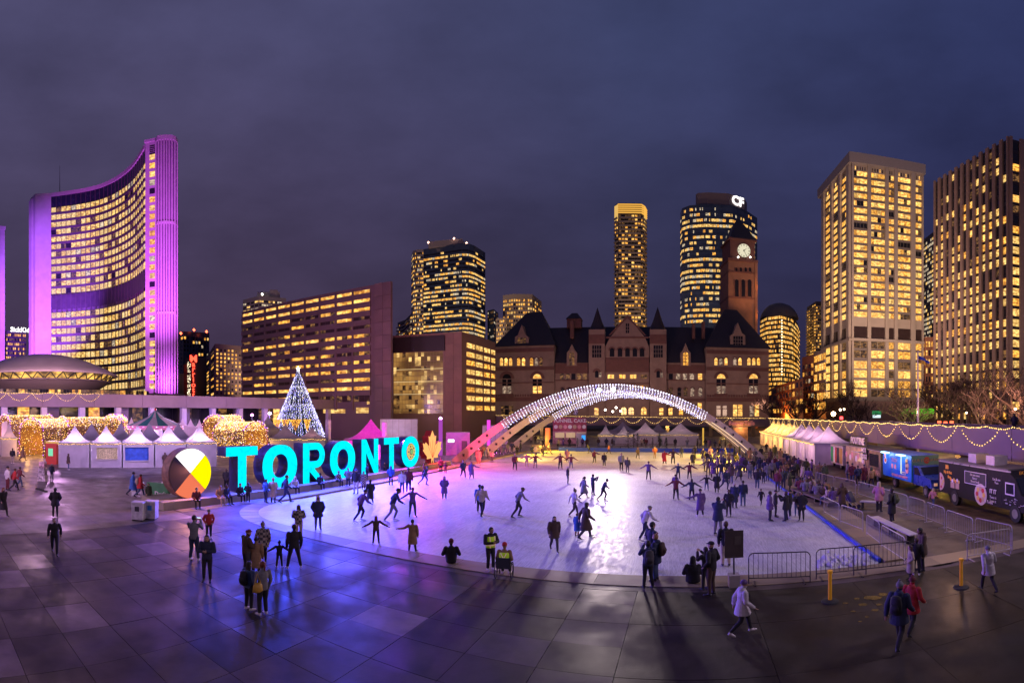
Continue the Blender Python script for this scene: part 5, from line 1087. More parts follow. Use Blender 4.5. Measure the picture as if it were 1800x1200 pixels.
# ================================================================ tents
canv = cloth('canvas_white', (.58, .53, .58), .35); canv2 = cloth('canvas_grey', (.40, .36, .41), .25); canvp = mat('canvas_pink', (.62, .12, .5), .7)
garl = mat('garland_green', (.03, .06, .03), .9)
def tent(c, w, d, rz, ze, zp, label, group='white peaked market tents', wall=None, rm_=None, open_=None, glowin=None, gar=True, curtain=False, cat='tent'):
    """concave peaked roof on four poles; local x along the front, front faces -y"""
    th = thing('market_tent', label, cat, (c[0], c[1], 0), rz, group); R_ = lambda p: p
    w2, d2 = w/2, d/2; mr = rm_ or canv; mb = MB(); N = 7
    for (ax, ay), (bx, by) in (((-w2, -d2), (w2, -d2)), ((w2, -d2), (w2, d2)), ((w2, d2), (-w2, d2)), ((-w2, d2), (-w2, -d2))):
        for i in range(N):
            s, s2 = i/N, (i+1)/N; f0 = (1-s); f1 = (1-s2); z0 = ze+(zp-ze)*s**1.9; z1 = ze+(zp-ze)*s2**1.9
            mb.poly([(ax*f0, ay*f0, z0), (bx*f0, by*f0, z0), (bx*f1, by*f1, z1), (ax*f1, ay*f1, z1)])
    mb.build('roof', mr, th, local=True)
    b = MB()
    for x0, x1, y0, y1 in ((-w2, w2, -d2-.02, -d2), (-w2, w2, d2, d2+.02), (-w2-.02, -w2, -d2, d2), (w2, w2+.02, -d2, d2)): b.box(x0, x1, y0, y1, ze-.28, ze)
    b.build('valance', mr, th, local=True)
    for sx in (-1, 1):
        for sy in (-1, 1): o = link('pole', ubox(mat('tent_pole', (.5, .5, .52), .4, .6)), th, local=True); o.location = (sx*(w2-.05), sy*(d2-.05), ze/2); o.scale = (.07, .07, ze)
    wm_ = wall or canv
    for nm, x0, x1, y0, y1 in (('back_wall', -w2+.1, w2-.1, d2-.06, d2-.03), ('side_wall', -w2+.02, -w2+.05, -d2+.1, d2-.1), ('side_wall', w2-.05, w2-.02, -d2+.1, d2-.1)):
        b = MB(); b.box(x0, x1, y0, y1, .03, ze-.1); b.build(nm, wm_, th, local=True)
    if curtain:
        for sgn in ((-1),):
            b = MB(); n = 26
            P_ = [(-w2+.08+(w-.16)*i/n, -d2+.03+.05*sin(i*1.9)) for i in range(n+1)]
            for p, q in zip(P_, P_[1:]): b.poly([(p[0], p[1], .05), (q[0], q[1], .05), (q[0], q[1], ze-.1), (p[0], p[1], ze-.1)])
            b.build('curtain', wm_, th, local=True)
    elif open_ is None:
        b = MB(); b.box(-w2+.1, w2-.1, -d2+.02, -d2+.05, .03, ze-.1); b.build('front_wall', wm_, th, local=True)
    else:
        x0, x1, z0, z1, m = open_
        for q in ((-w2+.1, x0, .03, ze-.1), (x1, w2-.1, .03, ze-.1), (x0, x1, .03, z0), (x0, x1, z1, ze-.1)):
            b = MB(); b.box(q[0], q[1], -d2+.02, -d2+.05, q[2], q[3]); b.build('front_wall', wm_, th, local=True)
        b = MB(); b.box(x0+.02, x1-.02, -d2+.5, -d2+.55, z0, z1); b.build('display', m, th, local=True)
        b = MB(); b.box(x0-.03, x1+.03, -d2-.25, -d2+.5, z0-.05, z0); b.build('counter', mat('counter_white', (.6, .55, .55), .5), th, local=True)
    if gar:
        pts = [Vector((-w2+w*i/12, -d2-.06, ze-.12-.10*sin(pi*(i % 6)/6))) for i in range(13)]
        b = MB(); b.tube(pts, .06, 5); b.build('garland', garl, th, local=True)
        b = MB(); [b.octa((-w2+w*i/30, -d2-.13, ze-.12-.1*sin(pi*(i % 15)/15)+rnd.uniform(-.05, .05)), .04*rnd.uniform(.7, 1.3)) for i in range(31)]; b.build('garland_lights', g_warm, th, kind='stuff', local=True)
    if glowin:
        o = lamp('tent_light', 'POINT', (0, 0, 0), glowin[0], glowin[1], .2); o.parent = th; o.location = (glowin[2] if len(glowin) > 2 else 0, -d2*.2, ze-.5)
    return th
# left front row: five tents
LA, LB = Vector((-52.7, 15.5, 0)), Vector((-45.9, 32.3, 0)); dv = (LB-LA).normalized(); ang = atan2(dv.y, dv.x); nb = Vector((-dv.y, dv.x, 0)); wt = (LB-LA).length/5
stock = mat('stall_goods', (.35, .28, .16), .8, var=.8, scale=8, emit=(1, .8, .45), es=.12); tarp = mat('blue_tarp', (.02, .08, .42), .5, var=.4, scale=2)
labs = ['leftmost of the five front tents left of the disc, plain closed walls', 'second front tent from the left with a wide serving window of goods', 'middle front tent with a blue tarpaulin hung in its window', 'fourth front tent from the left, closed, behind the coloured disc', 'last of the five front tents, partly hidden by the first letter T']
for k in range(5):
    c = LA+dv*wt*(k+.5)+nb*wt/2
    tent(c, wt-.12, wt-.12, ang, 2.85, 4.75, labs[k], open_={1: (-1.1, 1.3, .95, 2.25, stock), 2: (-1.5, 1.2, .8, 2.3, tarp)}.get(k), glowin=((.78, .50, 1), 800))
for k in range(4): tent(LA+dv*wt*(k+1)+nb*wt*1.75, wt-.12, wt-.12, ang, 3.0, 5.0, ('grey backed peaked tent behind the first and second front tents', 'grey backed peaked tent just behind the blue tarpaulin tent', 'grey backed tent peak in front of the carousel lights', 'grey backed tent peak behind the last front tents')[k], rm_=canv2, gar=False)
# single tents farther back
def ftent(px0, px1, pyb, pyp, pye, lab, **kw):
    xm = (px0+px1)/2; c = gp(xm, pyb); d = c.length; w = (px1-px0)/F*d; th_ = atan2(c.y, c.x)-pi/2; c = c+c.normalized()*w/2
    return tent(c, w, w, th_, zy(pye, d), zy(pyp, d+w/2), lab, **kw)
ftent(-28, 2, 800, 741, 769, 'peach lit tent at the far left edge with garland', glowin=((1, .5, .3), 120)); ftent(2, 30, 803, 740, 769, 'peach lit tent left of the big tunnel mouth', glowin=((1, .5, .3), 120))
ftent(136, 163, 792, 733, 749, 'pink lit tent between two gold light tunnels', glowin=((1, .4, .9), 200), gar=False)
for i, (a, b_, pk, eb) in enumerate(((222, 240, 733, 748), (250, 262, 736, 746), (312, 330, 734, 748), (326, 344, 735, 750), (343, 358, 736, 750), (296, 312, 738, 748), (118, 130, 737, 744), (92, 102, 736, 743), (104, 115, 738, 745))):
    ftent(a, b_, 788, pk, eb, ('pinkish small tent peak left of the carousel', 'small white tent peak just left of the carousel top', 'white tent peak right of the carousel top', 'second white tent peak right of the carousel', 'third white tent peak right of the carousel, by the gold tunnel', 'low tent peak half hidden by the carousel', 'tiny far tent peak above the gold tunnel', 'tiny far tent peak left of the pink lit tent', 'tiny far tent peak between two others above the gold tunnel')[i], gar=False, glowin=((1, .5, .6), 30) if i in (0, 4) else None)
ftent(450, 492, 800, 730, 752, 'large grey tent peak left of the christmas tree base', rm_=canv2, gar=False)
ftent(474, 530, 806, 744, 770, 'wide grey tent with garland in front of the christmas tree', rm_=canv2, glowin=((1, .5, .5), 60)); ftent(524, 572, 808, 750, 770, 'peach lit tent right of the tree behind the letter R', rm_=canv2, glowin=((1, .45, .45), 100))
for i, (a, b_) in enumerate(((480, 494), (494, 509), (509, 530), (534, 546))):   # pennants of gold light in front of the tree
    d = 78; b = MB()
    for _ in range(170):
        u, v = rnd.random(), rnd.random(); px = a+(b_-a)*u; lim = 1-abs(2*u-1); py = 737+22*v*lim; b.octa(at(px, d, zy(py, d)), .055)
    th = thing('light_pennant', ('first', 'second', 'third', 'fourth')[i]+' gold light pennant from the left in front of the tree', 'light pennant', tuple(at(a, d, 5)), 0, 'gold light pennants'); b.build('bulb_run', g_gold, th, kind='stuff'); b = MB(); b.extr([at(a, d+.1, zy(737, d)), at(b_, d+.1, zy(737, d)), at((a+b_)/2, d+.1, zy(758, d))], (0, .02, 0)); b.build('net', mat('gold_net'), th)
pk = ftent(602, 702, 808, 736, 775, 'big bright magenta peaked tent behind the letters', rm_=canvp, gar=False, group=None, wall=mat('canvas_magenta_wall', (.5, .2, .5), .7), glowin=((1, .2, .9), 400))
c = gp(652, 815); lamp('magenta_floodlight', 'SPOT', (c.x+4, c.y-5, 1.6), (1, .08, .75), 14000, .2, target=(c.x, c.y+4, 4.5), spot=80, blend=.8)
# right row along the trucks side
mlav = canv
for k in range(9):
    y = 57.9+k*4.75; far_ = k >= 4
    tent((17.3, y), 4.7, 4.7, -pi/2, 2.6, 4.55, ('nearest tent of the row right of the rink', 'second nearest tent of the right row', 'third tent of the right row from the near end', 'fourth tent of the right row, lavender curtains', 'fifth tent of the right row, first with gold lit curtains', 'sixth tent of the right row with gold lit curtains', 'seventh tent of the right row with gold lit curtains', 'eighth tent of the right row with gold lit curtains', 'farthest tent of the right row beside the food stall')[k], group='tents in the row right of the rink', curtain=True, glowin=((1, .48, .08), 1800) if far_ else ((1, .55, .80), 420))
for y in (60, 69, 78): lamp('eave_string_glow', 'POINT', (14.2, y, 2.3), (1, .62, .45), 26, .3)
for y in (82, 88, 95): lamp('eave_string_glow', 'POINT', (14.0, y, 2.2), (1, .55, .16), 60, .3)
# far end tents
ftent(1051, 1078, 783, 746, 764, 'small white booth tent at the left end of the far row', glowin=((1, .7, .6), 50)); ftent(1081, 1112, 783, 748, 765, 'second white tent of the far row behind the little fir trees', glowin=((1, .7, .6), 50))
ftent(1106, 1163, 783, 742, 763, 'wide white tent in the middle of the far row', glowin=((1, .6, .7), 70)); ftent(1164, 1228, 783, 742, 763, 'wide white tent at the right end of the far row', glowin=((1, .6, .7), 70))
ftent(1070, 1120, 774, 740, 757, 'grey tent peak behind the left half of the far row', rm_=canv2, gar=False); ftent(1142, 1172, 774, 743, 757, 'grey tent peak behind the middle of the far row', rm_=canv2, gar=False)
for x in (-8, 0, 9): 
    for dy_ in (88,): lamp('row_light', 'POINT', (x, dy_, 3.2), (1, .62, .7), 130, .3)
# ================================================================ lit posts
def post(px, pyt, pyb, w, m, lab, cap=None):
    d = F*CH/(pyb-HZ); p = at(px, d); th = thing('light_post', lab, 'post', tuple(p)); zt_ = zy(pyt, d); b = MB(); b.cbox((p.x, p.y, zt_/2), (w, w, zt_)); b.build('post_body', m, th)
    if cap: b = MB(); b.lathe([(0, .3), (.22, .15), (.25, 0), (.2, -.1), (0, -.12)], (p.x, p.y, zt_+.1), 10); b.build('lamp_head', cap, th)
    return p, zt_
gm = glow('post_magenta', (1, .08, .85), 1.0); gl_ = glow('post_lavender', (.55, .32, 1), .8)
p, z = post(774.5, 737, 800, .42, glow('post_magenta_b', (.75, .12, .9), .55), 'purple lit post with bright lamp right of the letters', glow('lamp_violet', (.9, .4, 1), 8)); lamp('violet_lamp', 'POINT', (p.x, p.y-.4, z+.5), (.8, .25, 1), 700, .15)
p, z = post(859, 738, 796, .42, gm, 'magenta lit post between the arch legs'); lamp('magenta_lamp', 'POINT', (p.x+.6, p.y-.8, 1), (1, .1, .8), 200, .15)
post(577, 738, 806, .55, mat('post_white', (.5, .42, .6), .6), 'pale lavender post right of the christmas tree'); post(676, 742, 806, .5, mat('post_white'), 'pale blue white post rising behind the letters N and T')
p, z = post(474, 728, 795, .12, cable, 'slim post with bright violet floodlight left of the christmas tree', glow('lamp_violet_hot', (.75, .55, 1), 25)); lamp('violet_floodlight', 'POINT', (p.x+.4, p.y-.5, z+.2), (.50, .25, 1), 2600, .15)
p, z = post(443, 731, 795, .12, cable, 'slim post with small magenta lamp near the gold tunnel', glow('lamp_magenta', (1, .3, .9), 8))
p, z = post(963, 752, 782, .8, mat('post_orange', (.6, .2, .08), .5, emit=(1, .22, .03), es=.6), 'orange lit square post behind the rear arch'); lamp('orange_lamp', 'POINT', (p.x-1, p.y-1.5, 1), (1, .5, .05), 350, .2)
post(1236, 752, 782, .3, mat('post_yellow', (.6, .4, .06), .5, emit=(1, .6, .08), es=.6), 'thin yellow lit post right of the far tents')
# ================================================================ bare trees, street furniture behind the right walkway
bark = mat('bark_dark', (.075, .045, .035), .9, var=.3, scale=3)
def bare_tree(p, h, spread, label, group, seed, depth=6, buds=None, kind='bare tree'):
    r_ = random.Random(seed); th = thing('bare_tree', label, kind, tuple(p), 0, group); tb = MB(); cb = MB()
    tips = []
    def grow(q, d, L, rad, lev):
        n = 3; pts = [q]; dd = d.copy()
        for i in range(n): dd = (dd+Vector((r_.uniform(-.22, .22), r_.uniform(-.22, .22), r_.uniform(-.08, .16)))).normalized(); pts.append(pts[-1]+dd*L/n)
        (tb if lev < 2 else cb).tube(pts, [max(.028, rad*(1-.35*i/n)) for i in range(n+1)], 5 if lev < 2 else 3, cap=False)
        if lev >= depth: tips.append(pts[-1]); return
        for k in range(r_.choice((2, 3, 3, 4)) if lev else 4):
            a = r_.uniform(0, 2*pi); v = Vector((cos(a), sin(a), 0)); nd = (dd*r_.uniform(.5, .95)+v*r_.uniform(.35, .8)*spread+Vector((0, 0, .12))).normalized(); s_ = r_.uniform(.55, .95)
            grow(pts[-1] if k < 2 else pts[r_.choice((1, 2))], nd, L*r_.uniform(.66, .86), rad*.62, lev+1)
    grow(Vector(p), Vector((0, 0, 1)), h*.26, h*.026, 0)
    for t in tips:
        for _ in range(2): u = Vector((r_.uniform(-1, 1), r_.uniform(-1, 1), r_.uniform(-.6, 1)))*.5; w_ = u.cross(Vector((0, 0, 1))).normalized()*.035; cb.poly([t-w_, t+w_, t+u])
    tb.build('trunk', bark, th); cb.build('crown', bark, th)
    return th, tips
TG = 'bare trees behind the right walkway'
for i, (px, d, h, sp_, lab, z0) in enumerate(((1372, 150, 16, 1.0, 'small bare tree against the orange brick block', 0), (1400, 142, 16, 1.1, 'bare tree right of the old city hall corner', 0), (1432, 150, 17, 1.0, 'bare tree before the glass annex', 0), (1522, 96, 14, .9, 'slender bare tree left of the spreading tree', 0), (1598, 84, 15, 1.3, 'big spreading bare tree in front of the pale tower', 0), (1655, 92, 17.5, 1.1, 'dense bare tree right of the flagpole', 0), (1700, 84, 17, 1.15, 'bare tree below the ribbed tower', 0), (1748, 78, 16.5, 1.15, 'bare tree near the right edge behind the walkway', 0), (1800, 70, 16, 1.15, 'bare tree cut off by the right edge', 0))):
    bare_tree(at(px, d), h, sp_, lab, TG, 40+i, 6 if px > 1500 else 5)
lamp('tree_light', 'POINT', at(1620, 76, 4.5), (.35, 1, .08), 700, .3)
for px, d, z, e_, c in ((1590, 78, 4, 300, (1, .65, .45)), (1690, 76, 5, 500, (1, .55, .4)), (1760, 70, 5, 450, (1, .5, .35))): lamp('tree_light', 'POINT', at(px, d-6, z+2.5), c, e_*9, .4)
for i, (px, d) in enumerate(((722, 142), (745, 140), (768, 142), (785, 145))):
    p = at(px, d); th, tips = bare_tree(p, 8.5, 1.1, 'small tree wrapped in white lights '+('left of the others', 'second from the left', 'third from the left', 'rightmost, before the brown building')[i]+' behind the far walkway', 'trees wrapped in white lights', 90+i, 4)
    b = MB(); [b.octa(t+Vector((rnd.uniform(-.4, .4), rnd.uniform(-.4, .4), rnd.uniform(-.6, .2))), .10) for t in tips]; b.build('tree_lights', glow('bulb_cool', (1, .85, .95), 1.8), th, kind='stuff')
# flagpole and flag
p = at(1613.5, 66); fp = thing('flagpole', 'tall white flagpole with a blue and yellow flag behind the right walkway', 'flagpole', tuple(p)); zt_ = zy(617, 66)
b = MB(); b.tube([(p.x, p.y, 0), (p.x, p.y, zt_)], [.16, .10], 8); b.build('pole', mat('pole_white', (.5, .45, .55), .4), fp); b = MB(); b.octa((p.x, p.y, zt_+.1), .13); b.build('finial', mat('brass'), fp)
fs_ = Vector((cos(radians(-24)), sin(radians(-24)), 0))
for nm, m, t0, t1 in (('blue_stripe', mat('flag_blue', (.03, .08, .45), .7), 0, .45), ('yellow_stripe', mat('flag_yellow', (.55, .36, .03), .7), .45, .95)):
    b = MB(); n = 8
    G_ = [[Vector((p.x, p.y, zt_-.5))+fs_*(1.55*i/n)+Vector((0, .12*sin(i*1.3), -.9*(i/n)**1.2-1.15*(t0+(t1-t0)*j/3)*(1-.35*i/n))) for j in range(4)] for i in range(n+1)]
    for i in range(n):
        for j in range(3): b.poly([G_[i][j], G_[i+1][j], G_[i+1][j+1], G_[i][j+1]])
    o = b.build(nm, m, fp)
def streetlamp(px, d, z, lab, col=(1, .75, .45), e_=400, r=.22, s=14, grp='street lamps'):
    p = at(px, d); th = thing('street_lamp', lab, 'street lamp', tuple(p), 0, grp); b = MB(); b.tube([(p.x, p.y, 0), (p.x, p.y, z-.1)], [.09, .05], 6); b.build('pole', cable, th)
    b = MB(); b.lathe([(0, r), (r*.8, r*.6), (r, 0), (r*.8, -r*.6), (0, -r)], (p.x, p.y, z+r), 10); b.build('globe', glow('globe_%02d%02d' % (int(col[1]*99), s), col, s), th)
    if e_: lamp('street_lamp_light', 'POINT', (p.x, p.y-.5, z+.9), col, e_, .2)
streetlamp(1465, 118, 5.5, 'bright glaring street lamp right of the orange block', (1, .62, .28), 2500, .6, 20); streetlamp(1477, 120, 6.8, 'small white street lamp above the glaring one', r=.3); streetlamp(1484, 122, 7, 'second small white street lamp above the glaring one', r=.3, e_=0)
streetlamp(666, 140, 7.2, 'lamp behind the far walkway left of the atrium building', (1, .55, .3), 900, .35); streetlamp(748, 142, 7.4, 'lamp before the middle of the atrium building', (1, .6, .4), 0, .3); streetlamp(829, 145, 8, 'lamp at the right corner of the atrium building', (1, .7, .5), 700, .3)
for px, y, w_ in ((1064, 722, 'leftmost'), (1077, 725, 'second from the left'), (1083, 718, 'highest'), (1091, 724, 'rightmost')): streetlamp(px, 140, zy(y, 140), 'small globe lamp before the old city hall door, '+w_, (1, .85, .7), 260, .3, grp='globe lamps at the old hall door')
streetlamp(1699, 80, zy(727, 80), 'lamp among the bare trees below the ribbed tower', (1, .6, .4), 0, .15); streetlamp(1785, 70, zy(721, 70), 'warm lamp between bare trees near the right edge', (1, .55, .2), 200, .2)
for i, (px, y) in enumerate(((1651, 742), (1662, 743), (1673, 742))):
    b = MB(); p = at(px, 74, zy(y, 74)); b.cbox(p, (.5, .3, .4)); o = b.build('brake_light', glow('brake_red', (1, .10, .04), 4)); tag(o, ('left', 'middle', 'right')[i]+' one of three glowing red car lights above the right walkway', 'car light', 'red car lights')
b = MB(); p = at(1479, 118, zy(734.5, 118)); b.cbox(p, (.7, .3, .7)); o = b.build('traffic_light', glow('signal_red', (1, .05, .05), 6)); tag(o, 'red traffic signal just right of the glaring street lamp', 'traffic light')
fg = Face(at(1585, 130), at(1640, 126)); b = MB(); fg.addpx(b, 1590, 1642, 718, 727, 0, 1.5); o = b.build('shop_awning', glow('awning_green', (.12, .75, .02), .8)); tag(o, 'bright green lit shop canopy seen through the big bare tree', 'awning')
b = MB(); fg = Face(at(1530, 140), at(1550, 140)); fg.addpx(b, 1533, 1549, 722, 728, 0, 1.2); o = b.build('shop_awning', glow('awning_teal', (.05, .45, .15), .6)); tag(o, 'small teal lit shop canopy left of the big bare tree', 'awning')
b = MB(); fg = Face(at(1530, 140), at(1550, 140)); fg.addpx(b, 1534, 1548, 729, 734, 0, .8); o = b.build('shop_window', glow('shopwin', (.75, .95, 1), 1.2)); tag(o, 'white lit shop window under the small teal canopy', 'shop window')

# added fill spots behind the viewer, washing the near plaza and the tents
for p, c, e_, t in (((-30, -14, 9), (.85, .50, 1), 17000, (-50, 22, 0)), ((-16, -16, 9), (1, .62, .78), 2600, (-20, 12, 0)), ((3, -16, 9), (1, .66, .66), 500, (0, 14, 0)), ((18, -12, 9), (1, .66, .52), 1100, (13, 20, 0)), ((-46, -18, 10), (.9, .5, 1), 14000, (-66, 20, 5))):
    lamp('rear_plaza_fill', 'SPOT', p, c, e_, 1.2, target=t, spot=110, blend=.9)
lamp('side_street_light', 'POINT', (-33, 8, 7), (1, .60, .70), 900, .5)
for y in (24, 33, 44): lamp('truck_lane_light', 'POINT', (14.5, y, 4.2), (1, .48, .14), 190, .3)

for y_, t_ in ((18, (-52, 19, 1.6)), (25, (-49, 27, 1.6))): lamp('tent_wall_fill', 'SPOT', (-40, y_, 5.5), (.60, .40, 1), 3000, .3, target=t_, spot=110, blend=.9)  # added violet spots brightening the front tent walls, no fixture
# ================================================================ food trucks and stalls
tyre = mat('tyre', (.02, .02, .02), .8); rimm = mat('wheel_rim', (.35, .33, .36), .35, .8); tglass = mat('truck_glass', (.02, .02, .03), .1, var=0); chrome = mat('bright_trim', (.5, .45, .5), .3, .6)
def wheel(th, x, y, r=.42, side=1):
    b = MB(); n = 20
    for r0, r1, x0, x1 in ((r, r, 0, .24),): b.extr([(x, y+r*cos(2*pi*i/n), r+r*sin(2*pi*i/n)) for i in range(n)], (.25, 0, 0))
    w = b.build('wheel', tyre, th); b = MB(); b.extr([(x-.02, y+r*.55*cos(2*pi*i/n), r+r*.55*sin(2*pi*i/n)) for i in range(n)], (.05, 0, 0)); rr = b.build('rim', rimm, w)
def sidetext(th, s, size, x, y, z, m, ext=.01, bold=.0, ang=-pi/2): return text(s, size, m, th, Vector((x, y, z)), ang, ext=ext, bold=bold)
ink_o = mat('print_orange', (.8, .32, .03), .5, emit=(1, .4, .05), es=.10); ink_w = mat('print_white', (.7, .66, .68), .5); ink_r = mat('print_red', (.5, .04, .04), .5); ink_y = mat('print_yellow', (.7, .5, .1), .5); ink_t = mat('print_tan', (.5, .36, .24), .6); ink_p = mat('print_pink', (.7, .3, .35), .5)
def sdisc(th, x, y, z, r, m, name='printed_disc', n=20, a0=0, a1=2*pi):
    b = MB(); b.extr([(x, y, z)]*(1 if a1-a0 < 6 else 0)+[(x, y+r*cos(a0+(a1-a0)*i/n), z+r*sin(a0+(a1-a0)*i/n)) for i in range(n+(1 if a1-a0 < 6 else 0))], (-.012, 0, 0)); return b.build(name, m, th)
def srect(th, x, y0, y1, z0, z1, m, name='printed_panel', t=.015): b = MB(); b.box(x-t, x, min(y0, y1), max(y0, y1), z0, z1); return b.build(name, m, th)
# --- black food truck
X = 16.9; th = thing('food_truck', 'black chalkboard style food truck with round pizza picture and white framed hatch', 'food truck', (X+1.1, 25, 0)); bk = th
mblk = mat('truck_black', (.012, .009, .014), .6, var=.5, scale=4); mblk.node_tree.nodes['Principled BSDF'].inputs['Specular IOR Level'].default_value = .2
b = MB(); b.extr([(X, 29.8, .62), (X, 29.8, 2.80), (X, 21.9, 2.80), (X, 21.3, 2.45), (X, 20.7, 1.55), (X, 19.6, 1.35), (X, 19.5, .62)], (2.2, 0, 0)); b.build('body', mblk, th)
b = MB(); b.box(X+.02, X+2.18, 21.9, 29.75, 2.801, 2.88); b.build('roof_panel', mat('truck_roof', (.12, .10, .11), .5), th)
srect(th, X, 29.75, 21.6, 2.72, 2.80, chrome, 'roof_rail', .03)
for y in (27.6, 21.2): wheel(th, X-.03, y, .48); wheel(th, X+2.0, y, .48)
b = MB(); b.box(X-.035, X, 21.25, 22.1, 1.45, 2.15); b.build('door_window_frame', ink_w, th); b = MB(); b.box(X-.045, X-.036, 21.33, 22.02, 1.53, 2.07); b.build('door_window', tglass, th)
b = MB(); b.extr([(X-.02, 22.5, .8), (X-.02, 22.5, 2.5), (X-.02, 22.47, 2.5), (X-.02, 22.47, .8)], (.03, 0, 0)); b.build('door_seam', cable, th)
for (y0, y1, z0, z1) in ((24.0, 26.4, 2.37, 2.41), (24.0, 26.4, 1.62, 1.66), (26.36, 26.4, 1.66, 2.37), (24.0, 24.04, 1.66, 2.37)): srect(th, X, y0, y1, z0, z1, ink_w, 'hatch_frame', .03)
srect(th, X, 24.05, 26.35, 1.67, 2.36, mat('hatch_dark', (.04, .035, .05), .4), 'hatch'); sidetext(th, 'Do you want\nSome?\nStreet food', .2, X-.03, 25.2, 2.02, ink_w)
sidetext(th, 'BB', .36, X-.02, 28.6, 2.42, ink_o, bold=.02); sidetext(th, 'My & Hot', .26, X-.02, 28.5, 2.08, ink_o, bold=.01); sidetext(th, 'Bun', .26, X-.02, 28.3, 1.78, ink_o, bold=.01)
sdisc(th, X-.004, 24.6, 1.12, .66, mat('plate', (.55, .48, .42), .6), 'printed_plate')
for k in range(8): sdisc(th, X-.02, 24.6+.36*cos(k*pi/4), 1.12+.36*sin(k*pi/4), .15, (ink_r, ink_y, ink_t)[k % 3], 'printed_topping', 10)
sdisc(th, X-.004, 29.6, 1.35, .62, mat('slice', (.6, .42, .3), .6), 'printed_slice', 14, pi/2, 3*pi/2)
for k, (y, z) in enumerate(((29.35, 1.6), (29.25, 1.2), (29.4, 1.0), (29.1, 1.4))): sdisc(th, X-.02, y, z, .10, (ink_r, ink_y)[k % 2], 'printed_topping', 8)
for y, w_, m in ((27.9, .5, ink_t), (27.3, .45, ink_t)): srect(th, X-.002, y-w_/2, y+w_/2, 1.1, 1.5, m, 'printed_bowl')
for k in range(6): sdisc(th, X-.016, 27.1+k*.2, 1.58+.08*(k % 2), .12, (ink_y, ink_w, ink_o)[k % 3], 'printed_chip', 8)
sidetext(th, 'IT IT', .34, X-.02, 23.3, 1.45, ink_w, bold=.01); sidetext(th, 'Taste it\nLove it', .22, X-.02, 23.3, 1.0, ink_w); sidetext(th, 'Street Food', .28, X-.02, 24.0, .78, ink_w); sidetext(th, 'Eat & run\nYum', .2, X-.02, 22.95, 2.1, ink_w)
for k in range(26):
    y, z = rnd.uniform(19.9, 22.3), rnd.uniform(.75, 1.35); srect(th, X-.001, y, y+rnd.uniform(.05, .25), z, z+.02, ink_w, 'chalk_mark', .008) if z < 1.3 else None
b = MB(); f = [(X+.1, 21.27, 2.42), (X+2.1, 21.27, 2.42), (X+2.1, 20.72, 1.6), (X+.1, 20.72, 1.6)]; b.extr(f, (0, -.03, .02)); b.build('windscreen', tglass, th)
text('EAT & GO', .26, ink_o, th, Vector((X+1.1, 21.5, 2.66)), 0, ext=.01); b = MB(); b.box(X+.3, X+1.9, 19.42, 19.5, .75, 1.2); b.build('grille', ink_y, th)
for k in (.12, 1.9): b = MB(); b.box(X+k, X+k+.2, 19.44, 19.5, .85, 1.05); b.build('headlight', mat('headlight', (.6, .5, .4), .2, emit=(1, .5, .2), es=.4), th)
b = MB(); b.box(X-.05, X+2.25, 19.35, 19.6, .42, .60); b.build('bumper', chrome, th)
for y in (24, 26): b = MB(); b.box(X+.6, X+1.6, y, y+.9, 2.881, 3.45); b.build('roof_vent', mat('roof_vent', (.55, .48, .5), .5), th)
# --- blue food truck
X = 16.55; th = thing('food_truck', 'bright blue food truck with dessert pictures, teal end and dark cab', 'food truck', (X+1.2, 35, 0))
mbl = mat('truck_blue', (.01, .16, .62), .35, var=.08); mtl = mat('truck_teal', (.03, .22, .26), .4)
b = MB(); b.box(X, X+2.4, 33.4, 38.9, .8, 2.85); b.build('box_body', mbl, th); b = MB(); b.box(X+.03, X+2.37, 33.34, 33.4, .85, 2.82); b.build('end_panel', mtl, th)
text('OUR TWO BUNS', .30, ink_t, th, Vector((X+1.2, 33.32, 2.45)), 0, ext=.01); o = MB(); [o.poly([(X+1.3+.26*cos(t*.52), 33.325, 2.45+.26*sin(t*.52)) for t in range(12)])]; o.build('emblem', ink_r, th)
mcab = mat('cab_blue', (.02, .05, .30), .3, coat=.4)
b = MB(); b.extr([(X+.15, 33.33, .7), (X+.15, 33.33, 2.1), (X+.15, 32.5, 2.1), (X+.15, 31.9, 1.5), (X+.15, 30.6, 1.3), (X+.15, 30.35, .7)], (2.1, 0, 0)); b.build('cab', mcab, th)
b = MB(); b.extr([(X+.3, 32.47, 2.02), (X+2.1, 32.47, 2.02), (X+2.1, 31.93, 1.52), (X+.3, 31.93, 1.52)], (0, -.03, .02)); b.build('windscreen', tglass, th)
b = MB(); b.extr([(X+.14, 33.2, 1.45), (X+.14, 33.2, 2.0), (X+.14, 32.6, 2.0), (X+.14, 32.1, 1.45)], (.02, 0, 0)); b.build('side_window', tglass, th)
for y in (31.2, 36.6): wheel(th, X+.05, y, .42); wheel(th, X+2.1, y, .42)
b = MB(); b.box(X+.2, X+2.2, 30.22, 30.38, .45, .65); b.build('bumper', chrome, th)
for k in (.3, 1.85): b = MB(); b.box(X+k, X+k+.25, 30.3, 30.37, .9, 1.1); b.build('headlight', mat('headlight'), th)
b = MB(); b.box(X+.7, X+1.7, 30.31, 30.37, .8, 1.15); b.build('grille', mat('grille_gold', (.5, .35, .06), .4), th)
srect(th, X, 35.4, 37.6, 1.5, 2.5, mat('panel_blue', (.02, .25, .75), .4), 'printed_panel')
sidetext(th, 'SWEET TREATS\nHOT & FRESH', .17, X-.02, 36.5, 2.25, ink_p)
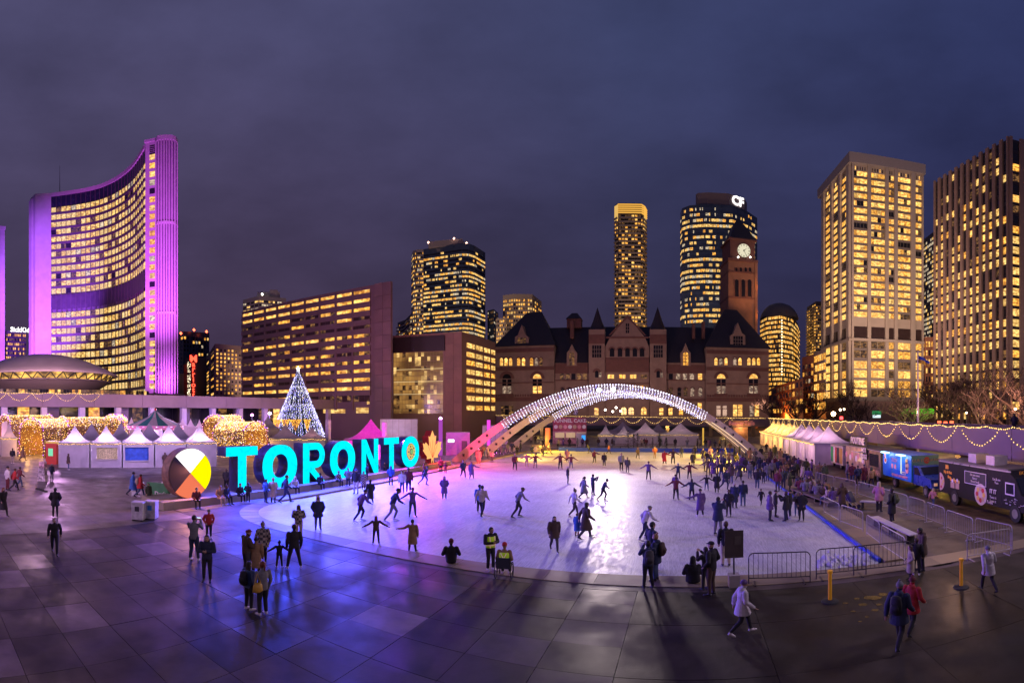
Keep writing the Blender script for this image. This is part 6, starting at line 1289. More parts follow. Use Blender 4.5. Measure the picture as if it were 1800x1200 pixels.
for y, z, r, m in ((38.3, 2.1, .28, ink_w), (38.3, 2.1, .17, ink_r), (36.9, 1.75, .2, ink_p), (36.3, 1.75, .2, ink_p), (34.2, 2.35, .22, ink_y), (34.1, 2.0, .3, ink_t), (34.1, 1.65, .25, ink_p), (38.4, 2.5, .2, ink_p)): sdisc(th, X-.018-(.01 if m is ink_r else 0), y, z, r, m, 'printed_dessert', 12)
sidetext(th, 'CHIMNEY CAKE SWEETS', .27, X-.02, 35.5, 1.05, ink_p, bold=.01); sidetext(th, 'FRESH BAKED\nEVERY DAY', .15, X-.02, 34.7, 1.36, ink_w)
for y0 in (37.5, 34.4):
    b = MB(); b.box(X-.3, X, y0, y0+1.2, 2.72, 2.82); b.build('awning_light', glow('cool_strip', (.5, .95, 1), 3), th); lamp('awning_lamp', 'POINT', (X-.5, y0+.6, 2.55), (.5, .9, 1), 14, .1)
srect(th, X, 35.15, 35.22, 1.3, 2.7, glow('strip_yellow', (.8, .9, .5), 1.3), 'light_strip', .05)
# --- poutine trailer and neighbours
def trailer(y0, y1, lab, m, h=2.7, w=2.4, x=16.6, cat='food stall'):
    th = thing('food_stall', lab, cat, (x+w/2, (y0+y1)/2, 0)); b = MB(); b.box(x, x+w, y0, y1, .45, h); b.build('body', m, th); b = MB(); b.box(x-.08, x+w+.08, y0-.05, y1+.05, h, h+.08); b.build('roof', mat('stall_roof', (.25, .22, .22), .6), th)
    for y in (y0+.8, y1-.8): wheel(th, x+.02, y, .3)
    return th
th = trailer(43.4, 49.0, 'tan poutine trailer with white lettered roof sign', mat('trailer_tan', (.42, .30, .2), .5, var=.4, scale=1.5)); x = 16.6
o = text('POUTINE', .95, ink_w, th, Vector((x+.3, 46.3, 3.3)), -pi/2, ext=.04, bold=.03); b = MB(); b.box(x+.36, x+.40, 43.8, 48.9, 2.8, 3.8); b.build('sign_board', cable, th)
for k in range(9): sdisc(th, x-.005, 44+k*.6, 1.6+.5*((k*5) % 3)*.5, .32, (ink_w, ink_t, ink_p)[k % 3], 'printed_food', 12)
srect(th, x, 43.9, 45.4, 1.4, 2.3, mat('lit_hatch', (.3, .2, .12), .5, emit=(1, .7, .35), es=.5), 'hatch'); b = MB(); b.box(x-.6, x, 43.8, 45.5, 2.35, 2.4); b.build('awning', ink_w, th)
th = trailer(39.5, 43.2, 'cluttered snack trailer with dark hatch and hand lettered sign, left of the blue truck', mat('trailer_brown', (.22, .14, .09), .5, var=.6, scale=2.5)); srect(th, x, 40.0, 42.2, 1.3, 2.4, w_dark, 'hatch'); srect(th, x, 39.7, 42.8, .55, 1.0, mat('printed_food_strip', (.5, .3, .15), .6, var=.9, scale=6), 'printed_strip')
sidetext(th, 'HOT\nDOGS', .6, x-.25, 43.1, 2.3, ink_w, bold=.02); srect(th, x-.15, 42.5, 43.6, 1.7, 2.9, mat('hatch_dark'), 'sign_panel')
th = trailer(50.0, 54.6, 'open booth with red and green panels between the tents and the poutine trailer', mat('booth_white', (.4, .35, .38), .6), 2.5)
for i, (a, b_, m) in enumerate(((54.4, 53.6, mat('panel_green', (.02, .35, .1), .5)), (53.4, 52.9, ink_w), (52.8, 52.3, ink_r), (52.2, 51.4, mat('hatch_dark')), (51.3, 50.2, mat('panel_ochre', (.45, .27, .08), .6)))): srect(th, x, a, b_, .6, 2.3, m, 'panel')
th = trailer(98.5, 104, 'warm brown stall with script sign beyond the right arch foot', mat('stall_brown', (.38, .2, .1), .6, var=.5, scale=1), 3.4, 3, 9.5)
text('BeaverTails', 1.15, ink_p, th, Vector((11.2, 98.3, 4.2)), 0, ext=.03, bold=.03); b = MB(); b.box(9.3, 13, 98.35, 98.45, 3.6, 4.7); b.build('sign_board', mat('stall_brown'), th)
lamp('stall_lamp', 'POINT', (11, 97.5, 3), (1, .55, .2), 160, .2)
# funnel cake trailer in the distance
d = 94; fz = Face(at(972, d), at(1031, d)); th = thing('food_stall', 'tall pink and white funnel cake trailer at the far end left of the tents', 'food stall', tuple(at(1000, d)))
b = MB(); fz.addbox(b, 0, fz.L, .3, zy(758, d), -3, 0); b.build('body', mat('funnel_pink', (.45, .22, .26), .5, var=.5, scale=1.5), th)
b = MB(); fz.addbox(b, 0, fz.L, zy(758, d)+.01, zy(734, d), -.4, 0); b.build('sign_board', mat('funnel_sign', (.35, .05, .10), .5, var=.4, scale=2), th)
text('FUNNEL CAKE', .95, ink_w, th, fz.q(1002, 739.5, .06), fz.ang, ext=.02, bold=.03)
for k in range(7): 
    c = fz.q(977+8.3*k, 750, .03); b = MB(); b.extr([c+fz.t*.38*cos(t*.52)+Vector((0, 0, .38*sin(t*.52))) for t in range(12)], fz.n*.03); b.build('printed_cake', (ink_w, ink_t, ink_p)[k % 3], th)
for k in range(3): b = MB(); fz.addpx(b, 976+19*k, 992+19*k, 760, 769, .02, .06); b.build('hatch', mat('lit_hatch_b', (.4, .3, .15), .5, emit=(1, .7, .4), es=.35), th)
b = MB(); fz2 = Face(at(1013, 91), at(1030, 91)); th = thing('drinks_fridge', 'white box with blue lit screen beside the funnel cake trailer', 'fridge', tuple(at(1021, 91))); fz2.addbox(b, 0, fz2.L, 0, 2.5, -1, 0); b.build('cabinet', mat('booth_white'), th); b = MB(); fz2.addbox(b, 1, fz2.L-.1, 1.2, 2.1, .01, .04); b.build('screen', glow('screen_blue', (.05, .35, 1), 1.2), th)
lamp('stall_lamp', 'POINT', at(1000, 90, 3), (1, .6, .7), 120, .2)
# purple container office and pale panels near the arch feet
d = 72; fz = Face(at(784, d), at(826, d)); th = thing('container_kiosk', 'purple lit container kiosk with small white sign left of the arch feet', 'kiosk', tuple(at(805, d))); b = MB(); fz.addbox(b, 0, fz.L, 0, zy(760, d), -3, 0); b.build('body', mat('kiosk_purple', (.25, .12, .3), .5), th); b = MB(); fz.addbox(b, .3, 1.2, 1.9, 2.3, .01, .05); b.build('sign', glow('sign_white'), th); b = MB(); fz.addbox(b, 2.3, 3.1, .1, 2.1, .01, .05); b.build('door', mat('hatch_dark'), th)
for x0, x1, y0, y1, d, lab in ((668, 734, 737, 768, 100, 'large pale lavender hoarding behind the letters N and T'), (848, 893, 748, 778, 96, 'purple lit hoarding behind the arch legs')):
    fz = Face(at(x0, d), at(x1, d)); th = thing('hoarding', lab, 'hoarding', tuple(at(x0, d))); n = 6
    for k in range(n): fz.piece('panel', canv, fz.L*k/n+.02, fz.L*(k+1)/n-.02, .1, zy(y0, d), -.1, 0, th)
    fz.piece('top_rail', wk, 0, fz.L, zy(y0, d), zy(y0, d)+.12, -.12, .04, th)
lamp('magenta_lamp', 'POINT', at(870, 92, 2), (.8, .15, 1), 300, .2); lamp('magenta_lamp', 'POINT', at(805, 69, 3), (.9, .15, .8), 220, .2); lamp('lavender_lamp', 'POINT', at(700, 96, 3), (.7, .5, 1), 500, .2)
# ================================================================ barriers, bollards, small furniture
steel_l, steel_d = mat('barrier_steel', (.36, .32, .36), .55, .3), mat('barrier_dark', (.06, .05, .07), .4, .5)
def barrier(p, q, m, lab, h=1.1):
    p, q = Vector((*p[:2], 0)), Vector((*q[:2], 0)); L = (q-p).length; a = atan2(q.y-p.y, q.x-p.x); th = thing('crowd_barrier', lab, 'barrier', tuple((p+q)/2), a, 'steel crowd barriers'); s = L/2-.06
    b = MB(); r = .18
    pts = [(-s, 0, 0), (-s, 0, h-r)]+[(-s+r-r*cos(t*pi/8), 0, h-r+r*sin(t*pi/8)) for t in range(1, 5)]+[(s-r+r*sin(t*pi/8), 0, h-r+r*cos(t*pi/8)) for t in range(0, 5)]+[(s, 0, 0)]
    b.tube(pts, .021, 6); b.build('frame', m, th, local=True); b = MB(); b.tube([(-s, 0, .22), (s, 0, .22)], .018, 5); b.build('bottom_rail', m, th, local=True)
    n = max(4, int(L/.17)); bm_ = None
    for i in range(1, n):
        x = -s+2*s*i/n
        o = link('bar', BARM[m.name], th, local=True); o.location = (x, 0, (h+.22)/2); o.scale = (1, 1, h-.24)
    for x in (-s*.8, s*.8): o = link('foot', ubox(m), th, local=True); o.location = (x, 0, .02); o.scale = (.05, .5, .03)
BARM = {}
for m in (steel_l, steel_d): b = MB(); b.tube([(0, 0, -.5), (0, 0, .5)], .009, 4); BARM[m.name] = b.mesh('bar', m)
def G2(x, y): return gp(x, y)
for (a, b_, m, lab) in (((1313, 1027), (1427, 1023), steel_d, 'dark barrier at the ice edge just right of the board on a post'), ((1432, 1019), (1525, 1010), steel_d, 'dark barrier behind the left yellow bollard, over the snow pile'), ((1498, 1012), (1604, 1000), steel_d, 'dark barrier reaching to the woman in the pale coat'),
    ((1448, 905), (1476, 921), steel_l, 'pale barrier beside the brown coat and stroller'), ((1477, 922), (1518, 938), steel_l, 'pale barrier second along the right rink deck'), ((1523, 943), (1547, 962), steel_l, 'short looking pale barrier third along the rink deck'), ((1549, 965), (1592, 994), steel_l, 'bright pale barrier ending at the people by the bench'),
    ((1553, 888), (1596, 903), steel_l, 'barrier behind the dark backpack wearer'), ((1597, 904), (1627, 915), steel_l, 'barrier in front of the blue truck cab'), ((1628, 916), (1661, 930), steel_l, 'barrier in front of the pink jacket walker'), ((1663, 933), (1711, 952), steel_l, 'bright barrier left of the corner below the black truck'), ((1713, 950), (1781, 968), steel_l, 'barrier in front of the black truck rear wheel'), ((1698, 987), (1779, 973), steel_l, 'barrier above the white coated walker at the right'),
    ((1433, 852), (1466, 862), steel_l, 'far barrier right of the bystander row'), ((1467, 862), (1505, 872), steel_l, 'far barrier before the poutine trailer'), ((1508, 872), (1550, 886), steel_l, 'barrier behind the bench near the blue truck')):
    barrier(gp(*a), gp(*b_), m, lab)
for px, py, lab in ((1459, 1057, 'yellow bollard on black rubber base before the dark barriers'), (1689.5, 1032, 'yellow bollard on black rubber base beside the white coated walker')):
    p = gp(px, py); th = thing('bollard', lab, 'bollard', tuple(p), 0, 'yellow bollards'); b = MB(); b.lathe([(.065, .05), (.06, .9), (.085, .91), (.085, 1.0), (0, 1.0)], tuple(p), 14); b.build('post', mat('bollard_yellow', (.85, .42, .02), .5, emit=(1, .4, .02), es=.06), th, smooth=False); b = MB(); b.lathe([(0, .07), (.12, .07), (.27, .03), (.29, .0)], tuple(p), 16); b.build('rubber_base', tyre, th)
p = gp(1290, 1030); th = thing('notice_board', 'brown notice board on a post in a concrete block at the ice edge', 'notice board', tuple(p), AL*.2); b = MB(); b.tube([(0, 0, .3), (0, 0, 1.9)], .03, 8); b.build('post', cable, th, local=True); b = MB(); b.box(-.33, .33, -.05, -.03, 1.0, 1.95); b.build('board', mat('board_bronze', (.07, .05, .055), .5), th, local=True); b = MB(); b.box(-.19, .19, -.19, .19, 0, .42); b.build('concrete_block', mat('block_concrete', (.32, .28, .30), .8), th, local=True); b = MB(); b.box(.02, .25, -.06, -.051, 1.45, 1.75); b.build('notice', mat('notice_dark', (.10, .08, .08), .5), th, local=True)
# low bench and the long plank by the barriers
p, q = gp(1513, 893), gp(1549, 895); th = thing('bench', 'short pale bench near the blue truck', 'bench', tuple((p+q)/2), atan2(q.y-p.y, q.x-p.x)); L = (q-p).length
o = link('seat', ubox(canv), th, local=True); o.location = (0, 0, .45); o.scale = (L, .4, .07)
for s in (-.4, .4): o = link('leg', ubox(cable), th, local=True); o.location = (s*L, 0, .21); o.scale = (.07, .35, .42)
p, q = gp(1537, 922), gp(1607, 957); th = thing('bench', 'long low lavender lit bench beside the bright barrier', 'bench', tuple((p+q)/2), atan2(q.y-p.y, q.x-p.x)); L = (q-p).length
for k in range(3): o = link('slat', ubox(mat('bench_plank', (.40, .36, .44), .5)), th, local=True); o.location = (0, -.16+.16*k, .44); o.scale = (L, .14, .05)
for s in (-.42, 0, .42): o = link('leg', ubox(cable), th, local=True); o.location = (s*L, 0, .205); o.scale = (.08, .4, .41)
# stroller
p = gp(1497, 893); th = thing('stroller', 'dark baby stroller parked beside the brown coated adult', 'stroller', tuple(p), radians(30)); ms = mat('stroller_fabric', (.03, .03, .06), .8)
b = MB(); b.extr([(-.2, -.2, .4), (-.2, .35, .5), (-.2, .45, .95), (-.2, .2, 1.05), (-.2, -.05, .7)], (.4, 0, 0)); b.build('seat', ms, th, local=True)
b = MB(); b.tube([(-.22, .5, 1.05), (.22, .5, 1.05)], .02, 5); b.build('handle', cable, th, local=True)
for sx in (-.24, .24):
    b = MB(); b.tube([(sx, .5, 1.05), (sx, 0, .4), (sx, -.4, .15)], .015, 5); b.build('frame', chrome, th, local=True)
    for sy in (-.4, .32): b = MB(); b.extr([(sx-.02, sy+.14*cos(t*.52), .14+.14*sin(t*.52)) for t in range(12)], (.04, 0, 0)); b.build('wheel', tyre, th, local=True)
# snow heap at the ice edge, puddle
b = MB()
for i in range(170):
    u = rnd.random(); c = gp(1437+92*u, 990-5*u+rnd.gauss(0, 4.5)); s = abs(rnd.gauss(.07, .035))+.02; b.octa((c.x, c.y, s*.4), s)
o = b.build('snow_heap', mat('scraped_snow', (.62, .58, .68), .6)); o['kind'] = 'stuff'; o['label'] = 'scraped snow lying on the ice corner behind the dark barriers'
b = MB(); R_ = random.Random(3)
for (cx, cy_, w_, h_, n) in ((1535, 1050, 17, 4, 14), (1552, 1044, 9, 3, 10), (1517, 1062, 8, 2.4, 12), (1500, 1074, 5, 2, 9), (1538, 1072, 7, 2, 9), (1486, 1060, 6, 2, 9), (1524, 1084, 4, 1.6, 8), (1506, 1052, 6, 2, 9), (1545, 1062, 5, 2, 9), (1512, 1092, 4, 1.5, 8)):
    pts = [gp(cx+w_*cos(2*pi*i/n)*R_.uniform(.7, 1.15), cy_+h_*sin(2*pi*i/n)*R_.uniform(.7, 1.15), .0055) for i in range(n)]; b.poly(pts[::-1])
o = b.build('puddle', mat('puddle_water', (.02, .018, .018), .16, var=0)); o['kind'] = 'stuff'; o['label'] = 'shallow puddles on the dark paving right of the left bollard'
# bins, coloured plinth banner, kiosk column, red booth, cable heap
for k, (px, lab) in enumerate(((244, 'left bin of the pair with a dark square, before the green banner'), (266, 'right bin of the pair with a blue square, before the green banner'))):
    p = gp(px, 914-k*2); th = thing('recycling_bin', lab, 'bin', tuple(p), .75, 'recycling bins'); b = MB(); b.box(-.34, .34, -.3, .3, .08, 1.0); b.build('body', mat('bin_plastic', (.45, .42, .46), .5, var=.3, scale=4), th, local=True)
    b = MB(); b.box(-.36, .36, -.32, .32, 1.0, 1.06); b.build('lid', mat('bin_lid', (.5, .47, .5), .5), th, local=True); b = MB(); b.box(-.13, .13, -.315, -.30, .55, .82); b.build('poster', (mat('hatch_dark'), mat('bin_blue', (.02, .18, .55), .5))[k], th, local=True)
    for sx in (-.25, .25): b = MB(); b.box(sx-.05, sx+.05, -.28, .28, 0, .08); b.build('foot', cable, th, local=True)
fb = Face(at(258, 34.6), at(320, 33.4)); th = thing('sponsor_banner', 'green sponsor banner with white lettering at the left end of the plinth', 'banner', (-29, 14.8, 0)); b = MB(); fb.addbox(b, 0, fb.L, .03, 1.2, -.4, 0); b.build('board', mat('banner_green', (.045, .22, .08), .5), th)
text('Desjardins', .42, ink_w, th, fb.p(fb.L*.56, .45, .02), fb.ang, bold=.01)
c = fb.p(fb.L*.10, .45, .02); b = MB(); b.extr([c+fb.t*.17*cos(pi/6+k*pi/3)+Vector((0, 0, .17*sin(pi/6+k*pi/3))) for k in range(6)], fb.n*.02); b.build('hexagon_emblem', ink_w, th)
p = gp(93, 815); th = thing('photo_booth', 'red booth with lit green screen beside the tunnel of lights', 'booth', tuple(p), .9); b = MB(); b.box(-.7, .7, -.6, .6, 0, 2.5); b.build('cabinet', mat('booth_red', (.5, .03, .02), .5, emit=(1, .06, .02), es=.12), th, local=True); b = MB(); b.box(-.35, .25, -.63, -.6, 1.0, 1.9); b.build('screen', glow('screen_green', (.25, .8, .5), 1), th, local=True); b = MB(); b.box(-.7, .7, -.62, .6, 2.51, 2.75); b.build('top_sign', mat('booth_yellow', (.6, .4, .05), .5, emit=(1, .7, .1), es=.3), th, local=True)
p = gp(76, 846); th = thing('poster_stand', 'stack of black and white portrait posters on a stand left of the tents', 'poster stand', tuple(p), .7); 
for k in range(3): b = MB(); b.box(-.45+.08*k, .35-.05*k, -.25, .2, .02+.6*k, .58+.6*k); b.build('poster_box', mat('poster_%d' % k, ((.5, .42, .45), (.3, .25, .28), (.5, .3, .35))[k], .5, var=.8, scale=5), th, local=True)
p = gp(73, 862); th = thing('cable_cover', 'flat black cable cover lying on the left plaza', 'cable cover', tuple(p), .2); b = MB()
for k in range(9): b.lathe([(.16, 0), (.10, .10), (0, .12)], (-.8+.2*k, .04*(k % 2), 0), 7)
b.build('cover', cable, th, local=True)
# little fir trees and seats in front of the far tents
fir = mat('fir_green', (.03, .06, .035), .9)
for i, (px, h) in enumerate(((1104, 3.0), (1114, 2.5), (1121, 2.6), (1159, 2.6), (1171, 1.8))):
    p = gp(px, 787); th = thing('fir_tree', ('tall little fir before the second far tent', 'middle of three little firs before the far tents', 'right of three little firs before the far tents', 'little fir before the wide middle tent', 'smallest fir right of the wide middle tent')[i], 'fir tree', tuple(p), 0, 'little firs by the far tents'); b = MB(); b.tube([(p.x, p.y, 0), (p.x, p.y, h)], [.08, .02], 5); b.build('trunk', bark, th)
    b = MB()
    for _ in range(260): q = rnd.random(); r = (1-q)*h*.30*rnd.uniform(.5, 1.1); a = rnd.uniform(0, 6.28); c = Vector((p.x+r*cos(a), p.y+r*sin(a), .2+h*.95*q)); d = Vector((cos(a), sin(a), -.3))*.22; t = Vector((-sin(a), cos(a), 0))*.09; b.poly([c-t, c+d, c+t])
    b.build('crown', fir, th)
for i, (px, d_) in enumerate(((1083, 84), (1098, 84), (1128, 84), (1150, 84), (1180, 84))):
    p = at(px, d_+.0); th = thing('bench', 'dark wooden bench facing the ice, '+('leftmost', 'second', 'middle', 'fourth', 'rightmost')[i]+' of the far row', 'bench', tuple(p), 0, 'benches at the far end')
    for z_, y_ in ((.45, 0), (.75, .2), (.9, .22)): o = link('slat', ubox(mat('dark_wood', (.10, .07, .06), .6)), th, local=True); o.location = (0, y_, z_); o.scale = (1.7, .12 if z_ > .5 else .45, .06)
    for s in (-.7, .7): o = link('leg', ubox(cable), th, local=True); o.location = (s, 0, .21); o.scale = (.06, .4, .42)
# ================================================================ people
import numpy as np
SKIN = [mat('skin_light', (.42, .26, .20), .6, var=0), mat('skin_tan', (.26, .15, .10), .6, var=0), mat('skin_brown', (.13, .07, .05), .6, var=0)]
CM = {k: mat('cloth_'+k, c, .85, var=.18, scale=9) for k, c in dict(black=(.016, .014, .02), navy=(.02, .026, .065), grey=(.16, .15, .17), maroon=(.13, .02, .03), red=(.42, .025, .03), tan=(.26, .15, .08), white=(.52, .47, .50), blue=(.04, .12, .45), olive=(.06, .07, .035), purple=(.12, .06, .20), brown=(.07, .04, .03), beige=(.40, .32, .25), orange=(.45, .14, .04), pink=(.45, .20, .24), green=(.02, .30, .10), denim=(.06, .09, .18), charcoal=(.05, .045, .055)).items()}
CM['plaid'] = mat('cloth_plaid_base', (.24, .19, .16), .85)
def _plaid():
    m = CM['plaid']; n = m.node_tree.nodes; l = m.node_tree.links; p = n['Principled BSDF']
    t = n.new('ShaderNodeTexCoord'); w1 = n.new('ShaderNodeTexChecker'); w1.inputs['Scale'].default_value = 9; w1.inputs['Color1'].default_value = (.34, .28, .24, 1); w1.inputs['Color2'].default_value = (.05, .04, .05, 1); l.new(t.outputs['Object'], w1.inputs[0]); l.new(w1.outputs[0], p.inputs['Base Color'])
_plaid()
hv = mat('hi_vis', (.45, .62, .02), .6, var=0, emit=(.5, .8, .02), es=.10); hvs = mat('hi_vis_stripe', (.7, .55, .45), .4, var=0, emit=(1, .6, .4), es=.15)
shoe_b, shoe_w = mat('shoe_black', (.015, .015, .02), .5), mat('shoe_white', (.6, .55, .58), .5)
hairm = {'dark': mat('hair_dark', (.015, .01, .01), .6), 'brown': mat('hair_brown', (.06, .03, .018), .6), 'auburn': mat('hair_auburn', (.16, .035, .02), .6), 'blond': mat('hair_blond', (.30, .17, .07), .6), 'grey': mat('hair_grey', (.3, .28, .28), .6)}
facem = mat('face_mark', (.05, .02, .02), .5, var=0)
V_ = Vector
def pose(nm):
    """joint positions of a 1.74 m figure facing +y"""
    J = dict(pel=V_((0, 0, .93)), chest=V_((0, .0, 1.28)), neck=V_((0, 0, 1.46)), head=V_((0, .025, 1.615)),
             sl=V_((-.19, 0, 1.40)), sr=V_((.19, 0, 1.40)), el=V_((-.25, -.02, 1.13)), er=V_((.25, -.02, 1.13)), hl=V_((-.25, .07, .88)), hr=V_((.25, .07, .88)),
             kl=V_((-.10, .03, .50)), kr=V_((.10, .03, .50)), al=V_((-.11, 0, .09)), ar=V_((.11, 0, .09)), tl=V_((-.13, .17, .045)), tr=V_((.13, .17, .045)), pl=V_((-.09, 0, .90)), pr=V_((.09, 0, .90)))
    def lean(dy, dz=0, ks=('chest', 'neck', 'head', 'sl', 'sr', 'el', 'er', 'hl', 'hr')):
        for k in ks: h = (J[k].z-.93)/.7; J[k] += V_((0, dy*h, dz*h))
    if nm == 'apart': J['kl'].x, J['kr'].x, J['al'].x, J['ar'].x, J['tl'].x, J['tr'].x = -.17, .17, -.24, .24, -.27, .27
    if nm == 'walk': lean(.05); J.update(kl=V_((-.1, .22, .52)), al=V_((-.1, .30, .09)), tl=V_((-.11, .47, .07)), kr=V_((.1, -.06, .50)), ar=V_((.1, -.38, .16)), tr=V_((.1, -.25, .05)), hl=V_((-.27, -.16, .92)), hr=V_((.27, .26, .95)), el=V_((-.26, -.12, 1.15)), er=V_((.26, .03, 1.14)))
    if nm == 'skate': lean(.26, -.05); J.update(kl=V_((-.1, .22, .50)), al=V_((-.12, .10, .10)), tl=V_((-.13, .27, .05)), kr=V_((.16, -.12, .50)), ar=V_((.28, -.42, .14)), tr=V_((.34, -.27, .06)), hl=V_((-.30, .05, .95)), hr=V_((.34, .42, 1.0)), el=V_((-.32, .02, 1.15)), er=V_((.33, .25, 1.12)))
    if nm == 'arms': lean(.06); J.update(el=V_((-.42, .02, 1.22)), er=V_((.42, .02, 1.22)), hl=V_((-.66, .06, 1.08)), hr=V_((.66, .06, 1.08)), kl=V_((-.13, .06, .5)), kr=V_((.13, .06, .5)), al=V_((-.16, .02, .09)), ar=V_((.16, -.02, .09)), tl=V_((-.2, .19, .045)), tr=V_((.2, .15, .045)))
    if nm == 'armsL': J.update(el=V_((-.42, .05, 1.24)), hl=V_((-.70, .10, 1.18)), kl=V_((-.13, .03, .5)), al=V_((-.17, 0, .09)), tl=V_((-.2, .17, .045)), ar=V_((.16, 0, .09)), tr=V_((.2, .17, .045)))
    if nm == 'phone': J.update(el=V_((-.24, .18, 1.22)), er=V_((.24, .18, 1.22)), hl=V_((-.07, .40, 1.45)), hr=V_((.10, .40, 1.45)), al=V_((-.14, 0, .09)), ar=V_((.16, 0, .09)))
    if nm == 'chest': J.update(el=V_((-.26, .08, 1.13)), er=V_((.26, .08, 1.13)), hl=V_((-.04, .26, 1.18)), hr=V_((.07, .27, 1.16)), head=V_((0, .06, 1.60)))
    if nm == 'down': J.update(el=V_((-.26, .06, 1.13)), er=V_((.26, .06, 1.13)), hl=V_((-.10, .26, 1.02)), hr=V_((.12, .26, 1.02)), head=V_((0, .09, 1.58)))
    if nm == 'pocket': J.update(el=V_((-.29, -.06, 1.15)), er=V_((.29, -.06, 1.15)), hl=V_((-.20, .12, .97)), hr=V_((.20, .12, .97)))
    if nm in ('sit', 'ground', 'chair'):
        dz = {'sit': -.40, 'chair': -.36, 'ground': -.80}[nm]
        for k in J: J[k] = J[k]+V_((0, 0, dz))
        if nm == 'ground': J.update(kl=V_((-.17, .42, .32)), kr=V_((.17, .42, .32)), al=V_((-.15, .62, .09)), ar=V_((.15, .62, .09)), tl=V_((-.15, .78, .06)), tr=V_((.15, .78, .06)), hl=V_((-.16, .34, .34)), hr=V_((.16, .34, .34)), el=V_((-.30, .08, .34)), er=V_((.30, .08, .34)))
        else: J.update(kl=V_((-.13, .42, .52)), kr=V_((.13, .42, .52)), al=V_((-.13, .46, .09)), ar=V_((.13, .46, .09)), tl=V_((-.14, .64, .05)), tr=V_((.14, .64, .05)), hl=V_((-.14, .30, .62)), hr=V_((.14, .30, .62)), el=V_((-.27, .05, .74)), er=V_((.27, .05, .74)))
        for k in ('chest', 'neck', 'head', 'sl', 'sr'): J[k].y += .07*(J[k].z-J['pel'].z)/.5
    return J
FIG = {}
def rings(mb, pts, n=10):   # pts: (center, rx, ry, dir?) loft of ellipses, capped
    k = len(mb.v); P = [Vector(p[0]) for p in pts]
    for i, (c, rx, ry) in enumerate(pts):
        t = (P[min(i+1, len(P)-1)]-P[max(0, i-1)]).normalized(); x = Vector((1, 0, 0)); x = (x-t*x.dot(t)); x = x.normalized() if x.length > .2 else Vector((0, 1, 0)); y = t.cross(x)
        for j in range(n): a = 2*pi*j/n; mb.v.append(tuple(P[i]+x*rx*cos(a)+y*ry*sin(a)))
    for i in range(len(pts)-1):
        for j in range(n): j2 = (j+1) % n; mb.f.append((k+i*n+j, k+i*n+j2, k+(i+1)*n+j2, k+(i+1)*n+j)); mb.mi.append(0)
    mb.f.append(tuple(k+j for j in range(n-1, -1, -1))); mb.f.append(tuple(k+(len(pts)-1)*n+j for j in range(n))); mb.mi += [0, 0]
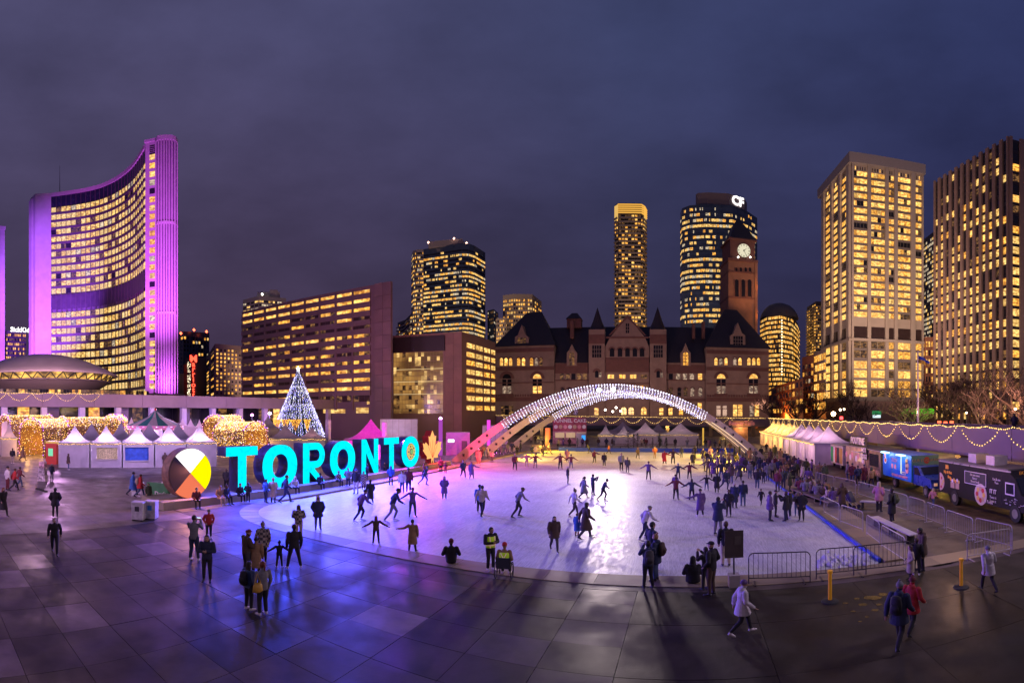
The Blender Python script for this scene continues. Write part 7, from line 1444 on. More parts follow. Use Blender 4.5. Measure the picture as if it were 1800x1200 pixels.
def figure(nm, coat, near, body_w=1.0):
    key = (nm, coat, near, body_w)
    if key in FIG: return FIG[key]
    J = pose(nm); mb = MB(); T = []   # T: (a, b, ra, rb, tag)  tags 0 skin 1 top 2 trousers 3 shoes
    def limb(a, b, ra, rb, tg, mid=None):
        a, b = Vector(a), Vector(b); m_ = (a+b)/2; d = (b-a).normalized()
        rings(mb, [(a-d*ra*.8, ra*.5, ra*.5), (a-d*ra*.3, ra*.92, ra*.92), (a, ra, ra), (m_, (mid or (ra+rb)/2), (mid or (ra+rb)/2)), (b, rb, rb), (b+d*rb*.3, rb*.92, rb*.92), (b+d*rb*.8, rb*.5, rb*.5)], 9); T.append((a, b, ra, rb, tg))
    w = body_w; puff = {'jacket': 1.07, 'parka': 1.2, 'long': 1.12, 'sweater': .96}[coat]
    up = (J['neck']-J['pel']); 
    c = lambda s, dy=0: J['pel']+up*s+V_((0, dy, 0))
    rings(mb, [(c(-.20), .13*w, .10), (c(-.12), .16*w*puff, .125*puff), (c(.08), .165*w*puff, .13*puff), (c(.35), .155*w*puff, .12*puff), (c(.65), .185*w*puff, .13*puff), (c(.85), .18*w*puff, .115*puff), (c(.97), .10, .09), (c(1.03), .07, .07)], 14)
    T.append((c(0), c(.9), .16*puff, .16*puff, 1)); T.append((c(-.2), c(-.13), .12, .13, 1 if coat in ('parka', 'long') else 2))
    limb(J['neck']-V_((0, .0, .02)), J['head']-V_((0, .01, .05)), .052, .05, 0)
    h = J['head']; rings(mb, [(h+V_((0, .02, -.125)), .035, .04), (h+V_((0, .018, -.10)), .055, .062), (h+V_((0, .008, -.04)), .073, .088), (h+V_((0, 0, .02)), .079, .098), (h+V_((0, -.005, .07)), .070, .088), (h+V_((0, -.008, .105)), .045, .055), (h+V_((0, -.008, .12)), .015, .02)], 12); T.append((h+V_((0, 0, -.08)), h+V_((0, 0, .08)), .08, .08, 0))
    rings(mb, [(h+V_((0, .085, .0)), .008, .008), (h+V_((0, .098, -.012)), .013, .012), (h+V_((0, .112, -.03)), .015, .014), (h+V_((0, .09, -.04)), .010, .010)], 6)
    for s in (-1, 1): rings(mb, [(h+V_((s*.074, -.01, -.03)), .010, .014), (h+V_((s*.084, -.012, 0)), .011, .018), (h+V_((s*.078, -.01, .03)), .008, .012)], 6)
    for s, e, q in (('sl', 'el', 'hl'), ('sr', 'er', 'hr')):
        k = puff*(1.05 if coat != 'sweater' else .95); limb(J[s], J[e], .073*k, .062*k, 1); limb(J[e], J[q], .060*k, .047*k, 1)
        d = (J[q]-J[e]).normalized(); pm = J[q]+d*.07; side = V_((1, 0, 0)) if abs(d.x) < .7 else V_((0, 0, 1)); side = (side-d*side.dot(d)).normalized(); nn = d.cross(side)
        rings(mb, [(J[q]+d*.03, .027, .024), (pm, .040, .020), (pm+d*.045, .040, .018), (pm+d*.06, .03, .014)], 8); T.append((J[q]+d*.035, pm+d*.06, .035, .03, 0))
        if near:
            cu = nn*(1 if nn.y > 0 else -1)
            for fi, (o, L_) in enumerate(((-.030, .060), (-.010, .070), (.010, .066), (.030, .050))):
                a0 = pm+d*.05+side*o; a1 = a0+d*L_*.5+cu*.008; a2 = a1+d*L_*.35+cu*.025; rings(mb, [(a0, .0105, .0105), (a1, .010, .010), (a2, .0085, .0085)], 6); T.append((a0, a2, .01, .01, 0))
            a0 = J[q]+d*.045+side*.03*(1 if s == 'sl' else -1); a1 = a0+(side*(1 if s == 'sl' else -1)*.03+d*.03+cu*.01); rings(mb, [(a0, .013, .013), (a1, .011, .011), (a1+d*.025, .009, .009)], 6); T.append((a0, a1, .012, .012, 0))
        else: T.append((pm, pm+d*.08, .03, .02, 0)); rings(mb, [(pm+d*.05, .036, .016), (pm+d*.11, .028, .013)], 7)
    for p_, k_, a_, t_ in (('pl', 'kl', 'al', 'tl'), ('pr', 'kr', 'ar', 'tr')):
        limb(J[p_], J[k_], .098, .070, 2, .088); limb(J[k_], J[a_]+V_((0, 0, .03)), .068, .050, 2, .063)
        d = (J[t_]-J[a_]); rings(mb, [(J[a_]+V_((0, -.05, -.045)), .035, .04), (J[a_]+V_((0, 0, 0))-d*.1, .045, .055), (J[a_]+d*.45+V_((0, 0, -.01)), .045, .04), (J[t_], .040, .028), (J[t_]+d*.25, .02, .015)], 8)
        T.append((J[a_]-V_((0, .03, .03)), J[t_]+d*.2, .05, .04, 3)); T.append((J[a_]+V_((0, 0, .02)), J[a_]-V_((0, 0, .02)), .055, .055, 3))
    if coat in ('parka', 'long'):
        hem = .68 if coat == 'parka' else .42
        if nm in ('sit', 'ground', 'chair'):
            m_ = (J['kl']+J['kr'])/2; rings(mb, [(J['pel']+V_((0, -.02, .05)), .19, .15), (J['pel']*.55+m_*.45, .20, .11), (J['pel']*.25+m_*.75, .19, .09)], 14); T.append((J['pel'], J['pel']*.25+m_*.75, .18, .12, 1))
        else:
            x = max(abs(J['kl'].x), abs(J['kr'].x)); f_ = hem/.93; yk = (J['kl'].y+J['kr'].y)/2
            sp_ = .5*abs(J['kl'].y-J['kr'].y)*(1-f_)*1.6
            rings(mb, [(J['pel']+V_((0, 0, .12)), .165*puff, .13*puff), (J['pel'], .18*puff, .15*puff), (V_((0, yk*(1-f_), hem+.03)), .19*puff+x*.25, .16*puff+sp_), (V_((0, yk*(1-f_), hem)), .18*puff+x*.25, .15*puff+sp_)], 16); T.append((J['pel']+V_((0, 0, .1)), V_((0, yk*(1-f_), hem+.14)), .19, .22, 1))
        if coat == 'parka': rings(mb, [(J['neck']+V_((0, -.03, -.05)), .13, .11), (J['neck']+V_((0, -.04, .02)), .11, .10), (J['neck']+V_((0, -.05, .06)), .08, .07)], 12); T.append((J['neck']+V_((0, -.05, -.04)), J['neck']+V_((0, -.06, .05)), .12, .08, 1))
    me = mb.mesh('fig', SKIN[0]); o = bpy.data.objects.new('fig', me); COL.objects.link(o)
    r = o.modifiers.new('r', 'REMESH'); r.mode = 'VOXEL'; r.voxel_size = .0125 if near else .027; s = o.modifiers.new('s', 'SMOOTH'); s.iterations = 3 if near else 1; s.factor = .5
    dg = bpy.context.evaluated_depsgraph_get(); me2 = bpy.data.meshes.new_from_object(o.evaluated_get(dg)); bpy.data.objects.remove(o); bpy.data.meshes.remove(me)
    n = len(me2.polygons); C = np.empty(n*3); me2.polygons.foreach_get('center', C); C = C.reshape(-1, 3)
    best = np.full(n, 1e9); tagv = np.zeros(n, int)
    for a, b, ra, rb, tg in T:
        a = np.array(a); b = np.array(b); ab = b-a; t = np.clip(((C-a)@ab)/max(1e-9, ab@ab), 0, 1); dd = np.linalg.norm(C-(a+t[:, None]*ab), axis=1)-(ra+(rb-ra)*t)
        m_ = dd < best; best[m_] = dd[m_]; tagv[m_] = tg
    hh = np.array(h)
    for off, rr in (((-.030, .088, .008), .014), ((.030, .088, .008), .014), ((0, .095, -.062), .018)):
        q = np.linalg.norm((C-(hh+np.array(off)))*np.array([1, 1, 1.6]), axis=1) < rr; tagv[q] = 4
    me2.materials.clear()
    for _ in range(5): me2.materials.append(SKIN[0])
    me2.polygons.foreach_set('material_index', tagv.astype(np.int32)); me2.polygons.foreach_set('use_smooth', [True]*n); me2.name = 'figure_'+nm
    FIG[key] = (me2, J); return FIG[key]
HM = {}
def headgear(kind, m, J):   # meshes relative to the head centre
    key = (kind, m.name)
    if key in HM: return HM[key]
    b = MB()
    if kind in ('short', 'long', 'pony', 'bun'):
        prof = [(h_, .086*sin(a), .106*sin(a)) for h_, a in ()]
        rr = [(V_((0, -.018, -.045 if kind == 'short' else -.06)), .078, .078), (V_((0, -.018, .0)), .088, .092), (V_((0, -.012, .045)), .087, .100), (V_((0, -.008, .085)), .073, .088), (V_((0, -.008, .118)), .042, .050), (V_((0, -.008, .130)), .012, .014)]
        if kind == 'long': rr = [(V_((0, -.07, -.30)), .07, .03), (V_((0, -.06, -.20)), .105, .045), (V_((0, -.045, -.10)), .10, .06)]+rr[1:]
        rings(b, rr, 12)
        if kind == 'pony': rings(b, [(V_((0, -.10, .05)), .02, .02), (V_((0, -.14, -.02)), .03, .03), (V_((0, -.13, -.16)), .018, .018)], 8)
        if kind == 'bun': rings(b, [(V_((0, -.06, .11)), .02, .02), (V_((0, -.07, .15)), .045, .045), (V_((0, -.07, .19)), .02, .02)], 8)
    if kind in ('beanie', 'pompom'):
        rings(b, [(V_((0, -.012, .02)), .090, .108), (V_((0, -.012, .05)), .094, .112), (V_((0, -.014, .09)), .086, .098), (V_((0, -.016, .13)), .060, .07), (V_((0, -.018, .155)), .02, .02)], 14)
        if kind == 'pompom': rings(b, [(V_((0, -.018, .15)), .01, .01), (V_((0, -.018, .18)), .04, .04), (V_((0, -.018, .21)), .01, .01)], 8)
    if kind == 'cap':
        rings(b, [(V_((0, -.01, .035)), .088, .105), (V_((0, -.01, .08)), .082, .096), (V_((0, -.012, .115)), .055, .065), (V_((0, -.012, .128)), .01, .01)], 14); rings(b, [(V_((0, .06, .045)), .075, .012), (V_((0, .12, .04)), .065, .008), (V_((0, .165, .03)), .03, .005)], 10)
    if kind == 'hood':
        rings(b, [(V_((0, -.03, -.15)), .12, .11), (V_((0, -.03, -.08)), .105, .115), (V_((0, -.035, .02)), .100, .098), (V_((0, -.03, .09)), .092, .10), (V_((0, -.03, .14)), .05, .06), (V_((0, -.03, .155)), .01, .01)], 14)
    me = b.mesh(kind, m); me.polygons.foreach_set('use_smooth', [True]*len(me.polygons)); HM[key] = me; return me
blade = MB(); blade.box(-.006, .006, -.14, .17, -.045, .0); blade = blade.mesh('skate_blade', mat('blade_steel', (.6, .6, .65), .3, .9))
GROUPS = {}
WORD = {'jacket': 'jacket', 'parka': 'padded coat', 'long': 'long coat', 'sweater': 'sweater'}
PW = {'stand': 'standing', 'apart': 'standing legs apart', 'walk': 'walking', 'skate': 'skating bent forward', 'arms': 'arms spread wide', 'armsL': 'one arm held out', 'phone': 'holding up a phone', 'chest': 'hands at chest', 'down': 'looking down', 'pocket': 'hands in pockets', 'sit': 'sitting', 'ground': 'sitting on the edge', 'chair': 'in a wheelchair'}
USED = {}
def person(px, py, hy=None, ps='stand', coat='jacket', face=0, top='black', bot='black', hat=('short', 'dark'), place='', label=None, skates=False, z=0., sk=None, shoes=None, near=None, H=None, group=None, w=1.):
    base = gp(px, py, z); d = Vector((base.x, base.y)).length
    if H is None:
        if hy is not None: H = (zy(hy, d)-z)/{'skate': .97, 'sit': .78, 'chair': .80, 'ground': .545}.get(ps, 1.0)
        else: H = rnd.uniform(1.62, 1.80)
        H = max(1.05, min(1.90, H))
    if near is None: near = d < 24
    me, J = figure(ps, coat, near, w); s = H/1.74
    t = (px-900)/F-AL; rz = -t-radians(face)
    if label is None:
        label = 'person in %s %s, %s, %s' % (top, WORD[coat], PW[ps], place)
        if label in USED: label = label.replace('person in', 'person with %s %s in' % ({'dark': 'dark', 'brown': 'brown', 'auburn': 'auburn', 'blond': 'blond', 'grey': 'grey'}.get(hat[1], hat[1]), {'short': 'short hair', 'long': 'long hair', 'pony': 'ponytail', 'bun': 'hair bun', 'beanie': 'beanie', 'pompom': 'bobble hat', 'cap': 'cap', 'hood': 'hood'}[hat[0]]))
    USED[label] = 1
    th = thing('person', label, 'person', (base.x, base.y, z+(.035 if skates else 0)), rz, group); th.scale = (s*1.10, s*1.12, s*1.0)
    b = link('body', me, th, local=True); ms = [sk or rnd.choices(SKIN, (5, 3, 2))[0], CM.get(top) or hv, CM[bot], shoes or (shoe_b if rnd.random() < .75 else shoe_w), facem]
    for i, m in enumerate(ms): b.material_slots[i].link = 'OBJECT'; b.material_slots[i].material = m
    hm = hairm.get(hat[1]) if hat[0] in ('short', 'long', 'pony', 'bun') else CM[hat[1]]
    g = link({'short': 'hair', 'long': 'hair', 'pony': 'hair', 'bun': 'hair'}.get(hat[0], {'beanie': 'hat', 'pompom': 'hat'}.get(hat[0], hat[0])), headgear(hat[0], hm, J), th, local=True); g.location = J['head']
    if skates:
        for k in ('al', 'ar'):
            o = link('skate_blade', blade, th, local=True); tk = {'al': 'tl', 'ar': 'tr'}[k]; d_ = J[tk]-J[k]; o.location = (J[k]+J[tk])/2-V_((0, 0, .03+J[tk].z*.5)); o.rotation_euler = (0, 0, atan2(d_.y, d_.x)-pi/2)
    return th, J, s
def backpack(th, J, s, m, label):
    o = thing('backpack', label, 'backpack', (0, 0, 0)); M_ = th.matrix_basis@Matrix.Translation(J['chest']+V_((0, -.21, -.06))); o.matrix_basis = M_
    b = MB(); rings(b, [(V_((0, 0, -.24)), .12, .07), (V_((0, -.01, -.20)), .16, .10), (V_((0, -.01, 0)), .16, .11), (V_((0, 0, .18)), .14, .08), (V_((0, 0, .23)), .08, .05)], 12); b.build('pack', m, o, smooth=True, local=True)
    b = MB(); rings(b, [(V_((0, -.10, -.16)), .10, .03), (V_((0, -.12, -.05)), .11, .04), (V_((0, -.10, .03)), .09, .02)], 10); b.build('pocket', m, o, smooth=True, local=True)
P_ = person
# ---- left plaza
P_(5, 907, 856, 'walk', 'long', 150, 'black', 'black', ('long', 'auburn'), label='person in black long coat with auburn hair, cut by the left edge')
P_(13, 862, 819, 'stand', 'jacket', 60, 'white', 'maroon', ('beanie', 'black'), label='person in white jacket and black beanie at the left beside two red jackets')
P_(25, 863, 823, 'walk', 'jacket', 80, 'red', 'black', ('short', 'brown'), label='person in bright red jacket, middle of three walkers at the left'); P_(34, 857, 820, 'walk', 'jacket', 60, 'maroon', 'denim', ('short', 'dark'), label='person in dark red jacket, right of three walkers at the left')
P_(22, 815, 786, 'stand', 'jacket', 20, 'black', 'beige', ('short', 'dark'), label='person in black jacket and beige trousers before the tunnel mouth'); P_(40, 810, 784, 'walk', 'long', 90, 'tan', 'brown', ('short', 'brown'), label='person in tan coat walking into the big gold tunnel')
P_(91, 843, 815, 'stand', 'jacket', 30, 'navy', 'navy', ('short', 'grey'), label='person in navy jacket beside the poster stand')
P_(97, 909, 857, 'pocket', 'parka', 0, 'black', 'black', ('short', 'dark'), label='person in black jacket seen from behind, alone on the left plaza')
P_(96, 974, 909, 'walk', 'jacket', 180, 'black', 'black', ('cap', 'beige'), label='person in black jacket and pale cap walking towards the viewer at the left', near=True)
P_(233, 871, 829, 'walk', 'long', 95, 'blue', 'navy', ('short', 'dark'), label='person in blue coat walking with a red coated companion'); th, J, s = P_(246, 874, 833, 'walk', 'parka', 85, 'red', 'denim', ('short', 'brown'), label='person in red coat walking beside the blue coat'); backpack(th, J, s, CM['beige'], 'beige backpack worn over the red coat on the left plaza')
P_(261, 884, 852, 'stand', 'parka', 150, 'olive', 'black', ('cap', 'black'), label='person in dark coat and cap in front of the green banner', H=1.35)
th, J, s = P_(341, 986, 905, 'phone', 'sweater', 20, 'grey', 'navy', ('short', 'dark'), label='person in grey sweater from behind holding up a phone to the disc')
o = thing('phone', 'lit phone held up by the person in the grey sweater', 'phone', (0, 0, 0)); o.matrix_basis = th.matrix_basis@Matrix.Translation(V_((.02, .46, 1.52))); b = MB(); b.box(-.08, .08, -.005, .005, -.04, .04); b.build('case', cable, o, local=True); b = MB(); b.box(-.075, .075, -.012, -.006, -.035, .035); b.build('screen', glow('screen_phone', (.7, .8, 1), 1.5), o, local=True)
P_(367, 946, 895, 'pocket', 'jacket', 170, 'red', 'black', ('beanie', 'grey'), label='person in dark red jacket and grey hat behind the phone holder')
P_(364, 1022, 938, 'chest', 'jacket', 190, 'navy', 'black', ('long', 'dark'), label='person in navy jacket facing the viewer with hands at chest', shoes=shoe_b)
P_(433, 1013, 929, 'down', 'jacket', 60, 'brown', 'charcoal', ('cap', 'maroon'), label='person in brown leather jacket and cap looking down')
P_(462, 988, 918, 'stand', 'parka', 0, 'plaid', 'black', ('pompom', 'plaid'), label='person in pale plaid coat and knitted hat, back to the viewer')
P_(450, 1014, 949, 'stand', 'long', 10, 'tan', 'black', ('short', 'dark'), label='person in short tan coat between the leather jacket and the two women', H=1.5)
th, J, s = P_(437, 1073, 986, 'stand', 'jacket', 45, 'denim', 'black', ('long', 'dark'), label='person in blue denim jacket with dark hair and white trainers, close in front', shoes=shoe_w); backpack(th, J, s, CM['black'], 'black backpack on the person in the denim jacket')
th, J, s = P_(462, 1082, 986, 'stand', 'sweater', -30, 'grey', 'black', ('pony', 'auburn'), label='person in pale grey sweater with auburn ponytail, close in front'); 
o = thing('shoulder_bag', 'yellow tan shoulder bag hanging beside the grey sweater', 'bag', (0, 0, 0)); o.matrix_basis = th.matrix_basis@Matrix.Translation(V_((-.24, -.12, 1.0))); b = MB(); rings(b, [(V_((0, 0, -.16)), .10, .06), (V_((0, 0, -.12)), .17, .08), (V_((0, 0, .05)), .15, .07), (V_((0, 0, .13)), .09, .03)], 12); b.build('bag_body', mat('bag_yellow', (.5, .28, .04), .6), o, smooth=True, local=True); b = MB(); b.tube([(-.1, 0, .12), (0, .03, .42), (.1, 0, .12)], .012, 5); b.build('strap', mat('bag_yellow'), o, local=True)
P_(491, 998, 951, 'arms', 'jacket', 0, 'black', 'black', ('pompom', 'black'), label='small child in black snowsuit with arms out held by an adult')
P_(517, 1000, 921, 'apart', 'jacket', -10, 'black', 'black', ('short', 'dark'), label='tall adult in black jacket holding the small child by the hand')
P_(525, 950, 886, 'down', 'jacket', 0, 'plaid', 'beige', ('long', 'brown'), label='person in dark plaid jacket and beige trousers on the coping by the ice corner')
P_(559, 932, 873, 'pocket', 'parka', 175, 'navy', 'charcoal', ('hood', 'beige'), label='skater in navy parka with fur hood facing the viewer near the left ice corner', skates=True)
# ---- along the letter sign
SB = dict(z=.0)
for i, (px, top, ht, txt) in enumerate(((345, 'maroon', ('short', 'dark'), 'below the disc in its red light'), (386, 'tan', ('short', 'brown'), 'just right of the disc'), (397, 'navy', ('long', 'dark'), 'beside the tan coat right of the disc'), (421, 'black', ('short', 'dark'), 'in front of the first T'), (518, 'white', ('hood', 'white'), 'under the first O'), (562, 'navy', ('beanie', 'black'), 'below the R'), (594, 'plaid', ('beanie', 'grey'), 'below the second O'))):
    th_ = (px-900)/F-AL; y_ = -(SX+.95)/math.tan(-th_) if False else (SX+.95)/math.tan(th_); p = Vector((SX+.95, y_, 0)); d = p.length
    me, J = figure('sit', 'jacket', False); lab = 'person in %s jacket sitting on the plinth %s' % (top, txt)
    t_ = thing('person', lab, 'person', (p.x-.02, p.y, .0), -pi/2+radians(rnd.uniform(-20, 20)), 'people sitting on the plinth'); b = link('body', me, t_, local=True)
    for k, m in enumerate((SKIN[i % 3], CM[top], CM['beige' if i == 1 else 'black'], shoe_w if i % 2 else shoe_b, facem)): b.material_slots[k].link = 'OBJECT'; b.material_slots[k].material = m
    hm = hairm.get(ht[1]) if ht[0] in ('short', 'long') else CM[ht[1]]; g = link('hair' if ht[0] in ('short', 'long') else 'hat', headgear(ht[0], hm, J), t_, local=True); g.location = J['head']
for a in ((436, 884, 848, 'pocket', 'jacket', 30, 'black', 'black', ('short', 'dark'), 'in front of the stem of the first T'), (467, 884, 842, 'stand', 'jacket', 60, 'blue', 'navy', ('short', 'dark'), 'at the left of the first O'), (480, 884, 840, 'pocket', 'long', 20, 'beige', 'black', ('beanie', 'beige'), 'in front of the first O'), (502, 884, 834, 'walk', 'jacket', 80, 'navy', 'navy', ('short', 'dark'), 'under the right of the first O'),
    (612, 857, 822, 'pocket', 'jacket', 10, 'grey', 'navy', ('short', 'dark'), 'under the second O'), (626, 868, 824, 'stand', 'jacket', 200, 'black', 'white', ('beanie', 'blue'), 'left of the N at the rink kerb'), (639, 860, 828, 'stand', 'long', 160, 'plaid', 'black', ('long', 'dark'), 'in front of the letter N'), (645, 846, 815, 'pocket', 'jacket', 90, 'navy', 'navy', ('short', 'dark'), 'against the letter N'),
    (687, 853, 819, 'pocket', 'jacket', 20, 'blue', 'black', ('hood', 'blue'), 'in front of the second T'), (662, 839, 812, 'pocket', 'jacket', 0, 'navy', 'black', ('short', 'dark'), 'between the N and the second T'), (676, 836, 812, 'chest', 'jacket', 180, 'charcoal', 'denim', ('short', 'brown'), 'behind others at the second T'), (746, 838, 815, 'walk', 'jacket', -60, 'maroon', 'black', ('short', 'dark'), 'under the last O'), (775, 830, 805, 'stand', 'jacket', 10, 'red', 'black', ('beanie', 'red'), 'in red light right of the leaf'), (783, 832, 812, 'down', 'jacket', 30, 'maroon', 'maroon', ('hood', 'maroon'), 'beside the red strip right of the leaf')):
    P_(*a[:9], place=a[9], group='people standing by the letters')
# ---- skaters, named one by one
S = lambda *a, **k: P_(*a, skates=True, **k)
S(633, 917, 862, 'skate', 'jacket', 70, 'purple', 'black', ('cap', 'black'), label='skater in purple grey jacket and cap bending forward at the left'); S(651, 887, 844, 'walk', 'long', -10, 'black', 'black', ('short', 'dark'), label='skater in ankle length black coat near the letter N')
S(690, 917, 860, 'skate', 'jacket', 80, 'navy', 'grey', ('beanie', 'black'), label='skater in navy jacket and grey trousers pushing off to the right'); S(725, 909, 857, 'arms', 'sweater', 170, 'purple', 'charcoal', ('cap', 'maroon'), label='skater in dark purple top facing the viewer with arms spread')
S(661, 957, 908, 'arms', 'jacket', 0, 'brown', 'black', ('long', 'auburn'), label='skater with auburn hair from behind, arms spread, close to the left coping'); S(725, 971, 914, 'armsL', 'long', 10, 'tan', 'black', ('short', 'dark'), label='skater in tan coat reaching left with one arm')
S(707, 867, 828, 'stand', 'jacket', 200, 'white', 'denim', ('short', 'dark'), label='skater in pale jacket below the last O'); S(718, 866, 822, 'stand', 'jacket', 10, 'maroon', 'navy', ('short', 'dark'), label='skater in dark maroon jacket beside the pale jacket below the last O'); S(746, 853, 820, 'skate', 'jacket', 120, 'navy', 'denim', ('beanie', 'navy'), label='skater in navy jacket below the maple leaf'); S(781, 877, 838, 'pocket', 'long', 180, 'purple', 'black', ('hood', 'purple'), label='lone skater in long dark coat facing the viewer in pink light')
S(847, 909, 854, 'walk', 'jacket', 20, 'beige', 'black', ('short', 'dark'), label='skater in beige jacket close behind a companion in the middle left'); S(843, 903, 853, 'stand', 'jacket', 20, 'blue', 'black', ('beanie', 'black'), label='skater half hidden behind the beige jacket in the middle left')
S(814, 841, 809, 'walk', 'jacket', 160, 'navy', 'black', ('short', 'dark'), label='skater in navy jacket, left of a pair in pink light'); S(829, 842, 812, 'armsL', 'long', 180, 'purple', 'black', ('long', 'brown'), label='skater in purple coat, right of a pair in pink light')
S(910, 910, 858, 'skate', 'sweater', 70, 'grey', 'black', ('cap', 'black'), label='skater in grey top gliding right in the middle of the ice'); S(974, 970, 908, 'walk', 'parka', 170, 'brown', 'charcoal', ('long', 'dark'), label='skater in dark brown coat with long hair nearest the middle of the front edge')
S(1009, 909, 860, 'walk', 'sweater', 60, 'white', 'charcoal', ('bun', 'brown'), label='skater in white sweater and dark trousers left of the floodlight glare'); S(1029, 948, 884, 'walk', 'long', 60, 'brown', 'charcoal', ('long', 'dark'), label='skater in brown coat leading a child beside the floodlight glare'); S(1014, 944, 903, 'stand', 'long', 40, 'blue', 'maroon', ('short', 'brown'), label='child skater in blue dress behind the brown coat')
S(1026, 877, 838, 'walk', 'long', 70, 'grey', 'black', ('pony', 'dark'), label='skater in pale grey coat, left of three in the middle of the ice'); S(1042, 871, 834, 'phone', 'jacket', 60, 'navy', 'black', ('short', 'dark'), label='skater in navy jacket, middle of three in the middle of the ice'); S(1060, 881, 842, 'skate', 'jacket', 90, 'navy', 'black', ('short', 'dark'), label='skater bending far forward, right of three in the middle of the ice')
S(998, 852, 820, 'armsL', 'jacket', 90, 'black', 'navy', ('cap', 'white'), label='skater in black with pale cap reaching forward, centre of the ice'); S(1140, 844, 811, 'arms', 'jacket', 0, 'purple', 'black', ('short', 'brown'), label='lone skater with arms spread in the yellow light right of centre')
S(1133, 949, 891, 'skate', 'jacket', 60, 'white', 'navy', ('cap', 'grey'), label='skater in white and navy jacket leaving behind the talking group')
# ---- foreground group at the edge
P_(793, 990, 948, 'ground', 'jacket', 0, 'black', 'black', ('beanie', 'maroon'), label='person sitting on the coping with back to the viewer, dark red beanie', near=True)
th, J, s = P_(862, 1003, 925, 'chest', 'jacket', 150, 'black', 'black', ('short', 'dark'), label='rink attendant standing in yellow safety vest over black jacket', shoes=shoe_w)
def vest(th, J, sc_=1.0):
    b = MB(); up = J['neck']-J['pel']; c = lambda q: J['pel']+up*q
    rings(b, [(c(.02), .187, .150), (c(.35), .178, .142), (c(.65), .208, .150), (c(.82), .20, .135)], 18); o = b.build('safety_vest', hv, th, smooth=True, local=True)
    for x in (-.10, .10): b = MB(); b.tube([c(.04)+V_((x, .165, 0)), c(.5)+V_((x, .165, 0)), c(.84)+V_((x, .12, 0))], .022, 4); b.build('stripe', hvs, o, local=True)
    b = MB(); rings(b, [(c(.16), .190, .155), (c(.24), .190, .155)], 18); b.build('stripe', hvs, o, local=True)
    for a, b2 in ((-.1, .1), (.1, -.1)): b = MB(); b.tube([c(.04)+V_((a, -.165, 0)), c(.82)+V_((b2, -.155, 0))], .018, 4); b.build('stripe', hvs, o, local=True)
vest(th, J)
th, J, s = P_(886, 1016, 954, 'chair', 'jacket', 10, 'tan', 'black', ('beanie', 'red'), label='rink attendant in wheelchair with red beanie and yellow safety vest, seen from behind'); vest(th, J)
o = thing('wheelchair', 'black wheelchair under the attendant with the red beanie', 'wheelchair', th.location, th.rotation_euler.z)
for sx in (-.30, .30):
    b = MB(); b.tube([(sx, -.02+.30*cos(t*pi/12), .31+.30*sin(t*pi/12)) for t in range(25)], .018, 5, cap=False); b.build('wheel', tyre, o, local=True); b = MB(); b.tube([(sx*.85, .45+.08*cos(t*pi/6), .08+.08*sin(t*pi/6)) for t in range(13)], .015, 5, cap=False); b.build('caster', tyre, o, local=True)
    b = MB(); b.tube([(sx*.85, -.2, .85), (sx*.85, -.2, .45), (sx*.85, .45, .42), (sx*.85, .5, .12)], .015, 5); b.build('frame', cable, o, local=True)
b = MB(); b.box(-.24, .24, -.2, .32, .40, .44); b.build('seat', ms, o, local=True); b = MB(); b.box(-.24, .24, -.23, -.19, .42, .80); b.build('backrest', ms, o, local=True)
th, J, s = P_(1139, 1035, 950, 'phone', 'jacket', -10, 'navy', 'black', ('short', 'dark'), label='person in dark jacket with a grey backpack, raising a phone at the ice edge'); backpack(th, J, s, CM['charcoal'], 'grey backpack at the ice edge on the person raising a phone')
th, J, s = P_(1153, 1021, 938, 'stand', 'parka', -70, 'navy', 'denim', ('bun', 'blond'), label='blond person in navy coat with a brown backpack turned left'); backpack(th, J, s, CM['brown'], 'brown backpack on the blond person at the ice edge')
P_(1146, 1004, 917, 'stand', 'jacket', 60, 'navy', 'black', ('short', 'dark'), label='dark haired person in navy and white jacket on the ice behind the backpacks')
P_(1251, 1047, 951, 'pocket', 'jacket', -60, 'black', 'brown', ('cap', 'black'), label='man sized figure in black jacket and black cap near the notice board'); P_(1241, 1037, 961, 'phone', 'jacket', -40, 'black', 'black', ('long', 'dark'), label='person half hidden behind the figure in the black cap', near=True)
P_(1218, 1025, 979, 'ground', 'parka', 0, 'black', 'black', ('hood', 'black'), label='hooded person in black sitting on the coping', w=1.25, near=True)
P_(1276, 996, 916, 'stand', 'jacket', 0, 'black', 'beige', ('short', 'brown'), label='person in dark jacket with white collar and pale trousers behind the notice board')
P_(1304, 1116, 1020, 'walk', 'parka', 70, 'white', 'black', ('beanie', 'purple'), label='person in white padded coat and purple beanie walking below the notice board')
P_(1738, 1040, 960, 'walk', 'parka', -30, 'white', 'black', ('beanie', 'grey'), label='person in white padded coat walking beside the right yellow bollard')
th, J, s = P_(1580, 1138, 1024, 'walk', 'parka', 20, 'navy', 'black', ('pompom', 'grey'), label='person in long navy coat at the lower right walking with a red companion'); backpack(th, J, s, CM['black'], 'dark backpack on the person in the long navy coat')
P_(1602, 1114, 1015, 'walk', 'parka', 25, 'red', 'black', ('pompom', 'maroon'), label='person in red coat and maroon bobble hat at the lower right')
P_(1601, 1020, 958, 'pocket', 'long', -100, 'beige', 'black', ('long', 'brown'), label='person in pale beige coat at the end of the dark barriers'); P_(1621, 1004, 925, 'down', 'parka', -110, 'brown', 'black', ('short', 'dark'), label='person in dark brown coat with fur hood right of the beige coat'); P_(1611, 1012, 945, 'stand', 'jacket', 0, 'black', 'black', ('short', 'brown'), label='person in black with white boots between the beige and brown coats', shoes=shoe_w)
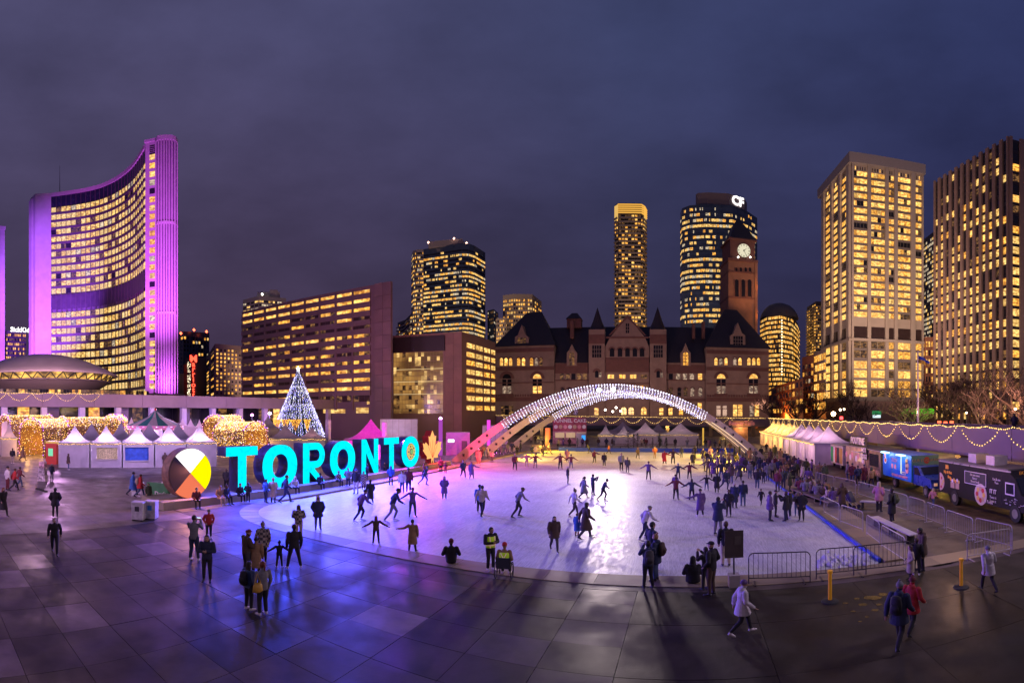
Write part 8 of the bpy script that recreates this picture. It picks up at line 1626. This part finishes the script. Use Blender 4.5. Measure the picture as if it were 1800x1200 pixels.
P_(1640, 893, 858, 'walk', 'jacket', 30, 'pink', 'denim', ('hood', 'beige'), label='person in pink jacket and jeans walking past the blue truck cab'); th, J, s = P_(1568, 917, 857, 'pocket', 'long', -60, 'black', 'black', ('short', 'dark'), label='person in black coat behind the bright barrier, backpack on'); backpack(th, J, s, CM['olive'], 'olive backpack on the person behind the bright barrier')
P_(1545, 900, 847, 'pocket', 'parka', 20, 'pink', 'black', ('hood', 'beige'), label='person in pinkish coat with fur hood at the blue truck'); P_(1480, 897, 849, 'pocket', 'long', -20, 'brown', 'black', ('hood', 'brown'), label='person in hooded brown coat beside the stroller'); P_(1508, 853, 818, 'pocket', 'jacket', -20, 'navy', 'black', ('short', 'dark'), label='person in navy jacket before the snack trailer')
th = P_(1783, 778, None, 'pocket', 'parka', 0, 'black', 'black', ('hood', 'black'), label='dark figure leaning over the right walkway parapet', H=1.75)[0]; th.location = (RW+7.2, (RW+7.2)/math.tan((1783-900)/F-AL), 4.31)
# ---- right hand skaters
RS = [(1262, 942, 868, 'phone', 'parka', 20, 'navy', 'grey', ('short', 'dark'), 'large near the notice board'), (1281, 908, 861, 'pocket', 'jacket', 190, 'black', 'black', ('short', 'brown'), 'facing the viewer right of the navy padded coat'), (1291, 894, 849, 'stand', 'long', 20, 'navy', 'black', ('beanie', 'white'), 'with a pale beanie in the right crowd'), (1306, 891, 845, 'stand', 'jacket', 0, 'navy', 'denim', ('short', 'dark'), 'alone with straight arms in the right crowd'), (1338, 888, 861, 'walk', 'jacket', 200, 'black', 'black', ('beanie', 'black'), 'a child left of the dark group by the kick board'), (1231, 909, 860, 'armsL', 'long', -10, 'purple', 'black', ('beanie', 'black'), 'front of the hand holding chain'), (1216, 880, 842, 'arms', 'jacket', 0, 'navy', 'black', ('long', 'dark'), 'middle of the hand holding chain'), (1188, 879, 839, 'arms', 'jacket', 10, 'maroon', 'black', ('short', 'dark'), 'rear of the hand holding chain'), (1187, 866, 834, 'stand', 'jacket', 10, 'purple', 'black', ('short', 'dark'), 'just behind the rear of the chain'), (1242, 863, 835, 'arms', 'jacket', 0, 'black', 'denim', ('short', 'dark'), 'arms out behind the chain'), (1260, 867, 832, 'pocket', 'long', 0, 'black', 'black', ('short', 'brown'), 'long coat behind the chain'), (1192, 843, 815, 'arms', 'jacket', 0, 'navy', 'black', ('beanie', 'blue'), 'left of a pair holding hands'), (1212, 843, 813, 'arms', 'jacket', 0, 'maroon', 'black', ('short', 'dark'), 'right of a pair holding hands'), (1218, 820, 795, 'stand', 'long', 0, 'black', 'black', ('short', 'dark'), 'alone behind the hand holding pair'), (1168, 817, 792, 'armsL', 'long', 180, 'red', 'black', ('short', 'brown'), 'in a bright red dress like coat far off'), (1183, 817, 789, 'arms', 'jacket', 0, 'brown', 'black', ('short', 'dark'), 'right of the red coat'), (1151, 806, 785, 'pocket', 'jacket', 180, 'orange', 'tan', ('short', 'brown'), 'orange figure in the far yellow light'), (1198, 805, 786, 'stand', 'jacket', 0, 'navy', 'denim', ('short', 'dark'), 'far off before the wide right tent'), (1221, 807, 784, 'walk', 'jacket', 40, 'black', 'black', ('short', 'dark'), 'far off right of the wide tents'), (1121, 807, 787, 'walk', 'jacket', 160, 'brown', 'black', ('beanie', 'orange'), 'far off before the little firs'), (1103, 831, 804, 'stand', 'jacket', 180, 'charcoal', 'charcoal', ('beanie', 'black'), 'right of a pair in the yellow light'), (1092, 828, 796, 'stand', 'jacket', 160, 'grey', 'black', ('short', 'dark'), 'left of a pair in the yellow light'), (1062, 821, 796, 'stand', 'jacket', 180, 'black', 'charcoal', ('short', 'brown'), 'alone left of the centre pair'), (1070, 798, 782, 'walk', 'jacket', 90, 'orange', 'brown', ('short', 'brown'), 'close to the far kick board'), (1045, 814, 791, 'armsL', 'jacket', -160, 'maroon', 'black', ('short', 'dark'), 'in dark red right of the centre couple'), (905, 827, 798, 'walk', 'jacket', 170, 'maroon', 'black', ('beanie', 'pink'), 'in maroon in the left yellow light'), (926, 822, 797, 'arms', 'jacket', 180, 'pink', 'beige', ('short', 'brown'), 'left of a pair holding hands far left'), (941, 823, 798, 'arms', 'jacket', 180, 'maroon', 'grey', ('short', 'brown'), 'right of a pair holding hands far left'), (985, 825, 797, 'arms', 'jacket', 180, 'maroon', 'black', ('short', 'dark'), 'left of the red jacket couple'), (1004, 825, 799, 'arms', 'jacket', 180, 'maroon', 'grey', ('beanie', 'black'), 'right of the red jacket couple'), (997, 812, 790, 'pocket', 'long', 180, 'pink', 'black', ('long', 'blond'), 'pink coat between the red jacket couple'), (942, 802, 784, 'pocket', 'parka', 180, 'beige', 'black', ('hood', 'beige'), 'cream coat at the far left ice corner'), (954, 803, 785, 'stand', 'jacket', 0, 'brown', 'black', ('short', 'brown'), 'brown jacket at the far left ice corner'), (965, 798, 778, 'walk', 'jacket', 90, 'beige', 'tan', ('beanie', 'beige'), 'cream figure near the far left kick board'), (935, 801, 783, 'stand', 'jacket', 0, 'navy', 'black', ('short', 'brown'), 'behind the cream coat'), (909, 800, 784, 'pocket', 'jacket', 0, 'black', 'black', ('short', 'dark'), 'at the left rink edge by the arches'), (865, 812, 793, 'stand', 'jacket', 180, 'beige', 'black', ('short', 'dark'), 'at the left rink edge below the arch legs'), (841, 817, 787, 'stand', 'long', 160, 'tan', 'tan', ('beanie', 'white'), 'yellow lit at the foot of the front arch'), (1036, 797, 781, 'skate', 'jacket', -90, 'olive', 'black', ('cap', 'olive'), 'olive figure near the far kick board'),
      (1353, 917, 864, 'pocket', 'parka', 80, 'purple', 'black', ('short', 'dark'), 'leftmost of the dark group by the right kick board'), (1363, 910, 862, 'armsL', 'jacket', 90, 'black', 'black', ('cap', 'black'), 'second of the dark group by the right kick board'), (1382, 917, 864, 'phone', 'parka', -70, 'black', 'navy', ('short', 'brown'), 'third of the dark group by the right kick board'), (1389, 911, 862, 'stand', 'jacket', -80, 'black', 'navy', ('beanie', 'black'), 'fourth of the dark group, half hidden'), (1401, 908, 866, 'chest', 'jacket', 180, 'charcoal', 'denim', ('hood', 'grey'), 'fifth of the dark group with a pale hood'), (1409, 916, 865, 'pocket', 'parka', 190, 'black', 'black', ('short', 'brown'), 'rightmost of the dark group by the kick board'),
      (1331, 861, 824, 'stand', 'jacket', 20, 'black', 'denim', ('short', 'dark'), 'black jacket and pale jeans by the right kick board'), (1318, 842, 812, 'stand', 'jacket', 160, 'grey', 'denim', ('short', 'dark'), 'pale jacket left of the kick board start'), (1342, 850, 826, 'pocket', 'jacket', 180, 'black', 'navy', ('short', 'dark'), 'behind the black jacket at the kick board')]
for a in RS: S(*a[:9], label='skater in %s %s, %s' % (a[6], WORD[a[4]], a[9]), group='skaters on the rink')
# dense far right part of the ice
tops = ['black', 'navy', 'charcoal', 'brown', 'maroon', 'purple', 'olive', 'grey', 'beige', 'tan']; hats = [('short', 'dark'), ('short', 'brown'), ('beanie', 'black'), ('long', 'dark'), ('beanie', 'navy'), ('cap', 'black'), ('pompom', 'grey'), ('hood', 'olive'), ('long', 'brown')]
ordn = ['first', 'second', 'third', 'fourth', 'fifth', 'sixth', 'seventh', 'eighth', 'ninth', 'tenth', 'eleventh', 'twelfth', 'thirteenth', 'fourteenth', 'fifteenth', 'sixteenth', 'seventeenth', 'eighteenth', 'nineteenth', 'twentieth', 'twenty first', 'twenty second', 'twenty third', 'twenty fourth', 'twenty fifth', 'twenty sixth', 'twenty seventh', 'twenty eighth', 'twenty ninth', 'thirtieth']
R2 = random.Random(21)
def crowd(spots, zone, grp, ice_, kw='person', poses=('stand', 'pocket', 'walk', 'chest', 'stand'), coats=('jacket', 'parka', 'jacket', 'long'), **k2):
    for i, (x, y) in enumerate(sorted(spots)):
        tp = R2.choice(tops); ct_ = R2.choice(coats); ht = R2.choice(hats); ps = R2.choice(poses)
        P_(x, y, None, ps, ct_, R2.choice((0, 20, -20, 90, -90, 180, 150, 200)), tp, R2.choice(('black', 'black', 'navy', 'denim', 'charcoal')), ht, label='%s in %s %s, %s from left %s' % (kw, tp, WORD[ct_], ordn[i], zone), skates=ice_, group=grp, near=False, **k2)
crowd([(1238, 829), (1245, 836), (1250, 826), (1254, 841), (1262, 834), (1268, 845), (1272, 829), (1279, 838), (1285, 850), (1288, 831), (1296, 838), (1300, 846), (1305, 830), (1243, 818), (1256, 815), (1268, 817), (1281, 819), (1275, 810), (1262, 806), (1249, 808), (1236, 812), (1293, 822), (1275, 862)], 'in the dense far right ice', 'skaters in the dense far right corner', True, 'skater', ('stand', 'skate', 'walk', 'arms', 'pocket'))
crowd([(1310, 832), (1322, 836), (1328, 827), (1336, 834), (1344, 838), (1351, 830), (1349, 846), (1358, 842), (1362, 831), (1369, 838), (1372, 851), (1376, 829), (1381, 843), (1387, 836), (1393, 849), (1399, 840), (1404, 832), (1367, 864), (1377, 860), (1388, 862), (1411, 852), (1417, 836), (1427, 838), (1421, 860), (1396, 828), (1385, 824)], 'of bystanders right of rink', 'bystanders right of the rink', False)
crowd([(1300, 800), (1312, 803), (1318, 810), (1327, 812), (1338, 806), (1347, 797), (1362, 803), (1372, 812), (1283, 797), (1291, 806), (1354, 815), (1380, 817)], 'beyond the right arch foot', 'people beyond the right arch foot', False)
sitp = [(1406, 870), (1415, 874), (1425, 877), (1436, 880), (1446, 884), (1456, 888), (1430, 872), (1442, 876), (1400, 864), (1452, 877), (1465, 890), (1420, 866)]
crowd(sitp, 'in the seated row', 'people seated right of the rink', False, 'seated person', ('sit',))
p, q = gp(1400, 868), gp(1468, 894)
th = thing('bench', 'long dark bench under the seated row right of the kick board', 'bench', tuple((p+q)/2), atan2(q.y-p.y, q.x-p.x)); L = (q-p).length; o = link('seat', ubox(mat('dark_wood')), th, local=True); o.location = (0, 0, .40); o.scale = (L, .9, .08)
for s_ in (-.45, -.15, .15, .45): o = link('leg', ubox(cable), th, local=True); o.location = (s_*L, 0, .18); o.scale = (.1, .8, .36)
crowd([(1240, 789), (1247, 788), (1256, 790), (1265, 789), (1275, 790), (1226, 788), (1231, 787), (1208, 786), (1187, 786), (1160, 786), (1147, 786), (1136, 787), (1128, 786), (1133, 785)], 'behind the far kick board', 'people behind the far kick board', False)
crowd([(1076, 786), (1066, 787), (1052, 786), (1032, 787), (1024, 786), (1015, 788), (1001, 787), (990, 786), (981, 788), (968, 786), (955, 787), (941, 780), (934, 779)], 'by the funnel cake trailer', 'people before the funnel cake trailer', False)
crowd([(1440, 846), (1450, 850), (1490, 846), (1498, 848), (1519, 852), (1532, 858)], 'before the food stalls at the right', 'people at the food stalls', False)
crowd([(828, 807), (836, 803), (850, 803), (857, 806), (872, 800), (880, 800), (892, 797), (900, 796), (846, 810), (915, 795)], 'by the arch feet', 'people by the arch feet', False)
crowd([(120, 826), (290, 822), (398, 862), (352, 858)], 'strolling before the left tents', 'people near the left tents', False)
